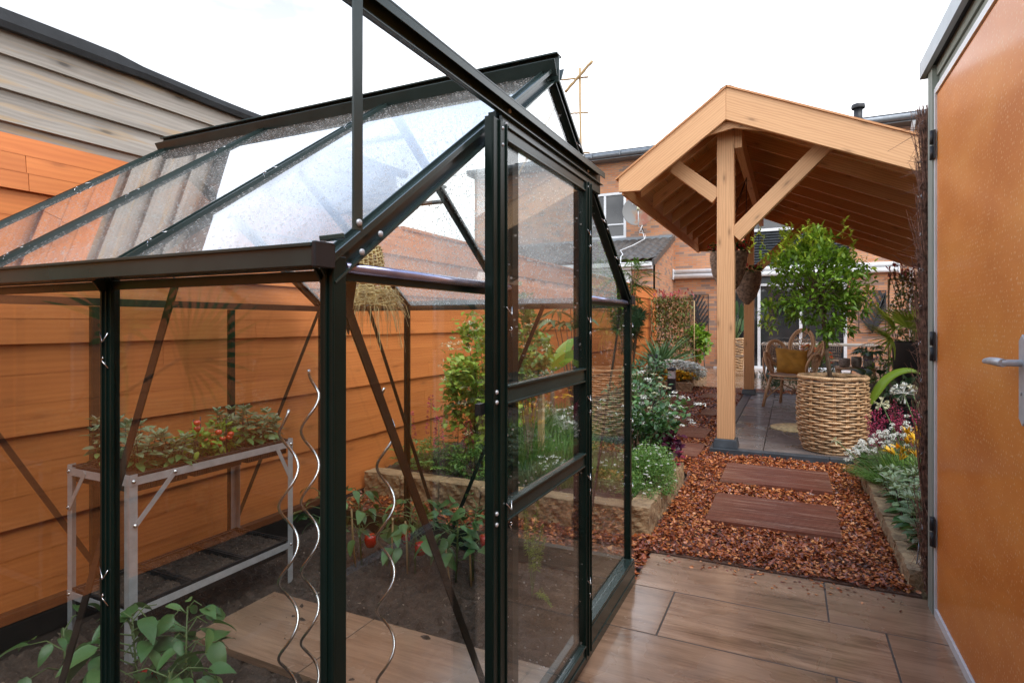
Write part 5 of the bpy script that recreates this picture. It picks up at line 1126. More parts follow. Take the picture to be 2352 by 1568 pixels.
vs = thing('leaf_vase', 'slim ribbed vase of dark tropical leaves at the right of the stool', 'vase', (1.03, 9.85, .556))
MB().lathe((1.03, 9.85, .556), [(0, 0), (.055, 0), (.065, .08), (.055, .2), (.05, .2), (.05, .15), (0, .15)], 20).build('vase', M['pot_grey'], vs)
m = MB(); sm = MB()
for k in range(9):
    a = k * .75; e = random.uniform(.1, .5); D = A(math.cos(a), math.sin(a), e); p = A(1.03, 9.85, .75) + D * A(.10, .10, .25); sm.tube([(1.03, 9.85, .6), (A(1.03, 9.85, .75) + p) / 2, p], .004, 4)
    for f_ in np.linspace(-1.1, 1.1, 7): d2 = A(math.cos(a + f_), math.sin(a + f_), e * .3 - .15); m.leaves([p], [d2], .17 * (1.1 - abs(f_) * .3), .05, rows=3, droop=.3)
m.build('foliage', M['leaf_dark'], vs); sm.build('stems', M['stem_green'], vs)
# dining table and chairs on the patio
dt = thing('dining_table', 'long pale dining table on the patio before the sliding doors', 'table', (.4, 13.6, .03)); m = MB(); m.box((-.55, 13.2, .74), (1.55, 14.1, .775), along=0); m.build('tabletop', M['grey_timber'], dt, bevel=.004)
for x in (-.45, 1.45):
    for y in (13.3, 14.0): MB().beam((x, y, .03), (x * .9 + .04, y, .739), .04, .04).build('leg', M['dark_metal'], dt)
def dchair():
    t = thing('garden_chair', 'x', 'chair', (0, 0, 0)); m = MB(); m.box((-.22, -.22, .44), (.22, .22, .46)); m.build('seat', M['wicker_dark'], t)
    for x in (-1, 1):
        for y in (-1, 1): MB().tube([(x * .19, y * .19, .44), (x * .25, y * .26, 0)], .010, 6).build('leg', M['dark_metal'], t)
    m = MB(); m.tube([(-.24, -.1, .60), (-.26, .2, .74), (-.15, .27, .80), (.15, .27, .80), (.26, .2, .74), (.24, -.1, .60)], .009, 6)
    for k in range(15): s_ = -.23 + k * .033; m.tube([(s_, .20, .46), (s_ * 1.1, .27 - abs(s_) * .25, .80 - abs(s_) * .15)], .0035, 4); 
    for k in range(6): m.tube([(-.24, .2, .50 + k * .055), (0, .25, .52 + k * .055), (.24, .2, .50 + k * .055)], .0035, 4)
    m.build('backrest', M['wicker_dark'], t); return t
proto = dchair(); lab = ['woven garden chair at the near side of the dining table, left one behind the armchair', 'woven garden chair at the right end of the dining table', 'woven garden chair at the near side of the dining table, behind the tree stem', 'woven garden chair at the left end of the dining table', 'woven garden chair on the window side of the dining table']
for i, (x, y, r) in enumerate(((-.25, 12.9, 180), (1.35, 12.85, 200), (.65, 12.85, 172), (-.95, 13.6, 95), (.3, 14.5, 5))):
    o = proto if i == 0 else copy_tree(proto); o.location = (x, y, .03); o.rotation_euler.z = R(r); o['label'] = lab[i]; o['group'] = 'woven garden chairs around the dining table'
# black lounge sofa with a fur throw, black cushion armchair, dark planter with palm
so_ = thing('lounge_sofa', 'low black resin wicker bench sofa beyond the right flower bed', 'sofa', (1.5, 7.6, .052))
m = MB(); 
for k in range(14): m.box((.72, 7.15, .06 + k * .024), (2.6, 8.05, .06 + k * .024 + .018))
m.build('base', M['cloth_black'], so_, bevel=.004); m = MB(); m.box((.70, 7.12, .40), (2.62, 8.08, .43)); m.build('top_rail', M['black_plastic'], so_, bevel=.008)
m = MB(); m.grid(lambda u, v: (.74 + u * 1.6, 7.18 + v * .8, .433 + .05 * np.sin(u * math.pi) ** .3 * np.sin(v * math.pi) ** .3), 20, 14)
n = 5200; u = RNG.random(n); v = RNG.random(n); P = np.stack([.74 + u * 1.6, 7.16 + v * .84, .45 + .03 * np.sin(u * math.pi) ** .3], 1); m.leaves(P, RNG.normal(0, 1, (n, 3)) * A(1, 1, .5) + A(0, 0, .5), .06, .006, rows=1); tag(m.build('fur_throw', M['fur'], loc=(1.5, 7.6, .43)), 'taupe sheepskin throw spread over the black bench sofa', 'throw')
ac = thing('lounge_chair', 'dark padded lounge chair half hidden by the brushwood screen', 'armchair', (1.9, 9.0, .052)); m = MB(); m.box((1.45, 8.6, .25), (2.2, 9.3, .47)); m.build('seat', M['cloth_black'], ac, bevel=.04); m = MB(); m.box((1.35, 8.6, .10), (1.45, 9.4, .60)); m.build('armrest', M['cloth_black'], ac, bevel=.03)
m = MB(); m.prism([(1.45, 9.30, .45), (2.2, 9.30, .45), (2.2, 9.5, .95), (1.45, 9.5, .95)], (0, -1, .4), .14); m.build('backrest', M['cloth_black'], ac, bevel=.03)
# solar lanterns
def lantern(px, py, z, Y, label):
    p = at(px, py, Y=Y); t = thing('solar_lantern', label, 'lantern', (p[0], p[1], .0), 'small solar lanterns in the left bed'); x, y = p[0], p[1]; b = p[2]
    m = MB(); m.box((x - .06, y - .06, b + .14), (x + .06, y + .06, b + .165)); m.lathe((x, y, b + .165), [(.05, 0), (.03, .02), (0, .022)], 4); m.build('lid', M['dark_metal'], t); MB().box((x - .05, y - .05, b + .02), (x + .05, y + .05, b + .139)).build('lamp_glass', M['white_paint'], t, bevel=.006)
    m = MB(); m.box((x - .055, y - .055, max(0, b - .22)), (x + .055, y + .055, b + .019)); m.build('body', M['dark_metal'], t)
lantern(1503, 915, 0, 6.6, 'small square solar lantern with pale glass, nearer one among the blossom'); lantern(1543, 872, 0, 8.9, 'small solar lantern with dark body standing before the yellow pansies')
# bamboo cane frame above the greenhouse
bb = thing('cane_tripod', 'tall loose frame of lashed bamboo canes rising behind the greenhouse roof', 'cane frame', (at(1336, 350, Y=4.6)[0], 4.6, 0))
def cane(a, b, r=.0065):
    a, b = A(*a), A(*b); n = 14; P = a + (b - a) * np.linspace(0, 1, n)[:, None]; rr = np.full(n, r); P[1:-1] += RNG.normal(0, .0012, (n - 2, 3)); rr[::3] *= 1.15; MB().tube(P, rr, 7).build('cane', M['bamboo'], bb)
q = at(1332, 157, Y=4.6); cane(q, (q[0] + .03, 4.6, .1), .009); cane(at(1298, 212, Y=4.58), at(1361, 140, Y=4.58), .011); cane(at(1290, 184, Y=4.615), at(1351, 177, Y=4.615)); cane(at(1300, 262, Y=4.615), at(1352, 258, Y=4.615)); cane(at(1300, 350, Y=4.615), at(1354, 351, Y=4.615))
cane(at(1285, 228, Y=4.56), at(1180, 420, Y=4.56), .009)
# wooden stakes in the left bed, bamboo canes among the peppers
for (px, y0, y1, Y, w, lb) in ((1243, 905, 1060, 3.95, .042, 'square pale wooden stake standing in the grassy bed behind the door panes'), (1107, 862, 1060, 3.9, .035, 'pale wooden stake beside the white-flowering shrub')):
    p = at(px, y0, Y=Y); m = MB(); m.box((p[0] - w / 2, Y - w / 2, .05), (p[0] + w / 2, Y + w / 2, p[2]), along=2); tag(m.build('garden_stake', M['stake_wood'], loc=(p[0], Y, .05), bevel=.003), lb, 'wooden stake', 'wooden stakes in the left bed')
CN = []
for i, (a, b) in enumerate((((807, 1168), (817, 1299)), ((902, 1189), (898, 1325)), ((931, 1196), (936, 1318)), ((1021, 1241), (1034, 1347)), ((1077, 1231), (1083, 1344)))):
    q = at(*b, Z=.0); p = at(*a, Y=q[1]); CN.append(q); o = MB().tube([q - A(0, 0, .02), (p + q) / 2 + RNG.normal(0, .002, 3), p], .0048, 7).build('bamboo_cane', M['bamboo'], loc=(q[0], q[1], 0)); tag(o, 'short bamboo cane in the greenhouse soil, ' + ['leftmost of five', 'second of five from the left', 'third of five from the left', 'fourth of five from the left', 'rightmost of five'][i], 'cane', 'bamboo canes supporting the pepper plants')
# ================================================================ PLANTS
def rdir(n, up=.0, s=1): return nrm(RNG.normal(0, s, (n, 3)) + A(0, 0, up))
def crown_pts(n, c, rad, clumps=24, spread=.28, hollow=.35, flat=0):
    """clump centres spread through an ellipsoid, then points about them"""
    d = rdir(clumps); rr = (hollow + (1 - hollow) * RNG.random(clumps) ** .5)[:, None]; K = d * rr
    k = RNG.integers(0, clumps, n); P = K[k] + RNG.normal(0, spread, (n, 3)); P = A(*c) + P * A(*rad)
    out = nrm(P - A(*c)); return P, out, A(*c) + K * A(*rad)
def stems(m, base, targets, r=.006, sag=0, mid=.45):
    for t_ in targets:
        b = A(*base) + RNG.normal(0, .015, 3) * A(1, 1, 0); q = b + (t_ - b) * mid + A(0, 0, .12 * np.linalg.norm(t_ - b)); m.tube([b, q, t_], [r, r * .7, r * .35], 5, cap=False)
def flat_flowers(m, P, r, n=14, L_=.012, up=A(0, 0, 1)):
    """heads of many tiny petals"""
    for p in P:
        o = RNG.normal(0, 1, (n, 3)) * A(r, r, r * .25) * .55; D = RNG.normal(0, 1, (n, 3)) * A(1, 1, .3); m.leaves(p + o, D, L_, L_ * .8, U=A(0, 0, 1), rows=1, fold=.1, droop=0)
        m.leaves(p + o, -D, L_, L_ * .8, U=A(0, 0, 1), rows=1, fold=.1, droop=0)
# ---- clipped standard tree in the wicker planter
tb = A(BXc - .01, BYc - .02, .64); tr_ = thing('potted_tree', 'round leafy tree on a bare stem growing out of the large wicker planter', 'tree', tuple(tb))
cc = at(1868, 660, Y=BYc + .02); m = MB(); top = at(1892, 735, Y=BYc)
m.tube([tb, tb * .5 + top * .5 + A(-.006, 0, 0), top, cc + A(.02, 0, .0)], [.021, .018, .017, .012], 10)
CL = []
for px, py, r, zz_ in ((1868, 548, .11, 5), (1850, 570, .12, 6), (1895, 575, .12, 6), (1826, 592, .11, 4), (1800, 602, .09, 3), (1925, 592, .11, 4), (1945, 612, .10, 4), (1800, 622, .07, 2), (1870, 600, .16, 9), (1835, 630, .13, 6), (1905, 630, .15, 8), (1950, 645, .12, 5), (1972, 640, .05, 1), (1800, 655, .11, 4), (1780, 650, .05, 1), (1870, 660, .17, 9), (1925, 675, .14, 7), (1965, 682, .09, 3), (1835, 690, .14, 6), (1805, 700, .08, 3), (1765, 690, .06, 1), (1885, 705, .15, 7), (1940, 715, .12, 5), (1975, 715, .06, 1), (1822, 725, .09, 3), (1865, 735, .09, 3), (1915, 745, .10, 4), (1950, 750, .07, 2), (1900, 770, .06, 2), (1930, 700, .12, 4)):
    for _ in range(zz_): CL.append((at(px + RNG.normal(0, 6), py + RNG.normal(0, 6), Y=BYc + RNG.uniform(-1, 1) * (.12 + .03 * zz_)), r))
K = np.array([c_[0] for c_ in CL]); kr = np.array([c_[1] for c_ in CL]); n = 3500; ki = RNG.integers(0, len(K), n); P = K[ki] + RNG.normal(0, .55, (n, 3)) * kr[ki][:, None] * .62; out = nrm(P - (cc + A(0, 0, -.1)))
for k in K[::4]: m.tube([top * .6 + cc * .4 + RNG.normal(0, .02, 3), (cc + k) / 2 + RNG.normal(0, .03, 3), k], [.009, .005, .002], 5, cap=False)
m.build('trunk', M['stem_brown'], tr_)
m = MB()
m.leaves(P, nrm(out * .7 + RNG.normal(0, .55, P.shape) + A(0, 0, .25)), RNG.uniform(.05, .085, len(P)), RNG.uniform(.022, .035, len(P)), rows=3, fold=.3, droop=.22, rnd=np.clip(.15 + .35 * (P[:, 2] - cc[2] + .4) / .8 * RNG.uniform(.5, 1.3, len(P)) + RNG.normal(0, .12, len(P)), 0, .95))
# upright new shoots on top
for i in range(34):
    p = cc + A(RNG.normal(-.02, .17), RNG.normal(0, .15), RNG.uniform(.22, .42)); d = nrm(A(RNG.normal(0, .3), RNG.normal(0, .3), 1)); n = 13; s_ = np.linspace(0, 1, n); a = s_ * 12 + i
    Q = p + d * (.19 * s_)[:, None]; m.leaves(Q, nrm(np.stack([np.cos(a), np.sin(a), .8 + 0 * a], 1)), .062 - .02 * s_, .024, rows=3, droop=.15, rnd=.8 + .2 * RNG.random(n))
for (px, py) in ((1768, 592), (1772, 705), (1985, 655), (1990, 690), (1970, 610), (1762, 740), (1900, 560)):
    p = at(px, py, Y=BYc + RNG.uniform(-.15, .1)); n = 70; m.leaves(p + RNG.normal(0, .05, (n, 3)), rdir(n, .4), .06, .026, rows=3, droop=.2)
m.build('crown', M['leaf_tree'], tr_)
# ---- pepper plants
def pepper(base, h, nl, ls, label, fruits=0, lean=(0, 0), mat='leaf_pepper', spread=.16, group='pepper plants in the greenhouse soil', only=None):
    base = A(*base); t = thing('pepper_plant', label, 'pepper plant', tuple(base), group); sm = MB(); lm = MB(); tips = []
    top = base + A(lean[0], lean[1], h); sm.tube([base, (base + top) / 2 + RNG.normal(0, .01, 3), top], [.005, .004, .002], 6)
    P, D, Ls, Ws, rn = [], [], [], [], []
    for i in range(nl):
        s_ = .25 + .75 * ((i + .5) / nl) ** .8; p0 = base + (top - base) * s_; a = i * 2.4 + random.uniform(-.5, .5); rd = spread * random.uniform(.5, 1.1) * (1.15 - .5 * s_)
        p1 = p0 + A(math.cos(a) * rd, math.sin(a) * rd, random.uniform(.0, .07) * (1.3 - s_)); sm.tube([p0, (p0 + p1) / 2 + A(0, 0, .02), p1], [.0025, .002, .0014], 4, cap=False)
        for q in range(random.choice((1, 2, 2, 3))):
            a2 = a + random.uniform(-1, 1); P.append(p1 + RNG.normal(0, .012, 3)); D.append((math.cos(a2), math.sin(a2), random.uniform(-.75, .35))); l = ls * random.uniform(.6, 1.15) * (1.12 - .35 * s_); Ls.append(l); Ws.append(l * random.uniform(.48, .6)); rn.append(random.uniform(0, .75) + .25 * (s_ > .85))
    lm.leaves(P, D, np.array(Ls), np.array(Ws), rows=7, fold=.28, droop=.35, rnd=np.array(rn), wave=.03)
    sm.build('stem', M['stem_green'], t); lm.build('foliage', M[mat], t)
    for k in range(fruits):
        a = k * 2.1 + random.uniform(0, 1); p = base + (top - base) * random.uniform(.42, .6) + A(math.cos(a) * .05, math.sin(a) * .05, 0); s_ = random.uniform(.85, 1.1)
        MB().lathe(p, [(0, 0), (.016 * s_, -.002), (.027 * s_, -.008), (.031 * s_, -.025), (.028 * s_, -.045), (.020 * s_, -.062), (.008 * s_, -.070), (0, -.068)], 20, lobes=4, la=.09).build('pepper', M['red_fruit'], t)
    return t
pepper(CN[0] + A(.02, .02, 0), .36, 19, .10, 'young pepper plant tied to the leftmost cane, with one red pepper', 1, (-.02, 0))
pepper(CN[1] + A(.03, .10, 0), .32, 18, .10, 'pepper plant in the middle of the row carrying big red peppers', 2, (.02, 0))
pepper(CN[2] + A(.03, .02, 0), .33, 18, .10, 'pepper plant with drooping dark leaves at the third cane', 0, (.01, .02))
pepper(CN[3] + A(.0, .05, 0), .33, 15, .10, 'pepper plant with broad leaves at the fourth cane', 0, (.0, .02))
pepper(CN[4] + A(-.02, .05, 0), .36, 15, .095, 'pepper plant next to the door post with a hanging red pepper', 1, (.02, 0))
p = at(705, 1290, Z=0); pepper((p[0], p[1] + .1, 0), .34, 14, .08, 'bushy tomato-like plant half hidden behind the thick corner post', 1, (0, 0), spread=.14)
pepper((-1.58, 1.10, -.01), .37, 17, .10, 'large pepper plant nearest the camera, right of the slim green bar', 0, (-.03, .03), spread=.11, group='pepper plants near the camera')
pepper((-1.74, 1.06, -.01), .35, 22, .12, 'leafy pepper plant nearest the camera, just right of the slim green bar', 1, (-.02, .0), spread=.13, group='pepper plants near the camera')
pepper((-1.50, .98, -.01), .30, 14, .10, 'low pepper plant at the bottom edge of the picture', 0, (.03, .0), spread=.14, group='pepper plants near the camera')
pepper((-1.94, .98, -.01), .30, 7, .10, 'single-leaved pepper plant left of the slim green bar', 0, (-.02, .0), spread=.14, group='pepper plants near the camera')
# asparagus-like ferny plant inside the door
b = at(1222, 1370, Z=0); t = thing('asparagus_fern', 'thin feathery asparagus plant in the soil behind the lower door pane', 'fern', tuple(b)); sm = MB(); lm = MB()
for i in range(7):
    a = random.uniform(0, 6.28); h = random.uniform(.22, .50); tip = b + A(math.cos(a) * .08, math.sin(a) * .08, h) if i else b + A(.14, -.12, .04); q = (b + tip) / 2 + A(0, 0, .06); sm.tube([b, q, tip], .0014, 4, cap=False)
    for s_ in np.linspace(.35, 1, 22):
        c = (1 - s_) ** 2 * b + 2 * s_ * (1 - s_) * q + s_ * s_ * tip; n = 7; lm.leaves(np.repeat(c[None], n, 0), RNG.normal(0, 1, (n, 3)) * A(1, 1, .4), .028 * (1.3 - s_), .0016, rows=1)
sm.build('stem', M['stem_green'], t); lm.build('foliage', M['leaf_lime'], t)
# ---- sage in the trays
def sage(base, r, h, ns, label, mat='leaf_sage', ls=.055, group='sage plants', pp=6):
    base = A(*base); t = thing('sage_plant', label, 'sage', tuple(base), group); sm = MB(); lm = MB(); gm = MB()
    for i in range(ns):
        a = random.uniform(0, 6.28); rr = r * random.random() ** .5; b = base + A(math.cos(a) * rr * .5, math.sin(a) * rr * .5, 0); hh = h * random.uniform(.55, 1.05); tip = b + A(math.cos(a) * rr * .6, math.sin(a) * rr * .6, hh); sm.tube([b, (b + tip) / 2 + RNG.normal(0, .006, 3), tip], [.002, .0018, .001], 4, cap=False)
        for j in range(pp):
            s_ = .25 + .75 * j / (pp - 1); c = b + (tip - b) * s_; a2 = j * 1.57 + i; L_ = ls * (1.15 - .45 * s_) * random.uniform(.8, 1.2)
            for q in (0, math.pi): (gm if s_ < .5 else lm).leaves([c], [(math.cos(a2 + q), math.sin(a2 + q), .15 + .9 * (s_ - .5))], L_, L_ * .36, rows=4, shape='oblong', fold=.22, droop=.3, rnd=random.random())
        for q in range(4): lm.leaves([tip], [(math.cos(q * 1.6), math.sin(q * 1.6), 1.1)], ls * .6, ls * .2, rows=3, shape='oblong', rnd=.7 + .3 * random.random())
    sm.build('stem', M['leaf_purple'], t); lm.build('foliage', M[mat], t); gm.build('lower_leaves', M['leaf_pepper'], t); return t
for x, y, r, h, n, lb in ((-2.36, 1.33, .06, .17, 8, 'grey-green sage at the left back of the near tray on the staging'), (-2.22, 1.36, .06, .16, 8, 'grey-green sage in the middle of the near tray, crossed by the dark brace'), (-2.15, 1.45, .05, .13, 8, 'low sage with purple shoots at the front of the near tray'), (-2.36, 1.46, .05, .15, 7, 'sage at the back of the near tray behind the tomatoes'), (-2.33, 1.83, .06, .17, 9, 'purple-tinged sage at the back of the far tray'), (-2.20, 1.84, .06, .17, 10, 'tall purple-tinged sage in the centre of the far tray'), (-2.16, 1.92, .05, .14, 8, 'sage at the far right end of the staging')):
    sage((x, y, .652), r, h, n, lb, ls=.06)
def tomato(base, label):
    base = A(*base); t = thing('tomato_plant', label, 'tomato plant', tuple(base), 'small tomato plants on the staging'); P, out, K = crown_pts(120, base + A(0, 0, .06), (.075, .07, .055), 14, .2); m = MB(); stems(m, base, K, .0018); m.build('stem', M['stem_green'], t); m = MB(); m.leaves(P, nrm(out + RNG.normal(0, .5, P.shape)), .034, .024, rows=3, droop=.4, wave=.08); m.build('foliage', M['leaf_bright'], t)
    for k in range(8): 
        q = K[k] + A(0, 0, random.uniform(-.01, .04)) + A(.02, -.01, 0); MB().lathe(q, [(0, 0), (.006, .0), (.012, .005), (.014, .012), (.011, .020), (0, .023)], 14).build('tomato', M['tomato'] if k < 7 else M['leaf_bright'], t)
tomato((-2.20, 1.585, .652), 'small tomato plant with ripe red fruit, left one in the middle tray'); tomato((-2.19, 1.67, .652), 'small tomato plant with orange-red fruit, right one in the middle tray')
for k, (x, y) in enumerate(((-2.24, 1.60), (-2.28, 1.66), (-2.17, 1.70))):
    tag(MB().tube([(x, y, .65), (x, y, .80)], .0028, 6).build('support_stick', M['dark_metal'], loc=(x, y, .65)), 'thin black support stick among the small tomatoes, ' + ('leftmost', 'middle', 'rightmost')[k], 'stick', 'support sticks of the tomatoes')
# ---- shrub with white flower heads behind the glass (viburnum)
def shrub(name, label, cat, base, c, rad, n, L_, Wr, mat, clumps=30, spread=.16, fl=None, rows=3, droop=.25, stem='stem_brown', sr=.006, group=None, hollow=.3, updir=.2, fr=None, fL=.012, flat=True):
    base, c = A(*base), A(*c); t = thing(name, label, cat, tuple(base), group); P, out, K = crown_pts(n, c, rad, clumps, spread, hollow); P[:, 2] = np.maximum(P[:, 2], base[2] + .01)
    m = MB(); stems(m, base, K[:max(6, clumps // 2)], sr); m.build('stem', M[stem], t)
    m = MB(); m.leaves(P, nrm(out * .6 + RNG.normal(0, .6, P.shape) + A(0, 0, updir)), L_ * RNG.uniform(.65, 1.15, n), L_ * Wr * RNG.uniform(.8, 1.1, n), rows=rows, droop=droop); m.build('foliage', M[mat], t)
    if fl:
        cnt, r_, fm = fl; d = rdir(cnt, .7); Q = c + d * A(*rad) * RNG.uniform(.85, 1.12, (cnt, 1)); m = MB(); flat_flowers(m, Q, r_, 26, fL); m.build('flowers', M[fm], t)
    return t
def P3(px, py, Y): return at(px, py, Y=Y)
c = P3(1120, 880, 3.75); shrub('viburnum', 'tall lime green shrub with creamy flower heads behind the greenhouse corner', 'shrub', (c[0], 3.75, .1), c, (.33, .26, .54), 3000, .055, .8, 'leaf_lime', 80, .11, (60, .045, 'cream_petal'), 3, group=None)
c = P3(1215, 800, 3.8); shrub('viburnum', 'creamy-flowered shrub seen through the upper door pane', 'shrub', (c[0], 3.8, .1), c, (.16, .18, .36), 700, .05, .8, 'leaf_mid', 24, .14, (12, .03, 'cream_petal'))
# lupins
def lupin(px, py, Y, h, label, col='pink_petal'):
    b = at(px, py, Y=Y); b[2] = .12; t = thing('lupin', label, 'lupin', tuple(b), 'lupins behind the greenhouse'); m = MB(); m.tube([b, b + A(.0, 0, h)], [.004, .002], 5); m.build('stem', M['stem_green'], t)
    m = MB(); n = 110; s_ = RNG.random(n); a = RNG.uniform(0, 6.28, n); r = .030 * (1 - s_) + .006; z = h * .45 + s_ * h * .6; m.leaves(b + np.stack([r * np.cos(a), r * np.sin(a), z], 1), np.stack([np.cos(a), np.sin(a), .4 + 0 * a], 1), .018, .014, rows=1); m.build('flowers', M[col], t)
    m = MB()
    for k in range(13):
        a = random.uniform(0, 6.28); p = b + A(math.cos(a), math.sin(a), 0) * random.uniform(.04, .15) + A(0, 0, random.uniform(.03, .22))
        for q in range(9): m.leaves([p], [(math.cos(q * .7), math.sin(q * .7), .25)], .055, .014, rows=2, rnd=random.random())
    m.build('foliage', M['leaf_mid'], t)
for i, (px, Y, h, w) in enumerate(((944, 3.55, .40, 'leftmost pink lupin spike, beside the orange fence'), (990, 3.75, .50, 'tall pink lupin spike second from the fence'), (1008, 3.45, .40, 'deep pink lupin spike in front, seen left of the door post'), (1052, 3.8, .46, 'pink lupin spike under the creamy-flowered shrub'), (1076, 3.6, .36, 'short pink lupin spike closest to the door post'))): lupin(px, 1050, Y, h, w)
for (px, py, Y, r, lb, mt) in ((1000, 1065, 3.55, (.26, .14, .13), 'mound of palmate leaves under the lupins', 'leaf_mid'), (1085, 1070, 3.55, (.16, .13, .12), 'feathery green mound against the bed wall behind the glass', 'leaf_grass')):
    c = at(px, py, Y=Y); shrub('perennial', lb, 'plant', (c[0], Y, .12), (c[0], Y, .21), r, 900, .04, .3, mt, 26, .16, rows=2)
# grasses / meadow seen through the door
def grass(name, label, cat, base, r, h, n, mat, w=.004, fl=None, lean=.35, group=None, rows=4, droop=.5):
    base = A(*base); t = thing(name, label, cat, tuple(base), group); a = RNG.uniform(0, 6.28, n); rr = r * np.sqrt(RNG.random(n)); P = base + np.stack([rr * np.cos(a), rr * np.sin(a), 0 * a], 1); a2 = a + RNG.normal(0, .6, n)
    m = MB(); D = np.stack([np.cos(a2) * lean, np.sin(a2) * lean, np.ones(n)], 1) * 1.0; m.leaves(P, D, h * RNG.uniform(.6, 1.1, n), w, rows=rows, shape='blade', droop=droop * RNG.random(), fold=.3); m.build('foliage', M[mat], t)
    if fl:
        cnt, size, fm, k = fl; a = RNG.uniform(0, 6.28, cnt); rr = r * 1.15 * np.sqrt(RNG.random(cnt)); Q = base + np.stack([rr * np.cos(a), rr * np.sin(a), h * RNG.uniform(.75, 1.12, cnt)], 1); m = MB(); flat_flowers(m, Q, size, k, size * .9); m.build('flowers', M[fm], t)
        m = MB(); m.sticks(base + (Q - base) * A(.6, .6, 0), Q, .0012, .0009, 3); m.build('flower_stalks', M['stem_green'], t)
    return t
gl = [(1190, 1050, 3.85, .22, .33, 'leaf_grass', 'grassy lavender clump with violet tips seen through the middle door pane', (40, .006, 'purple_petal', 5)), (1290, 1050, 4.1, .26, .34, 'leaf_grass', 'broad green grassy clump right of the pale stake', (30, .006, 'purple_petal', 5)),
      (1225, 1120, 3.6, .20, .18, 'leaf_blue', 'low clump dotted with small white flowers behind the lower door rail', (26, .010, 'white_petal', 5)), (1310, 1120, 3.7, .20, .18, 'leaf_mid', 'low clump with a few white flowers near the bed corner', (18, .010, 'white_petal', 5)),
      (1200, 960, 4.5, .16, .48, 'leaf_mid', 'bright yellow-flowered clump behind the grasses', (22, .022, 'yellow_petal', 9)), (1300, 950, 4.9, .15, .45, 'leaf_mid', 'small golden-flowered clump seen in the right of the middle door pane', (10, .022, 'yellow_petal', 9)), (1325, 985, 4.6, .13, .35, 'leaf_mid', 'pale white-flowered clump beside the golden flowers', (22, .018, 'white_petal', 9)), (1400, 1110, 3.8, .20, .20, 'leaf_mid', 'green clump behind the far corner pane of the greenhouse', (14, .010, 'white_petal', 5))]
for px, py, Y, r, h, mt, lb, fl in gl:
    c = at(px, py, Y=Y); grass('flowering_clump', lb, 'plant', (c[0], Y, .10), r, h, 620, mt, .006, fl, group='clumps of flowers in the left bed')
# banana-like canna and fatsia
c = at(1270, 930, Y=4.9); t = thing('banana_plant', 'young banana plant with upright paddle leaves behind the door panes', 'banana plant', (c[0], 4.9, .1)); m = MB(); tp = at(1268, 850, Y=4.9); m.tube([(c[0], 4.9, .1), tp], [.03, .016], 8); m.build('stem', M['stem_brown'], t); m = MB()
for D, L_ in (((-.55, .1, .75), .34), ((-.2, .2, 1), .42), ((.75, -.1, .75), .42), ((.35, .3, .9), .40)): m.leaves([tp - A(0, 0, .02)], [D], L_, .13, rows=9, shape='oblong', droop=.25, fold=.25)
m.build('foliage', M['leaf_canna'], t)
def palmate(name, label, cat, base, tops, L_, mat, nf=7, w=.22):
    base = A(*base); t = thing(name, label, cat, tuple(base)); m = MB(); s = MB()
    for p in tops:
        p = A(*p); s.tube([base, (base + p) / 2 + A(0, 0, .05), p], [.012, .008, .004], 5); a0 = random.uniform(0, 6)
        for k in range(nf): a = a0 + (k - nf / 2) * .62; m.leaves([p], [(math.cos(a), math.sin(a), -.1)], L_ * random.uniform(.8, 1.1), L_ * w, rows=4, droop=.3, rnd=random.random())
    s.build('stem', M['stem_brown'], t); m.build('foliage', M[mat], t)
b = at(1320, 900, Y=6.2); palmate('fatsia', 'open shrub with hand-shaped leaves on bare stems against the fence', 'shrub', (b[0], 6.2, .1), [at(px, py, Y=6.2 + random.uniform(-.2, .2)) for px, py in ((1280, 715), (1310, 700), (1345, 730), (1300, 740), (1330, 690), (1270, 735))], .28, 'leaf_blue')
# tall feathery conifer / acacia at the greenhouse's far corner
c = at(1452, 640, Y=7.2); t = thing('feathery_tree', 'feathery fine-leaved young tree beside the greenhouse corner', 'tree', (c[0] - .15, 7.2, .1)); K = [at(px, py, Y=7.2 + random.uniform(-.3, .3)) for px, py in ((1450, 600), (1462, 612), (1455, 650), (1475, 655), (1445, 680), (1466, 700), (1440, 625), (1472, 625), (1430, 660), (1410, 640), (1400, 690), (1425, 705))]
s = MB(); s.tube([(c[0] - .15, 7.2, .1), c * .5 + A(c[0] - .15, 7.2, .1) * .5, c], [.022, .015, .008], 7); m = MB()
for k in K:
    s.tube([c - A(0, 0, .35), (c + k) / 2, k], .004, 4)
    for j in range(7):
        d = nrm(RNG.normal(0, 1, 3) * A(1, 1, .6)); q = k + d * .02; n = 20; ss = np.linspace(0, 1, n); Q = q + d * (ss * .22)[:, None] - A(0, 0, .06) * (ss ** 2)[:, None]; sd_ = nrm(np.cross(d, A(0, 0, 1)))
        for g_ in (1, -1): m.leaves(Q, sd_ * g_ + d * .5, .04, .008, rows=1)
s.build('trunk', M['stem_brown'], t); m.build('crown', M['leaf_mid'], t)
c = at(1448, 755, Y=6.6); t = thing('pine_shrub', 'soft long-needled pine shrub just right of the greenhouse corner', 'shrub', (c[0], 6.6, .1)); m = MB(); P, out, K = crown_pts(9, c, (.22, .2, .34), 26, .05, .3)
for k in K:
    n = 130; m.leaves(np.repeat(k[None], n, 0), rdir(n, .35), .12, .0028, rows=1)
m.build('foliage', M['leaf_conifer'], t); m = MB(); stems(m, (c[0], 6.6, .1), K, .007); m.build('stem', M['stem_brown'], t)
c = at(1478, 800, Y=6.0); shrub('perennial', 'low blue-green leafy plant below the pine shrub', 'plant', (c[0], 6.0, .1), (c[0], 6.0, .62), (.24, .22, .26), 480, .055, .6, 'leaf_blue', 20, .16)
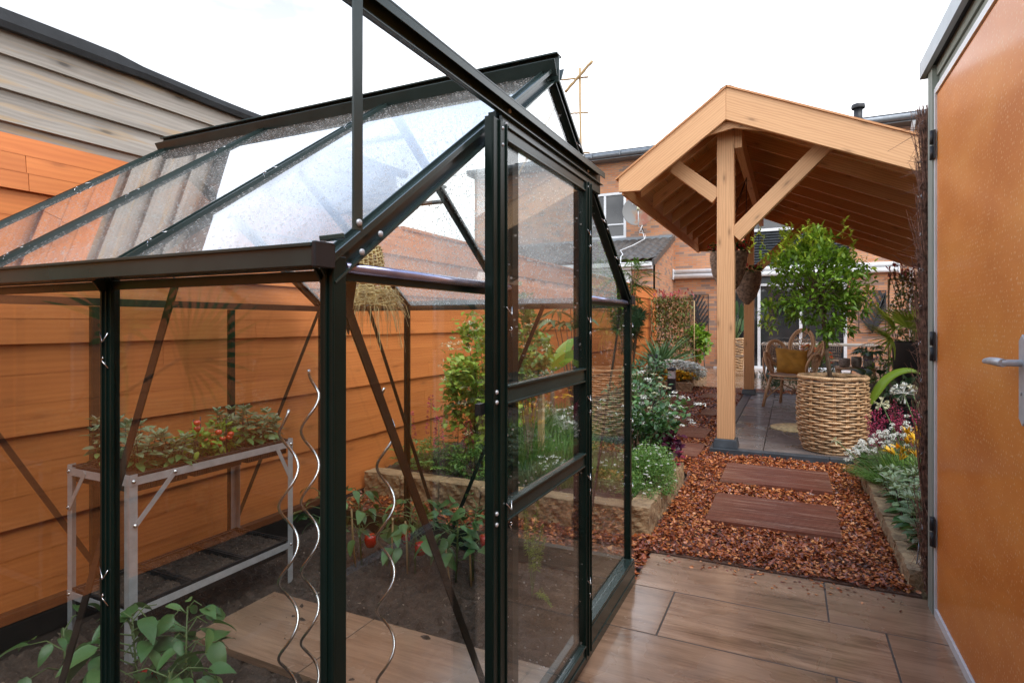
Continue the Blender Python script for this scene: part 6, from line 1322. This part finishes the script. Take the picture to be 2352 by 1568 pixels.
# white-blossomed viburnum over the path (open branches)
b = at(1440, 1010, Y=4.55); b[2] = .12; t = thing('blossom_shrub', 'open shrub with white blossom and rounded leaves leaning over the path right of the greenhouse', 'shrub', tuple(b)); s = MB(); m = MB(); f = MB()
for px, py in ((1600, 930), (1585, 965), (1548, 905), (1560, 945), (1530, 935), (1515, 960), (1500, 990), (1482, 915), (1470, 950), (1465, 1000), (1540, 1000), (1520, 1015), (1575, 915), (1490, 880), (1460, 890), (1555, 975), (1465, 860), (1500, 1020), (1445, 930), (1440, 970), (1410, 950), (1400, 990), (1480, 1035), (1535, 1030), (1380, 920), (1455, 1040)):
    tip = at(px, py, Y=4.5 + random.uniform(-.25, .35)); q = (b + tip) / 2 + A(-.02, 0, .06); s.tube([b + RNG.normal(0, .02, 3) * A(1, 1, 0), q, tip], [.006, .0038, .0018], 5, cap=False)
    for j in range(19):
        c = q + (tip - q) * random.uniform(.1, 1.0) + RNG.normal(0, .018, 3); m.leaves([c], [RNG.normal(0, 1, 3) * A(1, 1, .4) + A(0, 0, -.1)], random.uniform(.035, .06), random.uniform(.030, .042), rows=4, shape='round', droop=.25, fold=.2)
    flat_flowers(f, [tip + RNG.normal(0, .025, 3) for _ in range(2)] + [q + (tip - q) * random.random() + A(0, 0, .015)], .028, 16, .014)
s.build('stem', M['stem_brown'], t); m.build('foliage', M['leaf_pepper'], t); f.build('flowers', M['white_petal'], t)
c = at(1475, 880, Y=5.3); shrub('perennial', 'grey-green leafy mound in the left bed behind the blossom', 'plant', (c[0], 5.3, .1), (c[0] - .02, 5.3, .44), (.32, .28, .30), 900, .05, .6, 'leaf_blue', 30, .16, (22, .025, 'cream_petal'))
c = at(1470, 980, Y=4.3); shrub('perennial', 'dense dark green filler plant under the blossom', 'plant', (c[0], 4.3, .12), (c[0] - .05, 4.35, .30), (.26, .28, .24), 1100, .05, .6, 'leaf_dark', 24, .16)
c = at(1528, 1052, Y=4.32); shrub('heuchera', 'deep purple-leaved plant at the end of the left block wall', 'plant', (c[0] + .0, 4.35, .12), (c[0], 4.35, .24), (.14, .14, .12), 260, .055, .85, 'leaf_purple', 14, .2, (10, .012, 'pink_petal'), rows=4, stem='leaf_purple')
c = at(1480, 1090, Y=3.75); shrub('cushion_plant', 'fine-leaved green cushion with tiny white stars spilling over the block wall', 'cushion plant', (c[0], 3.75, .12), (c[0] - .02, 3.80, .22), (.20, .42, .15), 13000, .017, .45, 'leaf_grass', 110, .12, (90, .004, 'white_petal'), rows=1, sr=.0016, hollow=.2, fL=.007)
n = MB(); P, D = [], []
c = at(1452, 1180, Y=3.42); base = A(c[0] + .03, 3.45, .17); t = thing('trailing_stems', 'thin green stems trailing down over the front block of the left bed', 'trailing plant', tuple(base))
for k in range(16):
    a = random.uniform(-1, 1); q = base + A(random.uniform(-.02, .10), random.uniform(-.05, .30), random.uniform(.0, .02)); e = q + A(random.uniform(-.02, .06), random.uniform(-.03, .03), -random.uniform(.01, .10)); n.tube([q, (q + e) / 2 + A(.02, 0, .02), e], .0009, 3, cap=False); P += [q + (e - q) * s_ + RNG.normal(0, .003, 3) for s_ in np.linspace(0, 1, 14)]
n.build('stem', M['stem_green'], t); MB().leaves(P, rdir(len(P)), .013, .007, rows=1).build('foliage', M['leaf_grass'], t)
# far left bed: agave, iberis, pansies, trellis climber, lime shrub
def agave(base, n, L_, w, mat, label, up=1.0, name='cordyline', cat='cordyline'):
    base = A(*base); t = thing(name, label, cat, tuple(base)); m = MB(); a = RNG.uniform(0, 6.28, n); u = RNG.uniform(.25, 2.2, n) * up; m.leaves(np.repeat(base[None], n, 0), np.stack([np.cos(a), np.sin(a), u], 1), L_ * RNG.uniform(.7, 1.1, n), w, rows=6, shape='blade', droop=.22, fold=.4); m.build('foliage', M[mat], t); m = MB(); m.tube([base - A(0, 0, .1), base + A(0, 0, .08)], .03, 7); m.build('stem', M['stem_brown'], t)
c = at(1515, 830, Y=11.7); agave((c[0], 11.7, .30), 70, .85, .05, 'leaf_blue', 'spiky sword-leaved clump in front of the trellis by the orange fence')
c = at(1545, 850, Y=10.9); shrub('candytuft', 'wide mound of white candytuft in the far left bed', 'flowers', (c[0], 10.95, .12), (c[0] + .02, 10.95, .30), (.50, .35, .20), 1400, .035, .25, 'leaf_dark', 40, .14, (560, .034, 'white_petal'), rows=1, fL=.026)
c = at(1550, 870, Y=10.62); shrub('pansies', 'row of yellow-orange pansies at the front of the far left bed', 'flowers', (c[0], 10.55, .12), (c[0], 10.52, .27), (.34, .09, .09), 260, .035, .5, 'leaf_mid', 20, .16, (80, .034, 'yellow_petal'), rows=1, fL=.034)
c = at(1478, 820, Y=9.6); t = thing('hyacinth', 'dark violet flower spike at the left of the candytuft', 'flower', (at(1500, 850, Y=9.4)[0], 9.4, .12)); q = at(1500, 835, Y=9.4); m = MB(); n = 160; a = RNG.uniform(0, 6.28, n); m.leaves(np.stack([q[0] + .05 * np.cos(a), q[1] + .05 * np.sin(a), q[2] - .1 + .24 * RNG.random(n)], 1), np.stack([np.cos(a), np.sin(a), .3 + 0 * a], 1), .04, .03, rows=1); m.build('flowers', M['purple_petal'], t); m = MB(); m.tube([(q[0], 9.4, .12), q], .012, 5); m.build('stem', M['stem_green'], t)
def trellis(x0, x1, z1, Y, label, tl, n, mt='leaf_red'):
    t = thing('climber', label, 'climbing plant', ((x0 + x1) / 2, Y, .1)); s = MB()
    for x in np.linspace(x0, x1, 4): s.tube([(x, Y, .1), (x, Y, z1)], .014, 6)
    for z in np.linspace(.4, z1, 4): s.tube([(x0, Y + .018, z), (x1, Y + .018, z)], .011, 6)
    s.build('trellis', M['bamboo'], t); s = MB()
    for k in range(16): 
        x = random.uniform(x0, x1); pts = [(x, Y, .1)]; 
        for z in np.linspace(.4, z1 + .1, 6): x += random.uniform(-.12, .12); x = min(max(x, x0), x1); pts.append((x, Y + random.uniform(-.05, .05), z))
        s.tube(pts, .005, 4, cap=False)
    s.build('stem', M['stem_brown'], t); m = MB(); z = .25 + (z1 + .1 - .25) * np.concatenate([RNG.random(n // 2), RNG.random(n - n // 2) ** .45]); P = np.stack([RNG.uniform(x0 - .05, x1 + .05, n), Y + RNG.normal(0, .07, n), z], 1)
    cl = RNG.random(60) ; kk = RNG.integers(0, 60, n); P[:, 0] = P[:, 0] * .75 + .25 * (x0 + cl[kk] * (x1 - x0)); m.leaves(P, rdir(n, -.1), .085, .04, rows=2, droop=.3, rnd=np.clip(.15 + .6 * RNG.random(n) + .12 * (P[:, 2] > z1 - .2), 0, 1)); m.build('foliage', M[mt], t)
    m = MB(); q = tl; P = np.stack([RNG.uniform(x0, x1, q), Y + RNG.normal(0, .06, q), z1 + RNG.uniform(0, .2, q)], 1); m.leaves(P, rdir(q, 1.6), .09, .04, rows=2, droop=.1); m.build('young_leaves', M['leaf_redtop'], t)
trellis(-2.68, -1.80, 1.66, 12.5, 'red-tipped photinia climbing a bamboo trellis in front of the brick annex', 110, 2300)
trellis(1.32, 2.35, 1.85, 10.2, 'red-tipped photinia on a bamboo trellis behind the lounge furniture', 150, 2300)
c = at(1600, 785, Y=13.6); shrub('lime_shrub', 'fresh lime green shrub on a thin stem beside the left palm leaf panel', 'shrub', (c[0], 13.6, .03), c, (.30, .26, .33), 420, .13, .75, 'leaf_bright', 24, .16, rows=3); 
o = thing('plant_stand', 'dark tall plant stand carrying the lime green shrub', 'plant stand', (c[0] + .05, 13.58, .03)); m = MB(); m.lathe((c[0], 13.6, .62), [(.0, 0), (.16, .02), (.2, .12), (.2, .14), (0, .13)], 18); m.build('bowl', M['dark_metal'], o); 
for a in (0, 2.1, 4.2): MB().tube([(c[0] + .15 * math.cos(a), 13.6 + .15 * math.sin(a), .64), (c[0] + .18 * math.cos(a), 13.6 + .18 * math.sin(a), .03)], .012, 6).build('leg', M['zinc'], o)
# bird of paradise
b = A(-1.25, 15.35, .72); t = thing('bird_of_paradise', 'bird of paradise plant with one orange flower in the tall square basket', 'plant', tuple(b)); m = MB(); s = MB()
for k in range(11):
    a = random.uniform(0, 6.28); tip = b + A(math.cos(a) * .16, math.sin(a) * .12, random.uniform(.25, .7)); s.tube([b, tip], .008, 5); m.leaves([tip], [(math.cos(a) * .3, math.sin(a) * .3, 1)], .42, .12, rows=6, shape='oblong', droop=.15)
tip = at(1703, 812, Y=15.2); s.tube([b, tip], .008, 5); s.build('stem', M['stem_green'], t); m.build('foliage', M['leaf_blue'], t); m = MB(); m.leaves(np.repeat(tip[None], 8, 0), rdir(8, .8), .16, .035, rows=2); m.build('flower', M['orange_petal'], t)
# foliage behind the chair and around the stool
for px, py, Y, r, lb, mt in ((1800, 870, 10.9, (.35, .3, .22), 'dark green ferny plant behind the rattan armchair', 'leaf_dark'), (1905, 850, 10.8, (.25, .25, .25), 'dark leafy plant between the tree stem and the stool', 'leaf_dark')):
    c = at(px, py, Y=Y); shrub('perennial', lb, 'plant', (c[0], Y, .03), (c[0], Y, .28), r, 520, .08, .35, mt, 22, .16, rows=2)
c = at(1870, 808, Y=11.2); shrub('flowering_pot_plant', 'orange-red flowering plant seen through the armchair back', 'plant', (c[0], 11.2, .03), (c[0], 11.2, .60), (.26, .2, .22), 380, .07, .5, 'leaf_mid', 18, .16, (34, .03, 'orange_petal'), rows=2, fL=.03)
b = at(2020, 900, Y=8.9); t = thing('arum_plant', 'broad glossy-leaved plant beside the stool', 'plant', (b[0], 8.9, .052)); m = MB(); s = MB()
for k in range(12):
    a = random.uniform(0, 6.28); tip = A(b[0] + .18 * math.cos(a), 8.9 + .18 * math.sin(a), random.uniform(.25, .55)); s.tube([(b[0], 8.9, .06), tip], .006, 4); m.leaves([tip], [(math.cos(a), math.sin(a), .7)], .30, .13, rows=6, droop=.35)
s.build('stem', M['stem_green'], t); m.build('foliage', M['leaf_dark'], t)
c = at(2050, 885, Y=7.05); shrub('perennial', 'grey-green sage-like plant with purple buds at the front of the black sofa', 'plant', (c[0], 7.0, .05), (c[0] + .02, 7.0, .52), (.20, .1, .12), 150, .09, .4, 'leaf_blue', 14, .2, rows=4)
c = at(2025, 810, Y=9.5); shrub('perennial', 'lilac-flowered plant at the foot of the right trellis', 'plant', (c[0], 9.5, .05), (c[0], 9.5, .50), (.32, .2, .22), 380, .07, .4, 'leaf_mid', 18, .18, (22, .03, 'purple_petal'), rows=2, fL=.02)
# palm in dark planter
pc = at(2115, 850, Y=7.9); t = thing('palm_planter', 'tall dark planter behind the sofa', 'planter', (pc[0], 8.3, .052)); MB().lathe((pc[0], 8.3, .052), [(0, 0), (.16, 0), (.23, .9), (.23, .93), (.2, .93), (.2, .85), (0, .85)], 24).build('pot', M['cloth_black'], t)
b = A(pc[0], 8.3, .9); t = thing('fan_palm', 'yellow-green fan palm leaning out from behind the brushwood screen', 'palm', tuple(b)); m = MB(); s = MB()
for d, L_, up_ in (((-.75, -.35, .35), .26, .1), ((-.6, -.2, .75), .3, .3), ((-.2, -.6, .6), .3, .2), ((.5, -.3, .8), .3, .2), ((.1, .5, .8), .3, .2)):
    d = nrm(A(*d)); h = b + d * L_ * 1.1; s.tube([b - A(0, 0, .04), b + d * L_ * .5 + A(0, 0, .03), h], [.01, .008, .006], 5); sd_ = nrm(np.cross(d, A(0, 0, 1))); up2 = np.cross(sd_, d)
    for k in range(17): a = (k - 8) / 8 * 1.45; m.leaves([h], [d * math.cos(a) + (sd_ * .75 + up2 * .5) * math.sin(a)], .42, .026, rows=4, shape='blade', droop=.18, fold=.5, U=up2)
s.build('stem', M['stem_green'], t); m.build('foliage', M['leaf_lime'], t)
# right bed
def rb(px, py, z, Y): p = at(px, py, Y=Y); return A(p[0], Y, .07)
for i, (x, y, lb) in enumerate(((.655, 3.47, 'grey-green sage in the right bed closest to the brushwood'), (.635, 3.74, 'sage in the right bed, second from the brushwood, with pale undersides'), (.66, 4.0, 'sage in the right bed, third from the brushwood'), (.65, 4.26, 'sage in the right bed under the yellow day lilies'), (.78, 3.8, 'purple-tinged sage at the edge of the brushwood'))):
    sage((x, y, .07), .16, .26, 24, lb, ls=.085, group='sage plants in the right bed', pp=6)
grass('day_lily', 'green strappy clump with yellow trumpet flowers in the right bed', 'day lily', (.78, 4.45, .07), .15, .34, 420, 'leaf_grass', .009, None, .5)
grass('day_lily', 'arching strappy clump in the right bed behind the sage, with orange-yellow flowers', 'day lily', (.95, 4.55, .07), .14, .36, 320, 'leaf_bright', .009, None, .5)
m = MB(); s = MB(); t = thing('lily_flowers', 'yellow-orange trumpet blooms standing over the strappy leaves', 'flowers', (.8, 4.4, .1), None)
for px, py in ((2063, 1030), (2045, 1040), (2075, 1012), (2085, 998), (2100, 1010), (2112, 1003), (2090, 1045), (2105, 1050), (2055, 1046), (2110, 1030), (2070, 1040), (2097, 1024), (2083, 1020), (2078, 1052), (2115, 990), (2066, 1056)):
    p = at(px, py, Y=4.35 + random.uniform(-.1, .1)); d = nrm(A(RNG.normal(0, .5), RNG.normal(0, .5) - .3, .9)); s.tube([(.8 + random.uniform(-.05, .1), 4.42, .12), p - A(0, 0, .1), p], .002, 4)
    for k in range(6): a = k * 1.047; sd1 = nrm(np.cross(d, A(1, .1, 0))); sd2 = np.cross(d, sd1); m.leaves([p], [d + (sd1 * math.cos(a) + sd2 * math.sin(a)) * .38], .065, .022, rows=3, droop=.25)
s.build('stem', M['stem_green'], t); m.build('petals', M['yellow_petal'], t)
# white thrift leaning over the wall
t = thing('garden_thrift', 'white thrift with round flower heads leaning over the right block wall towards the wicker planter', 'flowers', (.66, 4.75, .07)); m = MB(); s = MB(); f = MB(); n = 700; a = RNG.uniform(0, 6.28, n); P = A(.66, 4.75, .07) + np.stack([.13 * np.cos(a) * RNG.random(n), .22 * np.sin(a) * RNG.random(n), 0 * a], 1); m.leaves(P, np.stack([np.cos(a) * .7 - .35, np.sin(a) * .5 - .2, 1 + 0 * a], 1), RNG.uniform(.16, .32, n), .004, rows=3, shape='blade', droop=.4)
for k in range(74):
    u = random.random(); px = 1942 + 150 * u + random.uniform(-5, 12); py = 1052 - 78 * u ** .7 + random.uniform(-18, 34) * (.35 + u); p = at(px, py, Y=4.75 + random.uniform(-.25, .25)); b = A(.66 + random.uniform(-.08, .1), 4.75 + random.uniform(-.15, .15), .1); s.tube([b, (b + p) / 2 + A(0, 0, .05), p], .0013, 3, cap=False)
    n = 34; f.leaves(p + rdir(n, .4) * A(.013, .013, .009), rdir(n, .6), .010, .008, rows=1)
m.build('foliage', M['leaf_grass'], t); s.build('stem', M['stem_green'], t); f.build('flowers', M['white_petal'], t)
# pink heuchera spikes
def spikes(base, pts, label):
    t = thing('coral_bells', label, 'flowers', tuple(base)); m = MB(); s = MB(); l = MB()
    for p in pts:
        b = A(*base) + A(random.uniform(-.06, .06), random.uniform(-.06, .06), 0); s.tube([b, (b + p) / 2, p], .0016, 4); n = 90; ss = RNG.random(n); c = b + (p - b) * (.45 + .58 * ss)[:, None]; r = (.034 * (1 - ss) + .008)[:, None]; D = rdir(n); m.leaves(c + D * r * RNG.random((n, 1)), D, .012, .010, rows=1)
    n = 70; a = RNG.uniform(0, 6.28, n); l.leaves(A(*base) + np.stack([.1 * np.cos(a), .1 * np.sin(a), RNG.uniform(.02, .16, n)], 1), np.stack([np.cos(a), np.sin(a), .2 + 0 * a], 1), .08, .07, rows=3, shape='round'); s.build('stem', M['leaf_purple'], t); m.build('flowers', M['pink_petal'], t); l.build('foliage', M['leaf_dark'], t)
spikes((.62, 5.15, .07), [at(px, py, Y=5.15 + random.uniform(-.1, .1)) for px, py in ((1990, 958), (2000, 968), (2010, 945), (2022, 938), (2030, 955), (2018, 962), (2003, 950), (1994, 975), (2036, 965))], 'crimson-pink flower spikes beside the wicker planter, left group')
spikes((.82, 5.1, .07), [at(px, py, Y=5.1 + random.uniform(-.1, .1)) for px, py in ((2048, 930), (2055, 918), (2062, 945), (2045, 950), (2070, 960), (2058, 966), (2040, 940), (2068, 935))], 'crimson-pink flower spikes below the white agapanthus')
spikes((.98, 5.05, .07), [at(px, py, Y=5.05 + random.uniform(-.1, .1)) for px, py in ((2088, 950), (2095, 938), (2104, 945), (2112, 955), (2098, 962), (2108, 935), (2082, 966))], 'crimson-pink flower spikes against the brushwood screen')
# agapanthus
def aga(px, py, Y, base, label, mat='white_petal', n=22, r=.05):
    p = at(px, py, Y=Y); t = thing('agapanthus', label, 'flower', base, 'white agapanthus stalks'); m = MB(); m.tube([base, (A(*base) + p) / 2 + A(.01, 0, .0), p], .0035, 5); m.build('stem', M['stem_green'], t); m = MB(); D = rdir(n, .3)
    for d in D: q = p + d * r; m.leaves(np.repeat(q[None], 4, 0), d + rdir(4) * .6, .026, .010, rows=1)
    m.sticks(np.repeat(p[None], n, 0), p + D * r, .001, .001, 3); m.build('flowers', M[mat], t)
aga(2075, 903, 4.9, (.92, 4.95, .07), 'largest white agapanthus head in front of the sheepskin', n=34, r=.06); aga(2025, 927, 4.8, (.80, 4.85, .07), 'half-open cream agapanthus head left of the largest one', 'cream_petal', 20, .03); aga(2093, 893, 5.0, (.96, 5.0, .07), 'upper agapanthus bud near the brushwood screen', 'cream_petal', 12, .02); aga(1910 + 215 - 2, 932, 4.7, (.9, 4.8, .07), 'agapanthus bud touching the brushwood screen', 'cream_petal', 12, .02)
aga(1933 - 13 + 1, 1013, 4.6, (.62, 4.6, .07), 'single bent yellow-green bud leaning in front of the wicker planter', 'cream_petal', 8, .012)
# large canna leaf
b = at(2112, 880, Y=6.3); t = thing('canna', 'single large folded lime leaf hanging beside the wicker planter', 'canna', (b[0], 6.3, .07)); m = MB(); pts = [at(px, py, Y=6.0) for px, py in ((2118, 862), (2095, 848), (2060, 855), (2035, 872), (2018, 895), (2003, 920), (1988, 945))]; w = [.01, .045, .065, .075, .08, .055, .0]
V = []; 
for i, p in enumerate(pts):
    tan = nrm(pts[min(i + 1, 6)] - pts[max(i - 1, 0)]); sd_ = nrm(np.cross(tan, A(-.3, -1, .35))); V += [p + sd_ * w[i] * .55 + A(0, .05, 0) * (w[i] * 6), p, p - sd_ * w[i] * .45 + A(0, .03, 0) * (w[i] * 6)]
F = []; 
for i in range(6): F += [(i * 3, i * 3 + 1, i * 3 + 4, i * 3 + 3), (i * 3 + 1, i * 3 + 2, i * 3 + 5, i * 3 + 4)]
m.add(V, F, None, .6, 0, True); o = m.build('leaf', M['leaf_canna'], t); sb = o.modifiers.new('s', 'SUBSURF'); sb.levels = 1; sb.render_levels = 2; sol = o.modifiers.new('t', 'SOLIDIFY'); sol.thickness = .0015
m = MB(); m.tube([(b[0], 6.3, .05), (b[0], 6.25, .7), pts[0]], .009, 6); m.build('stem', M['stem_green'], t)
# dark hedge added to keep sky out of the pane reflections; mirrored palm
t = thing('reflection_hedge', 'tall dark evergreen hedge added out of view to darken the reflections in the glass', 'hedge', (-.5, -3.6, 0)); m = MB(); m.box((-6, -4.2, 0), (4, -3.5, 3.0)); m.build('twigs', M['leaf_dark'], t); m = MB(); n = 5200
m.leaves(np.stack([RNG.uniform(-6, 4, n), RNG.uniform(-3.55, -3.3, n), RNG.uniform(0, 3.1, n)], 1), rdir(n, .2), .14, .08, rows=1); m.build('foliage', M['leaf_dark'], t)
b = A(-2.42, .10, .9); t = thing('windmill_palm', 'fan palm standing outside the picture at the left, mirrored faintly in the side panes', 'palm', (-2.42, .10, 0)); m = MB(); s = MB(); s.tube([(-2.42, .10, 0), b], [.05, .04], 8)
for d in ((.5, .25, .5), (.35, -.2, .25), (-.2, -.3, .7), (.2, .1, .9)):
    d = nrm(A(*d)); h = b + d * .3; s.tube([b, h], .008, 5); sd_ = nrm(np.cross(d, A(0, 1, .2))); 
    for k in range(19): a = (k - 9) / 9 * 1.5; m.leaves([h], [d * math.cos(a) + sd_ * math.sin(a)], .42, .024, rows=4, shape='blade', droop=.2, fold=.5, U=A(0, -1, .2))
s.build('stem', M['stem_brown'], t); m.build('foliage', M['leaf_mid'], t)

t = thing('reflection_fence', 'timber fence added out of view on the right for the glass to mirror', 'fence', (3.35, 9, 0)); m = MB()  # unseen fence added so the panes mirror boards instead of empty sky
for k in range(14): m.box((3.33, 3.1, .03 + k * .135), (3.36, 15.9, .155 + k * .135), along=1)
m.build('boards', M['orange_timber'], t); m = MB(); m.box((3.361, 3.1, 0), (3.38, 15.9, 1.90), along=1); m.build('backing', M['orange_timber'], t)
